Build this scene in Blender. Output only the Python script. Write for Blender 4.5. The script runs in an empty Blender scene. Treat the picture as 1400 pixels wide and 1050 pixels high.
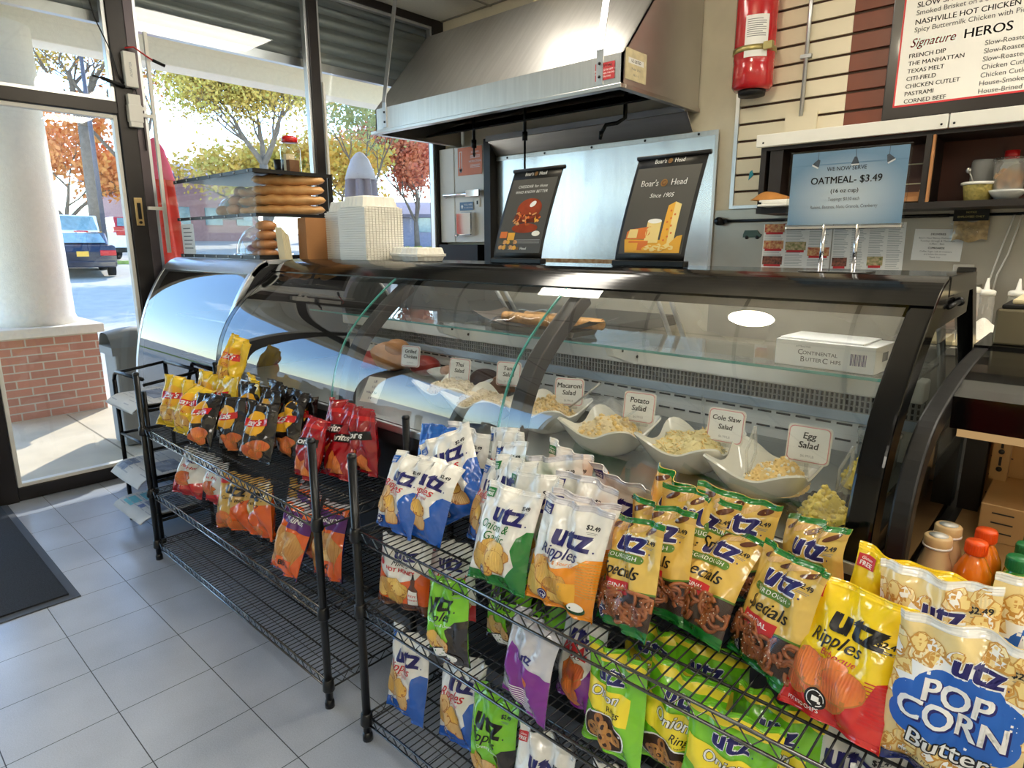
import bpy, bmesh, math, random
import numpy as np
from mathutils import Vector, Matrix
SC = bpy.context.scene
COL = SC.collection
PI = math.pi
R = math.radians

# ------------------------------------------------------------------ camera, sky, sun, exposure
cam_d = bpy.data.cameras.new('camera')
cam = bpy.data.objects.new('camera', cam_d)
COL.objects.link(cam)
YAW, PITCH, ROLL, FPX = 0.7402, 0.2153, -0.0012, 872.25
_F = Vector((-math.sin(YAW) * math.cos(PITCH), math.cos(YAW) * math.cos(PITCH), -math.sin(PITCH)))
_r = Vector((math.cos(YAW), math.sin(YAW), 0)); _u = _r.cross(_F)
_R = _r * math.cos(ROLL) + _u * math.sin(ROLL); _U = -_r * math.sin(ROLL) + _u * math.cos(ROLL)
cam.matrix_world = Matrix(((_R.x, _U.x, -_F.x, 0), (_R.y, _U.y, -_F.y, 0), (_R.z, _U.z, -_F.z, 1.5), (0, 0, 0, 1)))
cam_d.sensor_fit = 'HORIZONTAL'; cam_d.sensor_width = 36.0; cam_d.lens = 36.0 * FPX / 1400.0
cam_d.clip_start = 0.02; cam_d.clip_end = 400
SC.camera = cam

SUN_DIR = Vector((-0.62, 0.62, 0.56)).normalized()      # towards the sun
world = bpy.data.worlds.new('sky'); SC.world = world; world.use_nodes = True
wn = world.node_tree.nodes; wl = world.node_tree.links
bg = wn['Background']
skyt = wn.new('ShaderNodeTexSky'); skyt.sky_type = 'NISHITA'; skyt.sun_disc = False
skyt.sun_elevation = math.asin(SUN_DIR.z); skyt.sun_rotation = math.atan2(SUN_DIR.x, SUN_DIR.y)
skyt.air_density = 1.1; skyt.dust_density = 0.1; skyt.ozone_density = 5.0
wl.new(skyt.outputs[0], bg.inputs[0]); bg.inputs[1].default_value = 0.6

sun_d = bpy.data.lights.new('sun', 'SUN'); sun_d.energy = 4.2; sun_d.angle = R(0.6); sun_d.color = (1.0, 0.93, 0.82)
sun = bpy.data.objects.new('sun', sun_d); COL.objects.link(sun)
sun.rotation_euler = SUN_DIR.to_track_quat('Z', 'Y').to_euler()

SC.view_settings.view_transform = 'Standard'
try: SC.view_settings.look = 'None'
except Exception: pass
SC.view_settings.gamma = 1.0; SC.view_settings.use_curve_mapping = False
SC.view_settings.exposure = 0.55
SC.cycles.use_denoising = True
SC.cycles.max_bounces = 10; SC.cycles.diffuse_bounces = 4; SC.cycles.glossy_bounces = 4
SC.cycles.transmission_bounces = 8; SC.cycles.transparent_max_bounces = 24
SC.cycles.caustics_reflective = False; SC.cycles.caustics_refractive = False
SC.cycles.sample_clamp_indirect = 6.0

# ------------------------------------------------------------------ materials
def lin(c):
    return tuple((x / 12.92 if x <= 0.04045 else ((x + 0.055) / 1.055) ** 2.4) for x in c[:3])
def rgb(*c):
    return tuple(x / 255.0 for x in c)
MATS = {}
def M(name, col=(0.5, 0.5, 0.5), rough=0.5, metal=0.0, var=0.06, vs=6.0, bump=0.0, bs=40.0, spec=0.5, coat=0.0, emit=None, es=0.0, col2=None, stretch=None):
    """procedural surface: a colour varied by noise, optional bump"""
    if name in MATS: return MATS[name]
    m = bpy.data.materials.new(name); m.use_nodes = True
    n = m.node_tree.nodes; l = m.node_tree.links; b = n['Principled BSDF']
    b.inputs['Roughness'].default_value = rough; b.inputs['Metallic'].default_value = metal
    b.inputs['Specular IOR Level'].default_value = spec
    if coat: b.inputs['Coat Weight'].default_value = coat; b.inputs['Coat Roughness'].default_value = 0.06
    tc = n.new('ShaderNodeTexCoord')
    src = tc.outputs['Object']
    if stretch:
        mp = n.new('ShaderNodeMapping'); mp.inputs['Scale'].default_value = stretch
        l.new(src, mp.inputs[0]); src = mp.outputs[0]
    nz = n.new('ShaderNodeTexNoise'); nz.inputs['Scale'].default_value = vs; nz.inputs['Detail'].default_value = 4
    l.new(src, nz.inputs['Vector'])
    c = lin(col)
    a = tuple(max(0, x * (1 - var)) for x in c); d = tuple(min(1, x * (1 + var)) for x in c)
    if col2: a = c; d = lin(col2)
    rp = n.new('ShaderNodeValToRGB')
    rp.color_ramp.elements[0].position = 0.32; rp.color_ramp.elements[0].color = (*a, 1)
    rp.color_ramp.elements[1].position = 0.68; rp.color_ramp.elements[1].color = (*d, 1)
    l.new(nz.outputs['Fac'], rp.inputs['Fac']); l.new(rp.outputs['Color'], b.inputs['Base Color'])
    if bump:
        n2 = n.new('ShaderNodeTexNoise'); n2.inputs['Scale'].default_value = bs; n2.inputs['Detail'].default_value = 3
        l.new(src, n2.inputs['Vector'])
        bp = n.new('ShaderNodeBump'); bp.inputs['Strength'].default_value = bump; bp.inputs['Distance'].default_value = 0.01
        l.new(n2.outputs['Fac'], bp.inputs['Height']); l.new(bp.outputs['Normal'], b.inputs['Normal'])
    if emit:
        b.inputs['Emission Color'].default_value = (*lin(emit), 1); b.inputs['Emission Strength'].default_value = es
    MATS[name] = m
    return m
def glassmat(name, tint=(0.97, 0.99, 0.98), ior=1.5, rough=0.0, gain=1.0, graze=1.0, haze=0.0, hazecol=(0.8, 0.8, 0.8)):
    """thin pane: transparent with fresnel reflection"""
    if name in MATS: return MATS[name]
    m = bpy.data.materials.new(name); m.use_nodes = True
    n = m.node_tree.nodes; l = m.node_tree.links; n.remove(n['Principled BSDF']); out = n['Material Output']
    tr = n.new('ShaderNodeBsdfTransparent'); tr.inputs[0].default_value = (*tint, 1)
    gl = n.new('ShaderNodeBsdfGlossy'); gl.inputs['Roughness'].default_value = rough
    lw = n.new('ShaderNodeLayerWeight'); lw.inputs[0].default_value = 0.5
    pw = n.new('ShaderNodeMath'); pw.operation = 'POWER'; pw.inputs[1].default_value = 5.0; l.new(lw.outputs['Facing'], pw.inputs[0])
    f0 = min(0.6, gain * ((ior - 1) / (ior + 1)) ** 2)
    mu = n.new('ShaderNodeMath'); mu.operation = 'MULTIPLY_ADD'; mu.inputs[1].default_value = graze * (1 - f0); mu.inputs[2].default_value = f0; mu.use_clamp = True
    l.new(pw.outputs[0], mu.inputs[0])
    mx = n.new('ShaderNodeMixShader'); l.new(mu.outputs[0], mx.inputs[0]); l.new(tr.outputs[0], mx.inputs[1]); l.new(gl.outputs[0], mx.inputs[2])
    res = mx.outputs[0]
    if haze:
        tc = n.new('ShaderNodeTexCoord'); nz = n.new('ShaderNodeTexNoise'); nz.inputs['Scale'].default_value = 3.0; l.new(tc.outputs['Object'], nz.inputs['Vector'])
        m2 = n.new('ShaderNodeMath'); m2.operation = 'MULTIPLY'; m2.inputs[1].default_value = haze * 2; l.new(nz.outputs['Fac'], m2.inputs[0])
        df = n.new('ShaderNodeBsdfDiffuse'); df.inputs[0].default_value = (*hazecol, 1)
        mx2 = n.new('ShaderNodeMixShader'); l.new(m2.outputs[0], mx2.inputs[0]); l.new(res, mx2.inputs[1]); l.new(df.outputs[0], mx2.inputs[2]); res = mx2.outputs[0]
    l.new(res, out.inputs['Surface'])
    MATS[name] = m
    return m
def emis(name, col, s):
    if name in MATS: return MATS[name]
    m = bpy.data.materials.new(name); m.use_nodes = True
    n = m.node_tree.nodes; l = m.node_tree.links; n.remove(n['Principled BSDF'])
    e = n.new('ShaderNodeEmission'); e.inputs[0].default_value = (*lin(col), 1); e.inputs[1].default_value = s
    l.new(e.outputs[0], n['Material Output'].inputs['Surface']); MATS[name] = m
    return m
def film(name, col, rough=0.22, crinkle=0.55, spec=0.5):
    """printed plastic film of a snack bag"""
    if name in MATS: return MATS[name]
    m = M(name, col, rough=rough, var=0.03, vs=9, spec=spec, coat=0.7)
    n = m.node_tree.nodes; l = m.node_tree.links; b = n['Principled BSDF']
    tc0 = n.new('ShaderNodeTexCoord'); oi = n.new('ShaderNodeObjectInfo'); tc = n.new('ShaderNodeVectorMath'); tc.operation = 'MULTIPLY_ADD'; tc.inputs[1].default_value = (1, 1, 1)
    sp = n.new('ShaderNodeCombineXYZ'); ml = n.new('ShaderNodeMath'); ml.operation = 'MULTIPLY'; ml.inputs[1].default_value = 37.0; l.new(oi.outputs['Random'], ml.inputs[0]); l.new(ml.outputs[0], sp.inputs[0]); l.new(tc0.outputs['Object'], tc.inputs[0]); l.new(sp.outputs[0], tc.inputs[2])
    vo = n.new('ShaderNodeTexVoronoi'); vo.feature = 'SMOOTH_F1'; vo.inputs['Scale'].default_value = 24; vo.inputs['Smoothness'].default_value = 0.3
    nz = n.new('ShaderNodeTexNoise'); nz.inputs['Scale'].default_value = 13; nz.inputs['Distortion'].default_value = 1.2
    l.new(tc.outputs[0], vo.inputs['Vector']); l.new(tc.outputs[0], nz.inputs['Vector'])
    ad = n.new('ShaderNodeMath'); ad.operation = 'ADD'; l.new(vo.outputs['Distance'], ad.inputs[0]); l.new(nz.outputs['Fac'], ad.inputs[1])
    bp = n.new('ShaderNodeBump'); bp.inputs['Strength'].default_value = crinkle; bp.inputs['Distance'].default_value = 0.012
    l.new(ad.outputs[0], bp.inputs['Height']); l.new(bp.outputs['Normal'], b.inputs['Normal']); l.new(bp.outputs['Normal'], b.inputs['Coat Normal'])
    return m

# ------------------------------------------------------------------ mesh helpers
class MB:
    def __init__(s): s.v = []; s.f = []; s.m = []; s.s = []
    def add(s, vs, fs, m=0, smooth=False, T=None):
        o = len(s.v)
        if T is not None: vs = [T @ Vector(p) for p in vs]
        s.v += [tuple(p) for p in vs]
        for f in fs: s.f.append(tuple(i + o for i in f)); s.m.append(m); s.s.append(smooth)
        return s
    def box(s, x0, x1, y0, y1, z0, z1, m=0, T=None):
        v = [(x0, y0, z0), (x1, y0, z0), (x1, y1, z0), (x0, y1, z0), (x0, y0, z1), (x1, y0, z1), (x1, y1, z1), (x0, y1, z1)]
        return s.add(v, [(0, 3, 2, 1), (4, 5, 6, 7), (0, 1, 5, 4), (1, 2, 6, 5), (2, 3, 7, 6), (3, 0, 4, 7)], m, False, T)
    def tube(s, pts, r, seg=8, m=0, closed=False, caps=True, T=None):
        P = [Vector(p) for p in pts]; n = len(P); rr = r if isinstance(r, (list, tuple)) else [r] * n
        vs = []; prev = None
        for i, p in enumerate(P):
            if closed: t = P[(i + 1) % n] - P[i - 1]
            else: t = P[min(i + 1, n - 1)] - P[max(i - 1, 0)]
            t = t.normalized() if t.length > 1e-9 else Vector((0, 0, 1))
            if prev is None:
                a = Vector((0, 0, 1)) if abs(t.z) < 0.9 else Vector((1, 0, 0))
                u = t.cross(a).normalized()
            else:
                u = (prev - t * prev.dot(t)); u = u.normalized() if u.length > 1e-6 else t.orthogonal().normalized()
            w = t.cross(u); prev = u
            for k in range(seg):
                a = 2 * PI * k / seg; vs.append(p + (u * math.cos(a) + w * math.sin(a)) * rr[i])
        fs = []
        for i in range(n if closed else n - 1):
            for k in range(seg):
                a = i * seg + k; b = i * seg + (k + 1) % seg; j = ((i + 1) % n) * seg
                fs.append((a, b, j + (k + 1) % seg, j + k))
        if caps and not closed:
            fs.append(tuple(range(seg - 1, -1, -1))); fs.append(tuple((n - 1) * seg + k for k in range(seg)))
        return s.add(vs, fs, m, True, T)
    def cyl(s, p0, p1, r0, r1=None, seg=16, m=0, T=None):
        return s.tube([p0, p1], [r0, r0 if r1 is None else r1], seg, m, False, True, T)
    def lathe(s, prof, c=(0, 0, 0), seg=24, m=0, T=None, smooth=True, sq=None):
        vs = []; n = len(prof)
        for r, z in prof:
            for k in range(seg):
                a = 2 * PI * k / seg; x, y = math.cos(a), math.sin(a)
                if sq:
                    q = (abs(x) ** sq + abs(y) ** sq) ** (-1 / sq); x *= q; y *= q
                vs.append((c[0] + r * x, c[1] + r * y, c[2] + z))
        fs = [(i * seg + k, i * seg + (k + 1) % seg, (i + 1) * seg + (k + 1) % seg, (i + 1) * seg + k) for i in range(n - 1) for k in range(seg)]
        if prof[0][0] > 1e-6: fs.append(tuple(range(seg - 1, -1, -1)))
        if prof[-1][0] > 1e-6: fs.append(tuple((n - 1) * seg + k for k in range(seg)))
        return s.add(vs, fs, m, smooth, T)
    def prism(s, poly, d, m=0, T=None, smooth=False):
        n = len(poly); d = Vector(d); a = [Vector(p) for p in poly]; b = [p + d for p in a]
        fs = [tuple(range(n - 1, -1, -1)), tuple(range(n, 2 * n))] + [(i, (i + 1) % n, n + (i + 1) % n, n + i) for i in range(n)]
        return s.add(a + b, fs, m, smooth, T)
    def grid(s, fn, nu, nv, m=0, smooth=True, T=None, wrap=False):
        vs = [fn(i / nu, j / nv) for j in range(nv + 1) for i in range(nu + 1)]
        fs = [(j * (nu + 1) + i, j * (nu + 1) + i + 1, (j + 1) * (nu + 1) + i + 1, (j + 1) * (nu + 1) + i) for j in range(nv) for i in range(nu)]
        return s.add(vs, fs, m, smooth, T)
    def ball(s, c, r, m=0, seg=10, T=None):
        rx, ry, rz = r if isinstance(r, (list, tuple)) else (r, r, r)
        nv = max(5, seg // 2 + 1)
        vs = [(c[0] + rx * math.sin(PI * j / nv) * math.cos(2 * PI * i / seg), c[1] + ry * math.sin(PI * j / nv) * math.sin(2 * PI * i / seg), c[2] - rz * math.cos(PI * j / nv)) for j in range(nv + 1) for i in range(seg)]
        fs = [(j * seg + i, j * seg + (i + 1) % seg, (j + 1) * seg + (i + 1) % seg, (j + 1) * seg + i) for j in range(nv) for i in range(seg)]
        return s.add(vs, fs, m, True, T)
    def face(s, pts, m=0, T=None): return s.add(pts, [tuple(range(len(pts)))], m, False, T)
    def sweep_yz(s, prof, w, x0, x1, m=0):
        """a bar that follows a (y, z) line, of width x0..x1 and depth w to the inside (left of the direction)"""
        n = len(prof); a = []; b = []
        for i, p in enumerate(prof):
            q0 = prof[max(0, i - 1)]; q1 = prof[min(n - 1, i + 1)]
            t = Vector((q1[0] - q0[0], q1[1] - q0[1])).normalized(); nn = Vector((t.y, -t.x))
            a.append((p[0], p[1])); b.append((p[0] + nn.x * w, p[1] + nn.y * w))
        vs = [(x, q[0], q[1]) for L in (a, b) for q in L for x in (x0, x1)]
        fs = []
        for i in range(n - 1):
            o = 2 * i; k = 2 * n
            fs += [(o, o + 1, o + 3, o + 2), (k + o, k + o + 2, k + o + 3, k + o + 1), (o, o + 2, k + o + 2, k + o), (o + 1, k + o + 1, k + o + 3, o + 3)]
        fs += [(0, 2 * n, 2 * n + 1, 1), (2 * n - 2, 2 * n - 1, 4 * n - 1, 4 * n - 2)]
        return s.add(vs, fs, m)
    def decal(s, D, fn, mats, step=0.0004, base=0.0006):
        for vs, fs, mn, lay in D.items:
            if mn not in mats: mats.append(mn)
            s.add([fn(x, z, base + step * lay) for x, z in vs], fs, mats.index(mn), False)
        return s
    def build(s, name, mats, parent=None, bevel=0, solid=0, loc=None, rotz=0, fix=True):
        me = bpy.data.meshes.new(name); me.from_pydata(s.v, [], s.f)
        for mt in (mats if isinstance(mats, (list, tuple)) else [mats]):
            me.materials.append(MATS[mt] if isinstance(mt, str) else mt)
        me.polygons.foreach_set('material_index', s.m); me.polygons.foreach_set('use_smooth', s.s)
        me.update()
        if fix:
            bm = bmesh.new(); bm.from_mesh(me); bmesh.ops.recalc_face_normals(bm, faces=bm.faces); bm.to_mesh(me); bm.free()
        o = bpy.data.objects.new(name, me); COL.objects.link(o)
        if parent: o.parent = parent
        if loc: o.location = loc
        if rotz: o.rotation_euler.z = rotz
        if bevel:
            md = o.modifiers.new('edge', 'BEVEL'); md.width = bevel; md.segments = 2; md.limit_method = 'ANGLE'; md.angle_limit = R(40)
        if solid:
            md = o.modifiers.new('thick', 'SOLIDIFY'); md.thickness = solid; md.offset = 0
        return o
def tag(o, label, cat, group=None, kind=None):
    o['label'] = label; o['category'] = cat
    if group: o['group'] = group
    if kind: o['kind'] = kind
    return o
def thing(name, label, cat, loc=(0, 0, 0), rotz=0, group=None):
    o = bpy.data.objects.new(name, None); COL.objects.link(o); o.empty_display_size = 0.05
    o.location = loc; o.rotation_euler.z = rotz
    return tag(o, label, cat, group)
def struct(o): o['kind'] = 'structure'; return o
def copy_thing(o, loc, rotz=None, label=None):
    c = o.copy(); COL.objects.link(c); c.location = loc
    if rotz is not None: c.rotation_euler.z = rotz
    if label: c['label'] = label
    for ch in list(o.children):
        d = ch.copy(); COL.objects.link(d); d.parent = c
        for g in ch.children:
            e = g.copy(); COL.objects.link(e); e.parent = d
    return c
# ------------------------------------------------------------------ flat print: polygons and letters in a plane
_TX = {}
def letters(body, size, bold=0.0, shear=0.0, sx=1.0, spacing=1.0):
    key = (body, size, bold, shear, sx, spacing)
    if key in _TX: return _TX[key]
    c = bpy.data.curves.new('letters', 'FONT'); c.body = body; c.size = size; c.shear = shear
    c.align_x = 'CENTER'; c.align_y = 'CENTER'; c.space_character = spacing; c.resolution_u = 3; c.fill_mode = 'FRONT'
    o = bpy.data.objects.new('letters', c); COL.objects.link(o)
    me = bpy.data.meshes.new_from_object(o, depsgraph=bpy.context.evaluated_depsgraph_get())
    vs = [(v.co.x * sx, v.co.y) for v in me.vertices]; fs = [tuple(p.vertices) for p in me.polygons]
    bpy.data.objects.remove(o); bpy.data.curves.remove(c); bpy.data.meshes.remove(me)
    if bold > 0:                                  # heavier strokes: the same glyphs laid a little to every side
        b = bold * size; k = .7071
        sh = ((-b, 0), (b, 0), (0, 0)) if bold < .02 else ((-b, -b * .5), (b, -b * .5), (-b, b * .5), (b, b * .5), (0, 0)) if bold < .055 else tuple((b * math.cos(a_ * PI / 4), b * math.sin(a_ * PI / 4)) for a_ in range(8)) + ((0, 0),)
        n0 = len(vs); v0, f0 = vs, fs; vs = []; fs = []
        for dx, dy in sh:
            o_ = len(vs); vs += [(x + dx, y + dy) for x, y in v0]; fs += [tuple(i + o_ for i in f) for f in f0]
    _TX[key] = (vs, fs)
    return vs, fs
class D:
    def __init__(s): s.items = []
    def poly(s, pts, m, lay=1):
        s.items.append(([tuple(p) for p in pts], [tuple(range(len(pts)))], m, lay)); return s
    def rect(s, x0, x1, z0, z1, m, lay=1): return s.poly([(x0, z0), (x1, z0), (x1, z1), (x0, z1)], m, lay)
    def ell(s, cx, cz, rx, rz, m, lay=1, rot=0, n=22, wob=0, seed=0):
        rd = random.Random(seed); pts = []
        for i in range(n):
            a = 2 * PI * i / n; k = 1 + wob * rd.uniform(-1, 1); x = rx * k * math.cos(a); z = rz * k * math.sin(a)
            pts.append((cx + x * math.cos(rot) - z * math.sin(rot), cz + x * math.sin(rot) + z * math.cos(rot)))
        return s.poly(pts, m, lay)
    def text(s, body, cx, cz, size, m, lay=2, bold=0, shear=0, sx=1.0, rot=0, spacing=1.0, left=False):
        vs, fs = letters(body, size, bold, shear, sx, spacing)
        if not vs: return s
        if left: cx = cx - min(p[0] for p in vs)
        c, q = math.cos(rot), math.sin(rot)
        s.items.append(([(cx + x * c - z * q, cz + x * q + z * c) for x, z in vs], fs, m, lay)); return s
    def wave(s, xa, xb, z0, zf, m, lay=1, n=14):
        """area between z0 and the curve zf(x)"""
        xs = [xa + (xb - xa) * i / n for i in range(n + 1)]
        return s.poly([(xb, z0), (xa, z0)] + [(x, zf(x)) for x in xs], m, lay) if zf(xa) > z0 else s.poly([(xa, z0), (xb, z0)] + [(x, zf(x)) for x in reversed(xs)], m, lay)
    def cut(s, xs, zs):
        """split every polygon along the grid lines so that it can follow a curved face"""
        out = []
        for vs, fs, m, lay in s.items:
            bm = bmesh.new(); V = [bm.verts.new((x, z, 0)) for x, z in vs]
            for f in fs:
                try: bm.faces.new([V[i] for i in f])
                except ValueError: pass
            x0 = min(p[0] for p in vs); x1 = max(p[0] for p in vs); z0 = min(p[1] for p in vs); z1 = max(p[1] for p in vs)
            for x in xs:
                if x0 < x < x1: bmesh.ops.bisect_plane(bm, geom=bm.verts[:] + bm.edges[:] + bm.faces[:], dist=1e-7, plane_co=(x, 0, 0), plane_no=(1, 0, 0))
            for z in zs:
                if z0 < z < z1: bmesh.ops.bisect_plane(bm, geom=bm.verts[:] + bm.edges[:] + bm.faces[:], dist=1e-7, plane_co=(0, z, 0), plane_no=(0, 1, 0))
            bm.verts.index_update()
            out.append((np.array([(v.co.x, v.co.y) for v in bm.verts]), [tuple(v.index for v in f.verts) for f in bm.faces], m, lay))
            bm.free()
        return out
# ------------------------------------------------------------------ common materials
M('black_metal', rgb(18, 18, 20), 0.35, 0.6, var=0.1)
M('black_gloss', rgb(8, 8, 9), 0.12, 0.0, spec=0.3, coat=0.0)
M('black_plastic', rgb(16, 16, 17), 0.45, spec=0.35)
M('dark_frame', rgb(38, 34, 34), 0.35, 0.3, var=0.15)
M('bronze_frame', rgb(82, 74, 78), 0.35, 0.5, var=0.1)
M('steel', rgb(190, 188, 184), 0.32, 0.95, var=0.08, vs=2, bump=0.03, bs=120, stretch=(1, 1, 14))
M('steel_brushed', rgb(196, 194, 190), 0.34, 0.9, var=0.06, vs=3, bump=0.04, bs=90, stretch=(14, 1, 1))
M('chrome', rgb(225, 225, 228), 0.08, 1.0, var=0.02)
M('alu', rgb(200, 203, 206), 0.3, 0.85, var=0.04)
M('white_paint', rgb(232, 230, 222), 0.45, var=0.03)
M('white_plastic', rgb(238, 236, 228), 0.35, var=0.02)
M('cream_wall', rgb(226, 218, 196), 0.5, var=0.05)
M('ceil_tile', rgb(232, 228, 216), 0.9, var=0.03, vs=60, bump=0.1, bs=200)
M('paper', rgb(240, 240, 238), 0.7, var=0.02)
M('paper_grey', rgb(206, 206, 202), 0.75, var=0.08, vs=14)
M('ink', rgb(28, 28, 32), 0.6); M('ink_grey', rgb(120, 122, 126), 0.6); M('ink_light', rgb(172, 174, 178), 0.6)
M('red', rgb(196, 28, 30), 0.3, coat=0.3); M('ink_red', rgb(200, 40, 46), 0.5); M('pink', rgb(226, 150, 156), 0.5)
M('kraft', rgb(176, 124, 78), 0.8, var=0.08, bump=0.05)
M('kraft_dark', rgb(120, 80, 48), 0.8, var=0.1)
M('asphalt', rgb(186, 176, 160), 0.95, var=0.08, vs=3, bump=0.1, bs=150)
M('concrete', rgb(206, 192, 168), 0.9, var=0.08, vs=4, bump=0.08, bs=120)
M('stucco', rgb(242, 238, 228), 0.9, var=0.03, vs=30, bump=0.35, bs=90)
M('navy', rgb(32, 28, 104), 0.4); M('white_ink', rgb(244, 244, 242), 0.45, var=0.01)
glassmat('window_glass', (0.97, 0.985, 0.985), 1.5)
glassmat('case_glass', (0.96, 0.98, 0.975), 1.75, gain=1.85)
glassmat('corner_glass', (0.9, 0.95, 0.97), 2.1, gain=1.4)
glassmat('side_glass', (0.80, 0.82, 0.78), 1.6, gain=1.2)
glassmat('clear_plastic', (0.93, 0.94, 0.94), 1.45, rough=0.03, gain=1.0)
glassmat('cloudy_plastic', (0.9, 0.9, 0.88), 1.45, rough=0.15, haze=0.28, hazecol=(0.85, 0.83, 0.78))
glassmat('acrylic', (0.96, 0.975, 0.98), 1.2, rough=0.02, graze=0.12, haze=0.006, hazecol=(0.85, 0.9, 0.95))
M('glass_edge', rgb(84, 160, 150), 0.15, var=0.05, spec=0.8)
emis('lamp_white', rgb(255, 247, 232), 12.0); emis('dome_white', rgb(255, 240, 210), 60.0)
emis('tube_light', rgb(255, 250, 238), 14.0)

def tile_mat():
    m = bpy.data.materials.new('floor_tile'); m.use_nodes = True; MATS['floor_tile'] = m
    n = m.node_tree.nodes; l = m.node_tree.links; b = n['Principled BSDF']
    tc = n.new('ShaderNodeTexCoord'); mp = n.new('ShaderNodeMapping'); mp.inputs['Location'].default_value = (4.6197 - 0.0007, -0.7704 + 0.0007, 0)
    l.new(tc.outputs['Object'], mp.inputs[0])
    br = n.new('ShaderNodeTexBrick'); br.offset = 0; br.squash = 1
    br.inputs['Scale'].default_value = 1; br.inputs['Brick Width'].default_value = 0.3048; br.inputs['Row Height'].default_value = 0.29895
    br.inputs['Mortar Size'].default_value = 0.0016; br.inputs['Mortar Smooth'].default_value = 0.1
    l.new(mp.outputs[0], br.inputs['Vector'])
    nz = n.new('ShaderNodeTexNoise'); nz.inputs['Scale'].default_value = 260; l.new(tc.outputs['Object'], nz.inputs['Vector'])
    n2 = n.new('ShaderNodeTexNoise'); n2.inputs['Scale'].default_value = 2.2; n2.inputs['Detail'].default_value = 5; l.new(tc.outputs['Object'], n2.inputs['Vector'])
    ad = n.new('ShaderNodeMath'); ad.operation = 'MULTIPLY_ADD'; ad.inputs[1].default_value = 0.55; l.new(nz.outputs['Fac'], ad.inputs[0]); l.new(n2.outputs['Fac'], ad.inputs[2])
    rp = n.new('ShaderNodeValToRGB'); l.new(ad.outputs[0], rp.inputs[0])
    rp.color_ramp.elements[0].position = 0.45; rp.color_ramp.elements[0].color = (*lin(rgb(150, 159, 174)), 1)
    rp.color_ramp.elements[1].position = 1.05; rp.color_ramp.elements[1].color = (*lin(rgb(192, 200, 214)), 1)
    l.new(rp.outputs[0], br.inputs['Color1']); l.new(rp.outputs[0], br.inputs['Color2']); br.inputs['Mortar'].default_value = (*lin(rgb(48, 52, 62)), 1)
    l.new(br.outputs['Color'], b.inputs['Base Color']); b.inputs['Roughness'].default_value = 0.28
    bp = n.new('ShaderNodeBump'); bp.inputs['Strength'].default_value = 0.4; bp.inputs['Distance'].default_value = 0.002; bp.invert = True
    l.new(br.outputs['Fac'], bp.inputs['Height']); l.new(bp.outputs[0], b.inputs['Normal'])
tile_mat()
def brick_mat():
    m = bpy.data.materials.new('red_brick'); m.use_nodes = True; MATS['red_brick'] = m
    n = m.node_tree.nodes; l = m.node_tree.links; b = n['Principled BSDF']
    tc = n.new('ShaderNodeTexCoord'); mp = n.new('ShaderNodeMapping'); mp.inputs['Rotation'].default_value = (R(90), 0, R(90))
    cb = n.new('ShaderNodeSeparateXYZ'); l.new(tc.outputs['Object'], cb.inputs[0])
    ad = n.new('ShaderNodeMath'); l.new(cb.outputs[0], ad.inputs[0]); l.new(cb.outputs[1], ad.inputs[1])
    cx = n.new('ShaderNodeCombineXYZ'); l.new(ad.outputs[0], cx.inputs[0]); l.new(cb.outputs[2], cx.inputs[1])
    br = n.new('ShaderNodeTexBrick'); br.inputs['Scale'].default_value = 1; br.inputs['Brick Width'].default_value = 0.21; br.inputs['Row Height'].default_value = 0.071
    br.inputs['Mortar Size'].default_value = 0.006; l.new(cx.outputs[0], br.inputs['Vector'])
    br.inputs['Color1'].default_value = (*lin(rgb(206, 146, 124)), 1); br.inputs['Color2'].default_value = (*lin(rgb(184, 132, 114)), 1); br.inputs['Mortar'].default_value = (*lin(rgb(206, 196, 180)), 1)
    l.new(br.outputs['Color'], b.inputs['Base Color']); b.inputs['Roughness'].default_value = 0.9
    bp = n.new('ShaderNodeBump'); bp.inputs['Strength'].default_value = 0.5; bp.inputs['Distance'].default_value = 0.006; bp.invert = True
    l.new(br.outputs['Fac'], bp.inputs['Height']); l.new(bp.outputs[0], b.inputs['Normal'])
brick_mat()

# ------------------------------------------------------------------ the room
WX, BY, CZ = -4.62, 4.12, 3.4            # window wall, back wall, ceiling
X1, Y0 = 3.4, -3.2
struct(MB().box(WX - 0.08, X1 + 0.1, Y0 - 0.1, BY + 0.12, -0.08, 0).build('floor', ['floor_tile']))
ceil = MB()
ceil.box(WX - 0.1, X1 + 0.1, Y0 - 0.1, BY + 0.12, CZ, CZ + 0.08, 0)
gx = WX + 0.02
while gx < X1:
    ceil.box(gx - 0.011, gx + 0.011, Y0, BY, CZ - 0.006, CZ, 1); gx += 0.61
gy = BY - 0.02
while gy > Y0:
    ceil.box(WX, X1, gy - 0.011, gy + 0.011, CZ - 0.0055, CZ, 1); gy -= 1.22
M('ceil_grid', rgb(150, 146, 136), 0.5)
struct(ceil.build('ceiling', ['ceil_tile', 'ceil_grid']))
struct(MB().box(WX - 0.1, X1 + 0.1, BY, BY + 0.12, 0, CZ).build('wall_back', ['cream_wall']))
struct(MB().box(X1, X1 + 0.1, Y0, BY, 0, CZ).build('wall_right', ['cream_wall']))
struct(MB().box(WX, X1, Y0 - 0.1, Y0, 0, CZ).build('wall_front', ['cream_wall']))
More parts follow.
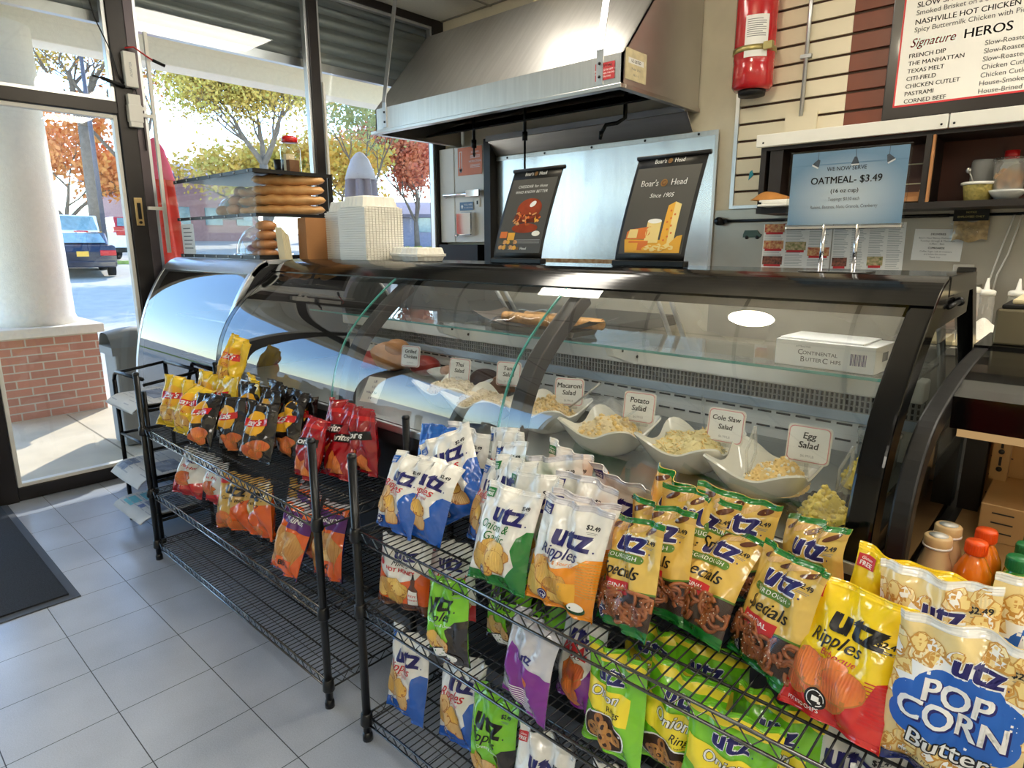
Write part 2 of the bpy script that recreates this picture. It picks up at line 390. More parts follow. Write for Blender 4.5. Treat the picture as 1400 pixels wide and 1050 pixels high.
# window wall: black metal sections, glazed from the floor to the ceiling
wf = MB()
def vbar(y0, y1, z0=0, z1=CZ, d=0.055, m=0): wf.box(WX - d, WX + 0.045, y0, y1, z0, z1, m)
vbar(4.0, BY); vbar(2.79, 2.87)
vbar(1.45, 1.545); vbar(1.545, 1.60, d=0.05, m=1)
vbar(0.555, 0.655); vbar(-0.62, -0.52); vbar(-1.8, -1.72); vbar(Y0, Y0 + 0.08)
for a, b in ((-0.52, 0.555), (0.655, 1.45)):
    wf.box(WX - 0.055, WX + 0.045, a, b, 2.28, 2.352, 0)
for a, b in ((Y0 + 0.08, -1.8), (-1.72, -0.62), (1.6, 2.79), (2.87, 4.0)):
    wf.box(WX - 0.05, WX + 0.04, a, b, 0.0, 0.12, 0)
for a, b in ((Y0 + 0.08, -1.8), (-1.72, -0.62), (-0.52, 0.555), (0.655, 1.45), (1.6, 2.79), (2.87, 4.0)):
    wf.box(WX - 0.05, WX + 0.04, a, b, CZ - 0.06, CZ, 0)
struct(wf.build('wall_left', ['dark_frame', 'bronze_frame'], bevel=0.003))
def pane(name, y0, y1, z0, z1, edge=None):
    t = bpy.data.objects.new(name, None); COL.objects.link(t); struct(t)
    g = MB().box(WX - 0.012, WX - 0.006, y0, y1, z0, z1).build('glass_pane', ['window_glass'], t); struct(g)
    w = 0.022
    f = MB()
    f.box(WX - 0.02, WX + 0.03, y0, y0 + w, z0, z1).box(WX - 0.02, WX + 0.03, y1 - w, y1, z0, z1)
    f.box(WX - 0.02, WX + 0.03, y0 + w, y1 - w, z0, z0 + w).box(WX - 0.02, WX + 0.03, y0 + w, y1 - w, z1 - w, z1)
    struct(f.build('window_frame', [edge or 'alu'], t, bevel=0.002))
    return t
pane('window_1', 1.6, 2.79, 0.12, CZ - 0.06)
pane('window_2', 2.87, 4.0, 0.12, CZ - 0.06)
pane('window_3', 0.655, 1.45, 2.352, CZ - 0.06)
pane('window_4', -0.52, 0.555, 2.352, CZ - 0.06)
pane('window_5', -1.72, -0.62, 0.12, CZ - 0.06)
pane('window_6', Y0 + 0.08, -1.8, 0.12, CZ - 0.06)
dd = pane('door_1', 0.66, 1.445, 0.085, 2.275, 'white_paint')
struct(MB().box(WX - 0.03, WX + 0.042, 0.655, 1.45, 0.005, 0.085).build('door_sill', ['dark_frame'], dd, bevel=0.003))
lt = MB(); lt.box(WX + 0.046, WX + 0.056, 1.475, 1.52, 1.62, 1.79, 0).box(WX + 0.056, WX + 0.066, 1.488, 1.507, 1.66, 1.76, 1).cyl((WX + 0.055, 1.497, 1.64), (WX + 0.068, 1.497, 1.64), 0.009, m=1)
M('brass', rgb(196, 170, 120), 0.3, 0.9)
struct(lt.build('latch', ['brass', 'black_metal'], dd, bevel=0.002))
pane('door_2', -0.515, 0.55, 0.085, 2.275, 'dark_frame')
# roll-down shutter outside, above the glass
sh = thing('roller_shutter', 'grey corrugated roll-down shutter drawn up above the shop windows', 'shutter', (WX - 0.16, 1.2, 2.86))
s_ = MB(); M('shutter', rgb(140, 146, 146), 0.45, 0.5, var=0.12, vs=3, stretch=(1, 0.3, 8))
def shf(u, v):
    z = 0.02 + v * 0.56; return (0.03 * abs(math.sin(v * PI * 6)) + 0.0, -4.2 + u * 7.3, z)
s_.grid(shf, 1, 60, 0, False)
s_.box(-0.03, 0.02, -4.2, 3.1, -0.03, 0.03, 1); s_.box(-0.12, 0.04, -4.2, 3.1, 0.5, 0.56, 1)
s_.build('curtain', ['shutter', 'alu'], sh, solid=0)
s2 = MB(); s2.tube([(0.08, -4.2, 0.47), (0.08, 3.1, 0.47)], 0.045, 12); s2.build('roller', ['shutter'], sh)

# ------------------------------------------------------------------ outside
def lot_z(x): return -0.015 if x > -9.2 else (-0.015 - (x + 9.2) * 0.031 if x > -23.7 else 0.4345 - (x + 23.7) * 0.055)
struct(MB().box(-8.6, WX - 0.08, -9, 16, -0.12, -0.004).build('sidewalk', ['concrete']))
ju = MB(); M('joint', rgb(150, 138, 120), 0.95)
for y in (-4.6, -3.1, -1.6, -0.1, 1.41, 2.9, 4.4): ju.box(-8.55, WX - 0.09, y - 0.006, y + 0.006, -0.004, -0.0025)
struct(ju.build('sidewalk_joint', ['joint']))
g = MB(); xs = [-8.6, -9.2] + [-9.2 - i * 1.4 for i in range(1, 40)]
vs = [(x, y, lot_z(x) - (0.11 if x > -9.3 else 0.0) * 0) for x in xs for y in (-70, 90)]
g.add(vs, [(2 * i, 2 * i + 1, 2 * i + 3, 2 * i + 2) for i in range(len(xs) - 1)], 0, True)
struct(g.build('parking_ground', ['asphalt']))
M('lawn', rgb(150, 168, 84), 0.95, var=0.25, vs=8, bump=0.4, bs=60)
tag(MB().box(-30.0, -29.2, -10, 14, lot_z(-29) - .2, lot_z(-29) + .14).build('grass_strip', ['lawn']), 'strip of green grass beyond the parked dark sedan', 'grass', kind='stuff')
# column on its brick base
c = thing('entrance_column', 'round white stucco column on a square brick base outside the door', 'column', (-7.14, 1.36, 0))
MB().box(-0.38, 0.38, -0.38, 0.38, -0.01, 0.72).build('brick_base', ['red_brick'], c)
MB().box(-0.43, 0.43, -0.43, 0.43, 0.72, 0.80).build('base_cap', ['stucco'], c, bevel=0.012)
MB().lathe([(0.335, 0.80), (0.31, 0.88), (0.30, 1.6), (0.29, 2.4), (0.285, 3.3)], seg=48).build('shaft', ['stucco'], c)
# canopy over the sidewalk
ca = MB(); ca.box(-8.0, WX - 0.3, -6, 16, 3.56, 3.66, 0)
struct(ca.build('canopy_ceiling', ['stucco']))
struct(MB().box(-7.52, -7.26, -6, 16, 3.27, 3.56).build('canopy_beam', ['stucco'], bevel=0.01))
struct(MB().box(-8.1, -7.95, -6, 16, 3.40, 3.95).build('canopy_fascia', ['stucco']))
# bin
b_ = thing('trash_bin', 'grey square trash bin outside, beside the brick base', 'trash bin', (-5.42, 1.62, 0))
M('bin_grey', rgb(150, 152, 152), 0.6, var=0.06)
MB().prism([(-0.13, -0.17, 0), (0.13, -0.17, 0), (0.13, 0.17, 0), (-0.13, 0.17, 0)], (0, 0, 0.72)).build('body', ['bin_grey'], b_, bevel=0.02)
def dome(u, v):
    x = -0.15 + 0.3 * u; return (x, -0.19 + 0.38 * v, 0.74 + 0.15 * max(0, 1 - (2 * u - 1) ** 4) * (0.8 + 0.2 * math.sin(PI * v)))
MB().grid(dome, 10, 6).box(-0.15, 0.15, -0.19, 0.19, 0.70, 0.76).build('lid', ['bin_grey'], b_)
# patio umbrellas, closed
def closed_umbrella(name, label, loc, h, col, cap, s=1.0):
    t = thing(name, label, 'umbrella', loc)
    def fn(u, v):
        a = 2 * PI * u; k = 1 + 0.22 * math.cos(8 * a)
        r = (0.18 + 0.10 * (1 - v) ** 0.7) * k * (0.9 + 0.2 * math.sin(PI * min(1, v * 1.3 + 0.1)))
        return (s * r * math.cos(a), s * r * math.sin(a), 0.75 + (h - 1.05) * v)
    MB().grid(fn, 64, 14).build('canopy', [col], t)
    MB().lathe([(0.215 * s, h - 0.36), (0.18 * s, h - 0.25), (0.12 * s, h - 0.1), (0.05 * s, h - 0.02), (0.0, h)], seg=16).build('cap', [cap], t)
    MB().cyl((0, 0, 0), (0, 0, h - 0.2), 0.022).lathe([(0.28, 0), (0.28, 0.05), (0.05, 0.09)]).build('pole', ['dark_frame'], t)
M('umb_grey', rgb(128, 122, 134), 0.9, var=0.1); M('umb_cap', rgb(178, 176, 184), 0.9)
M('umb_red', rgb(226, 70, 52), 0.8, var=0.12); M('umb_pink', rgb(232, 60, 110), 0.8, var=0.1)
closed_umbrella('patio_umbrella', 'closed grey patio umbrella outside, behind the stacked clamshell boxes', (-7.6, 5.29, 0), 2.72, 'umb_grey', 'umb_cap')
closed_umbrella('patio_umbrella', 'closed red patio umbrella outside, beside the door post', (-6.3, 2.25, 0), 2.42, 'umb_red', 'umb_pink', 0.62)

# cars
def car(name, label, loc, rz, L, W, H, body, kind='sedan'):
    t = thing(name, label, 'car' if kind != 'truck' else 'pickup truck', loc, rz)
    M('tyre', rgb(24, 24, 26), 0.9); M('car_glass', rgb(120, 150, 158), 0.1, var=0.15, spec=0.8); M('tail_red', rgb(196, 24, 30), 0.25); M('plate', rgb(236, 176, 60), 0.5)
    # side outline, x forward from the rear (rear at x = 0), z up
    if kind == 'sedan': low = [(0, .38), (0, .78), (.08, .98), (.55, 1.0), (3.2, .98), (4.3, .78), (4.5, .55), (4.45, .3), (.1, .3)]; cab = [(.55, 1.0), (1.25, H - .04), (1.7, H), (2.4, H - .02), (3.3, .98)]
    elif kind == 'suv': low = [(0, .4), (0, 1.0), (3.3, 1.02), (4.3, .95), (4.5, .6), (4.45, .3), (.1, .3)]; cab = [(.02, 1.0), (.25, H - .05), (.6, H), (2.4, H), (3.3, 1.02)]
    else: low = [(0, .5), (0, 1.12), (1.95, 1.12), (1.98, 1.16), (3.9, 1.14), (5.2, 1.1), (5.4, .8), (5.4, .42), (.1, .42)]; cab = [(1.95, 1.14), (2.1, H), (3.3, H), (4.0, 1.12)]
    k = L / (5.4 if kind == 'truck' else 4.5)
    MB().prism([(x * k, -W / 2, z) for x, z in low], (0, W, 0)).build('car_body', [body], t, bevel=0.05)
    MB().prism([(x * k, -W / 2 + 0.1, z) for x, z in cab], (0, W - 0.2, 0)).build('cabin', [body], t, bevel=0.05)
    # glass
    a, b = cab[0], cab[1]
    g = MB(); x0, z0, x1, z1 = a[0] * k, a[1], b[0] * k, b[1]
    gl = lambda f, y: (x0 + (x1 - x0) * f - 0.02, y, z0 + (z1 - z0) * f + 0.012)
    g.prism([gl(.12, -W / 2 + .2), gl(.12, W / 2 - .2), gl(.9, W / 2 - .28), gl(.9, -W / 2 + .28)], (-.012, 0, .012))
    for s in (-1, 1):
        y = s * (W / 2 - 0.1)
        q = [(cab[0][0] * k + .35 * (kind == 'sedan') + .12, H - .38), (cab[1][0] * k + .1, H - .1), (cab[-2][0] * k - .05, H - .1), (cab[-1][0] * k - .3, H - .38)]
        g.prism([(x, y, z) for x, z in q], (0, s * .012, 0))
    g.build('window', ['car_glass'], t)
    for x in (0.9 * k, 3.55 * k if kind != 'truck' else 4.3 * k):
        for s in (-1, 1):
            w = MB(); w.tube([(x, s * (W / 2 - .2), .33), (x, s * (W / 2 + .01), .33)], .33, 20, 0); w.tube([(x, s * (W / 2), .33), (x, s * (W / 2 + .02), .33)], .2, 16, 1); w.build('wheel', ['tyre', 'alu'], t)
    zz = low[1][1]
    for s in (-1, 1): MB().box(-.02, .25, s * (W / 2 - .22) - .22, s * (W / 2 - .22) + .22, zz - .12, zz + .05).build('tail_light', ['tail_red'], t, bevel=.02)
    MB().box(-.03, 0, -.16, .16, zz - .14, zz + .02).build('number_plate', ['plate'], t)
    MB().box(-.04, .2, -W / 2 + .05, W / 2 - .05, .3, .5).build('bumper', ['black_plastic' if kind != 'sedan' else body], t, bevel=.03)
    return t
M('car_navy', rgb(30, 38, 58), 0.2, 0.4, coat=0.8); M('car_white', rgb(232, 236, 238), 0.25, coat=0.6); M('car_red', rgb(190, 34, 48), 0.25, coat=0.6)
car('sedan', 'dark blue sedan parked outside, seen from behind through the door', (-23.7, 6.0, lot_z(-25)), R(170), 4.6, 1.82, 1.42, 'car_navy')
car('pickup_truck', 'white pickup truck parked behind the dark sedan', (-30.4, 8.5, lot_z(-32)), R(190), 5.6, 1.95, 1.85, 'car_white', 'truck')
car('red_car', 'red car parked far off beside the white pickup', (-43.2, 13.6, lot_z(-43.2)), R(175), 4.5, 1.8, 1.65, 'car_red', 'suv')
# lamp post
t = thing('lamp_post', 'tall grey parking lot lamp post with a flat double head', 'lamp post', (-28.9, 8.15, lot_z(-28.9)))
M('post_grey', rgb(92, 90, 100), 0.6)
MB().cyl((0, 0, 0), (0, 0, 8.1), 0.085, 0.07).build('pole', ['post_grey'], t)
for s in (-1, 1): MB().prism([(s * .05, -.2, 8.1), (s * .95, -.24, 7.98), (s * .95, .24, 7.98), (s * .05, .2, 8.1)], (0, 0, .16)).build('lamp_head', ['post_grey'], t, bevel=.03)
# buildings beyond the lot
def building(name, label, x, y, w, d, h, mat, roof, rz=0):
    z = lot_z(x); t = thing(name, label, 'building', (x, y, z), rz)
    MB().box(-d / 2, d / 2, -w / 2, w / 2, -0.3, h).build('wall', [mat], t)
    MB().prism([(d / 2 + .4, -w / 2 - .4, h), (d / 2 + .4, w / 2 + .4, h), (-d / 2 - .4, w / 2 + .4, h), (-d / 2 - .4, -w / 2 - .4, h)], (0, 0, .25)).prism([(d / 2 + .4, -w / 2, h + .25), (0, -w / 2, h + 1.4), (-d / 2 - .4, -w / 2, h + .25)], (0, w, 0)).build('roof', [roof], t)
    for i in range(4):
        yy = -w / 2 + w * (i + .5) / 4
        MB().box(d / 2, d / 2 + .05, yy - .6, yy + .6, .9, 2.1).build('window', ['car_glass'], t)
M('far_brick', rgb(178, 140, 136), 0.9, var=0.1); M('far_blue', rgb(140, 142, 164), 0.9, var=0.1); M('far_roof', rgb(120, 116, 134), 0.9)
building('far_building', 'low brick building with a grey roof far across the lot', -52, 19.5, 9, 8, 4.0, 'far_brick', 'far_roof')
building('far_house', 'bluish grey house far behind the grey patio umbrella', -44, 34.5, 14, 8, 2.0, 'far_blue', 'far_roof', R(-40))
# trees
M('bark', rgb(116, 104, 92), 0.95, var=0.2, vs=5, bump=0.4, bs=20)
def leafmat(nm, c1, c2): M(nm, c1, 0.7, var=0.1, vs=0.9, col2=c2)
leafmat('leaf_gold', rgb(220, 160, 70), rgb(196, 186, 84)); leafmat('leaf_orange', rgb(214, 120, 70), rgb(226, 164, 86)); leafmat('leaf_olive', rgb(176, 172, 76), rgb(226, 186, 92)); leafmat('leaf_red', rgb(196, 96, 74), rgb(216, 138, 96)); leafmat('leaf_green', rgb(140, 150, 92), rgb(186, 184, 120))
def tree(name, label, x, y, h, seed, leaf, r0=0.3, fork=0.28, dens=1.0, spread=1.0, leafsize=0.16, limb=0.27, kids=3):
    rd = random.Random(seed); z = lot_z(x)
    t = thing(name, label, 'tree', (x, y, z))
    tr = MB(); tips = []
    def grow(p, d, L, r, dep):
        n = 4; pts = [p]; rr = [r]; q = p.copy(); dd = d.copy()
        for i in range(n):
            dd = (dd + Vector((rd.uniform(-.22, .22), rd.uniform(-.22, .22), rd.uniform(-.05, .14)))).normalized()
            q = q + dd * (L / n); pts.append(q.copy()); rr.append(r * (1 - .42 * (i + 1) / n))
        tr.tube(pts, rr, 6 if dep < 3 else 4, 0, caps=False)
        if dep >= 2: tips.extend((a, dep) for a in pts[1:])
        if dep < 5:
            for k in range(kids if dep < 4 else 2):
                a = rd.uniform(0, 2 * PI); s = rd.uniform(.45, .95) * spread
                nd = (dd + Vector((math.cos(a) * s, math.sin(a) * s, rd.uniform(-.15, .3)))).normalized()
                grow(pts[rd.choice((2, 3, 4))] if k else q, nd, L * rd.uniform(.62, .82), rr[-1] * rd.uniform(.66, .9), dep + 1)
    base = [Vector((0, 0, -.2)), Vector((rd.uniform(-.1, .1), rd.uniform(-.1, .1), h * fork))]
    tr.tube(base, [r0 * 1.15, r0 * .85], 10, 0)
    for k in range(3):
        a = 2 * PI * k / 3 + rd.uniform(-.5, .5)
        grow(base[1], Vector((math.cos(a) * .5 * spread, math.sin(a) * .5 * spread, .85)).normalized(), h * limb, r0 * .62, 0)
    tr.build('trunk', ['bark'], t, fix=False)
    cr = MB(); vs = []; fs = []
    for p, dep in tips:
        for i in range(int(rd.choice((1, 2, 3)) * dens + rd.random())):
            c = p + Vector((rd.gauss(0, .42), rd.gauss(0, .42), rd.gauss(0, .38)))
            u = Vector((rd.gauss(0, 1), rd.gauss(0, 1), rd.gauss(0, 1))).normalized(); w = u.orthogonal().normalized(); s = leafsize * rd.uniform(.5, 1.2)
            o = len(vs); vs += [c - u * s, c + w * s * .6, c + u * s, c - w * s * .6]; fs.append((o, o + 1, o + 2, o + 3))
    cr.add(vs, fs, 0, False); cr.build('crown', [leaf], t, fix=False)
tree('parking_tree', 'thick-trunked autumn tree with golden leaves behind the parked cars', -35, 9.6, 13.5, 3, 'leaf_gold', 0.27, 0.42, 1.0, 1.2, leafsize=0.10, limb=.18)
tree('parking_tree', 'bare-limbed forked tree with sparse gold leaves outside the middle window', -26, 13.4, 11.5, 11, 'leaf_olive', 0.2, 0.36, 1.0, 1.35, leafsize=0.085, limb=.17, kids=4)
tree('parking_tree', 'slim sparse tree far left of the thick-trunked one', -36, 11.5, 13, 23, 'leaf_orange', 0.17, 0.3, 0.5, leafsize=0.12)
tree('parking_tree', 'pale green tree above the grey patio umbrella', -30, 21.6, 10.5, 31, 'leaf_green', 0.14, 0.25, 0.8, leafsize=0.12)
tree('parking_tree', 'rust red autumn tree beyond the corner window', -39, 32, 9.5, 42, 'leaf_red', 0.2, 0.2, 1.5, leafsize=0.17)
tree('parking_tree', 'low dense orange tree at the back of the lot, near the pickup', -44, 10.6, 8, 57, 'leaf_orange', 0.2, 0.15, 1.1, 1.3, 0.17)
tree('parking_tree', 'low yellow tree filling the bottom of the middle window', -40, 20.5, 8.5, 64, 'leaf_olive', 0.2, 0.12, 1.0, 1.5, 0.17)
tree('parking_tree', 'golden tree behind the bread display case', -38, 24.5, 9, 75, 'leaf_gold', 0.2, 0.15, 0.9, 1.4, 0.17)
# hedge by the house
hb = MB(); rd = random.Random(5); vs = []; fs = []
for i in range(2600):
    c = Vector((-21 + rd.uniform(-.6, .6), rd.uniform(17, 28), lot_z(-21) + rd.uniform(0, 1.0))); u = Vector((rd.gauss(0, 1), rd.gauss(0, 1), rd.gauss(0, 1))).normalized(); w = u.orthogonal().normalized(); s = .13
    o = len(vs); vs += [c - u * s, c + w * s, c + u * s, c - w * s]; fs.append((o, o + 1, o + 2, o + 3))
hb.add(vs, fs); M('hedge_leaf', rgb(120, 140, 70), 0.7, col2=rgb(176, 176, 84))
tag(hb.build('hedge', ['hedge_leaf'], fix=False), 'clipped green hedge at the lot edge below the house', 'hedge')

# ceiling lamps and added fill panels
def panel_lamp(x, y, label, rz=0):
    t = thing('ceiling_light', label, 'ceiling light', (x, y, CZ - 0.012), rz, 'ceiling light panels')
    f = MB(); f.box(-.62, .62, -.31, -.28, 0, .01).box(-.62, .62, .28, .31, 0, .01).box(-.62, -.59, -.28, .28, 0, .01).box(.59, .62, -.28, .28, 0, .01); f.build('frame', ['white_paint'], t)
    MB().box(-.59, .59, -.28, .28, .004, .009).build('diffuser', ['lamp_white'], t)
for i, (x, y, s) in enumerate(((0.7, -1.4, 'over the shop floor behind the viewer'), (2.3, -1.4, 'over the shop floor in the far corner'), (1.9, 0.6, 'over the shop floor at the right'), (0.8, 3.1, 'over the kitchen near the menu board'), (2.5, 3.1, 'over the kitchen right end'))):
    panel_lamp(x, y, 'added flat white fill light panel ' + s)  # unseen panels added as fill light for the room
def globe(x, y, z, label):
    t = thing('globe_light', label, 'ceiling light', (x, y, z), 0, 'white globe lights')
    MB().ball((0, 0, 0), 0.115, 0, 28).build('globe', ['dome_white'], t)
    MB().cyl((0, 0, 0.1), (0, 0, CZ - z - .005), 0.012).lathe([(0.05, 0.09), (0.05, 0.125), (0.02, 0.14)], seg=24).lathe([(0.06, CZ - z - .035), (0.06, CZ - z - .002), (0.0, CZ - z - .002)], seg=24).build('stem', ['white_paint'], t)
globe(-1.34, 1.92, 3.03, 'round white globe light hanging from the ceiling above the deli case')
panel_lamp(-2.88, 2.75, 'flat white ceiling light panel between the deli case and the exhaust hood', R(90))
# ------------------------------------------------------------------ kitchen side: back wall, hood, sign boards
YB = BY - 0.02
M('slat_cream', rgb(226, 216, 190), 0.42, var=0.03); M('slat_brown', rgb(112, 52, 28), 0.45, var=0.12); M('groove', rgb(70, 46, 30), 0.7)
sw = thing('slatwall_panel', 'cream slatwall panel with dark grooves behind the fire extinguisher', 'wall panel', (-1.82, YB, 1.72))
a = MB(); b = MB(); e = MB()
e.box(0, 0.62, -0.004, 0, 0, CZ - 1.72)
for i in range(17): a.box(0.012, 0.62, -0.02, -0.004, 0.012 + i * 0.1, 0.098 + i * 0.1)
a.build('slat', ['slat_cream'], sw, bevel=0.002); e.build('backing', ['groove'], sw)
MB().box(-0.012, 0.012, -0.028, 0, 0, CZ - 1.74).box(0.012, 0.2, -0.03, -0.0205, 0.0, 0.02).build('edge_trim', ['alu'], sw)
sw2 = thing('slatwall_panel', 'brown slatwall panel behind the menu board', 'wall panel', (-1.2, YB, 1.72))
for i in range(17): b.box(0.0, 2.6, -0.02, -0.004, 0.012 + i * 0.1, 0.098 + i * 0.1)
b.build('slat', ['slat_brown'], sw2, bevel=0.002); MB().box(0, 2.6, -0.004, 0, 0, CZ - 1.72).build('backing', ['groove'], sw2)
# conduit on the slats
t = thing('conduit', 'thin grey metal conduit running down the cream slatwall', 'conduit', (-1.43, YB - 0.035, 2.2))
MB().cyl((0.0, 0, 0.03), (0.0, 0, CZ - 2.2), 0.011).build('pipe', ['alu'], t)
MB().box(-0.03, 0.03, -0.012, 0.014, 0.34, 0.36).build('clip', ['alu'], t)
MB().box(-0.09, 0.09, 0.0, 0.014, -0.06, 0.05).build('plate', ['slat_cream'], t)
# steel wall lining
M('steel_dull', rgb(168, 164, 154), 0.36, 0.85, var=0.14, vs=2.2, bump=0.03, bs=60)
struct(MB().box(-1.935, X1 - 0.02, YB - 0.012, YB, 0.9, 1.715).build('wall_lining', ['steel_dull']))
M('steel_splash', rgb(206, 206, 206), 0.26, 0.95, var=0.05, vs=1.5, bump=0.02, bs=30, stretch=(8, 1, 1))
t = thing('backsplash', 'stainless steel backsplash sheet under the hood', 'backsplash', (-2.92, YB - 0.015, 1.2))
sp = MB(); sp.box(-0.975, 0.975, -0.004, 0.01, 0, 1.0)
sp.build('sheet', ['steel_splash'], t)
MB().box(-0.975, 0.985, -0.012, -0.003, .985, 1.015).box(0.965, 0.985, -0.012, -0.003, 0, .985).build('trim_strip', ['steel_brushed'], t)
ru = MB(); M('rust', rgb(146, 92, 40), 0.7, var=0.4, vs=20, col2=rgb(196, 170, 130)); ru.box(-0.6, 0.35, -0.008, -0.003, 0.12, 0.19); ru.build('rust_stain', ['rust'], t)
for x in (-0.85, -0.45, 0.0, 0.45, 0.85): MB().cyl((x, -0.012, 1.0), (x, -0.017, 1.0), 0.008).build('screw', ['black_metal'], t)
struct(MB().box(-3.975, -3.9, YB - 0.1, YB, 0.0, 2.36).build('wall_gap_dark_strip', ['black_plastic']))  # black strip drawn in place of the dark gap beside the backsplash
# the exhaust hood
hx0, hx1, hf = -4.36, -2.1, 3.2
H = thing('exhaust_hood', 'large stainless exhaust hood over the cooking line', 'hood', ((hx0 + hx1) / 2, hf, 2.36))
hw = (hx1 - hx0) / 2; yb = YB - hf
sh_ = MB(); L1, L2 = 0.165, 0.80; ys = 0.55
def quad(p): sh_.face(p)
for s in (-1, 1):
    x = s * hw; x2 = s * (hw - 0.012)
    sh_.prism([(x, 0, 0), (x, 0, L1), (x, ys, L2), (x, yb, L2), (x, yb, 0)], (-s * 0.012, 0, 0), 0)
sh_.prism([(-hw, 0, 0), (hw, 0, 0), (hw, 0, L1), (-hw, 0, L1)], (0, 0.012, 0))
sh_.prism([(-hw, 0, L1), (hw, 0, L1), (hw, ys, L2), (-hw, ys, L2)], (0, 0.01, -0.01))
sh_.box(-hw, hw, ys, yb, L2 - 0.01, L2)
sh_.build('shell', ['steel_brushed'], H)
MB().box(-hw - 0.03, hw + 0.012, -0.03, 0.02, -0.02, 0.004).box(hw - 0.03, hw + 0.012, 0.02, yb, -0.02, 0.004).box(-hw - 0.03, -hw + 0.02, 0.02, yb, -0.02, 0.004).build('gutter', ['steel'], H, bevel=0.003)
M('dark_metal', rgb(26, 24, 22), 0.5, 0.4, var=0.3)  # dark metal of the hood interior and the cook plate
MB().box(-hw + 0.03, hw - 0.03, 0.14, yb, 0.16, 0.17).prism([(-hw + .03, yb - .42, .02), (hw - .03, yb - .42, .02), (hw - .03, yb - .06, .15), (-hw + .03, yb - .06, .15)], (0, 0, -.012)).build('filter_bank', ['dark_metal'], H)
fl = MB()
for i in range(30): x = -hw + 0.1 + i * 0.07; fl.box(x, x + 0.02, 0.2, yb - 0.45, 0.13, 0.16)
fl.build('baffle', ['dark_metal'], H)
MB().prism([(-hw + .45, yb - .12, -.02), (hw - .02, yb - .12, -.02), (hw - .02, yb - .02, -.14), (-hw + .45, yb - .02, -.14)], (0, .006, .006)).box(-hw + .45, hw - .02, yb - .14, yb - .1, -.03, .01).build('back_flashing', ['steel'], H)
for x, nm in ((-hw + 0.12, 'a'), (0.98, 'b')):
    st = MB(); st.box(x - 0.022, x + 0.022, -0.006, 0.0, 0.02, 0.2); st.prism([(x - .022, -.004, .2), (x + .022, -.004, .2), (x + .022, .16, CZ - 2.36), (x - .022, .16, CZ - 2.36)], (0, -.006, 0)); so = st.build('hanging_strap', ['alu'], H)
    bo = MB()
    for z in (0.06, 0.13): bo.cyl((x, -0.006, z), (x, -0.011, z), 0.008)
    bo.build('bolt', ['black_metal'], so)
M('warn_red', rgb(176, 40, 44), 0.5)
lab = D(); lab.rect(-.065, .065, -.045, .045, 'warn_red', 1).text('CAUTION', 0, .028, .02, 'white_ink', 2, .02)
for i, s_t in enumerate(('FILTERS MUST BE KEPT IN', 'PLACE WHEN THE FAN', 'IS OPERATING')): lab.text(s_t, 0, .006 - i * .017, .0125, 'white_ink', 2)
mm = ['warn_red']; MB().decal(lab, lambda x, z, o: (hw - .115 + x, -.002 - o, .085 + z), mm).build('warning_label', mm, H)
M('old_label', rgb(214, 202, 166), 0.7, var=0.12, vs=25)
lab = D(); lab.rect(-.11, .11, -.08, .08, 'old_label', 1).rect(-.08, .08, .005, .035, 'paper', 2).text('UL LISTED', 0, .02, .022, 'ink', 3, .02).text('Model  36 in', 0, -.02, .018, 'ink_grey', 3).text('No. 1 6', 0, -.05, .018, 'ink_grey', 3)
mm = ['old_label']; MB().decal(lab, lambda x, z, o: (hw + .002 + o, .13 + x, .115 + z), mm).build('rating_label', mm, H)
M('duct_cream', rgb(220, 206, 164), 0.5, 0.3)
MB().box(-.05, .30, .62, .86, L2, CZ - 2.36).build('duct', ['duct_cream'], H)
for x, dz in ((-0.55, .16), (-0.02, .36)):
    MB().tube([(x, .5, .15), (x, .5, -.06)], .012).cyl((x, .5, -.06), (x, .5, -.12), .02).tube([(x, .5, -.12), (x, .5, -dz + .0)], .008).cyl((x, .5, -dz), (x, .5, -dz - .03), .014, .004).build('spray_nozzle', ['black_metal'], H)
MB().tube([(.8, .55, .15), (.8, .55, -.06), (.76, .52, -.09), (.70, .48, -.10), (.68, .46, -.15)], .014).cyl((.68, .46, -.14), (.675, .455, -.19), .016, .01).build('spray_nozzle', ['black_metal'], H)
# cooking line under the hood
ck = thing('griddle', 'dark steel cooking griddle standing under the hood', 'griddle', (-3.1, 3.7, 0))
MB().box(-0.95, 0.95, -0.35, 0.35, 0.12, 0.95).build('body', ['steel_dull'], ck, bevel=0.01)
MB().box(-0.95, 0.95, -0.37, 0.36, 0.95, 1.02).build('cook_plate', ['dark_metal'], ck, bevel=0.008)
for x in (-0.85, 0.85): MB().cyl((x, -0.2, 0), (x, -0.2, 0.12), 0.03).cyl((x, 0.25, 0), (x, 0.25, 0.12), 0.03).build('leg', ['steel'], ck)
fr = thing('fryer', 'black fryer cabinet in the window corner below the fire panel', 'fryer', (-4.28, 3.78, 0))
MB().box(-0.26, 0.24, -0.3, 0.3, 0.0, 1.25).build('cabinet', ['black_plastic'], fr, bevel=0.01); MB().box(-0.26, 0.24, 0.2, 0.3, 1.25, 1.5).build('flue', ['black_metal'], fr)
MB().tube([(-.2, -.33, .9), (.18, -.33, .9)], .012).build('handle', ['steel'], fr)
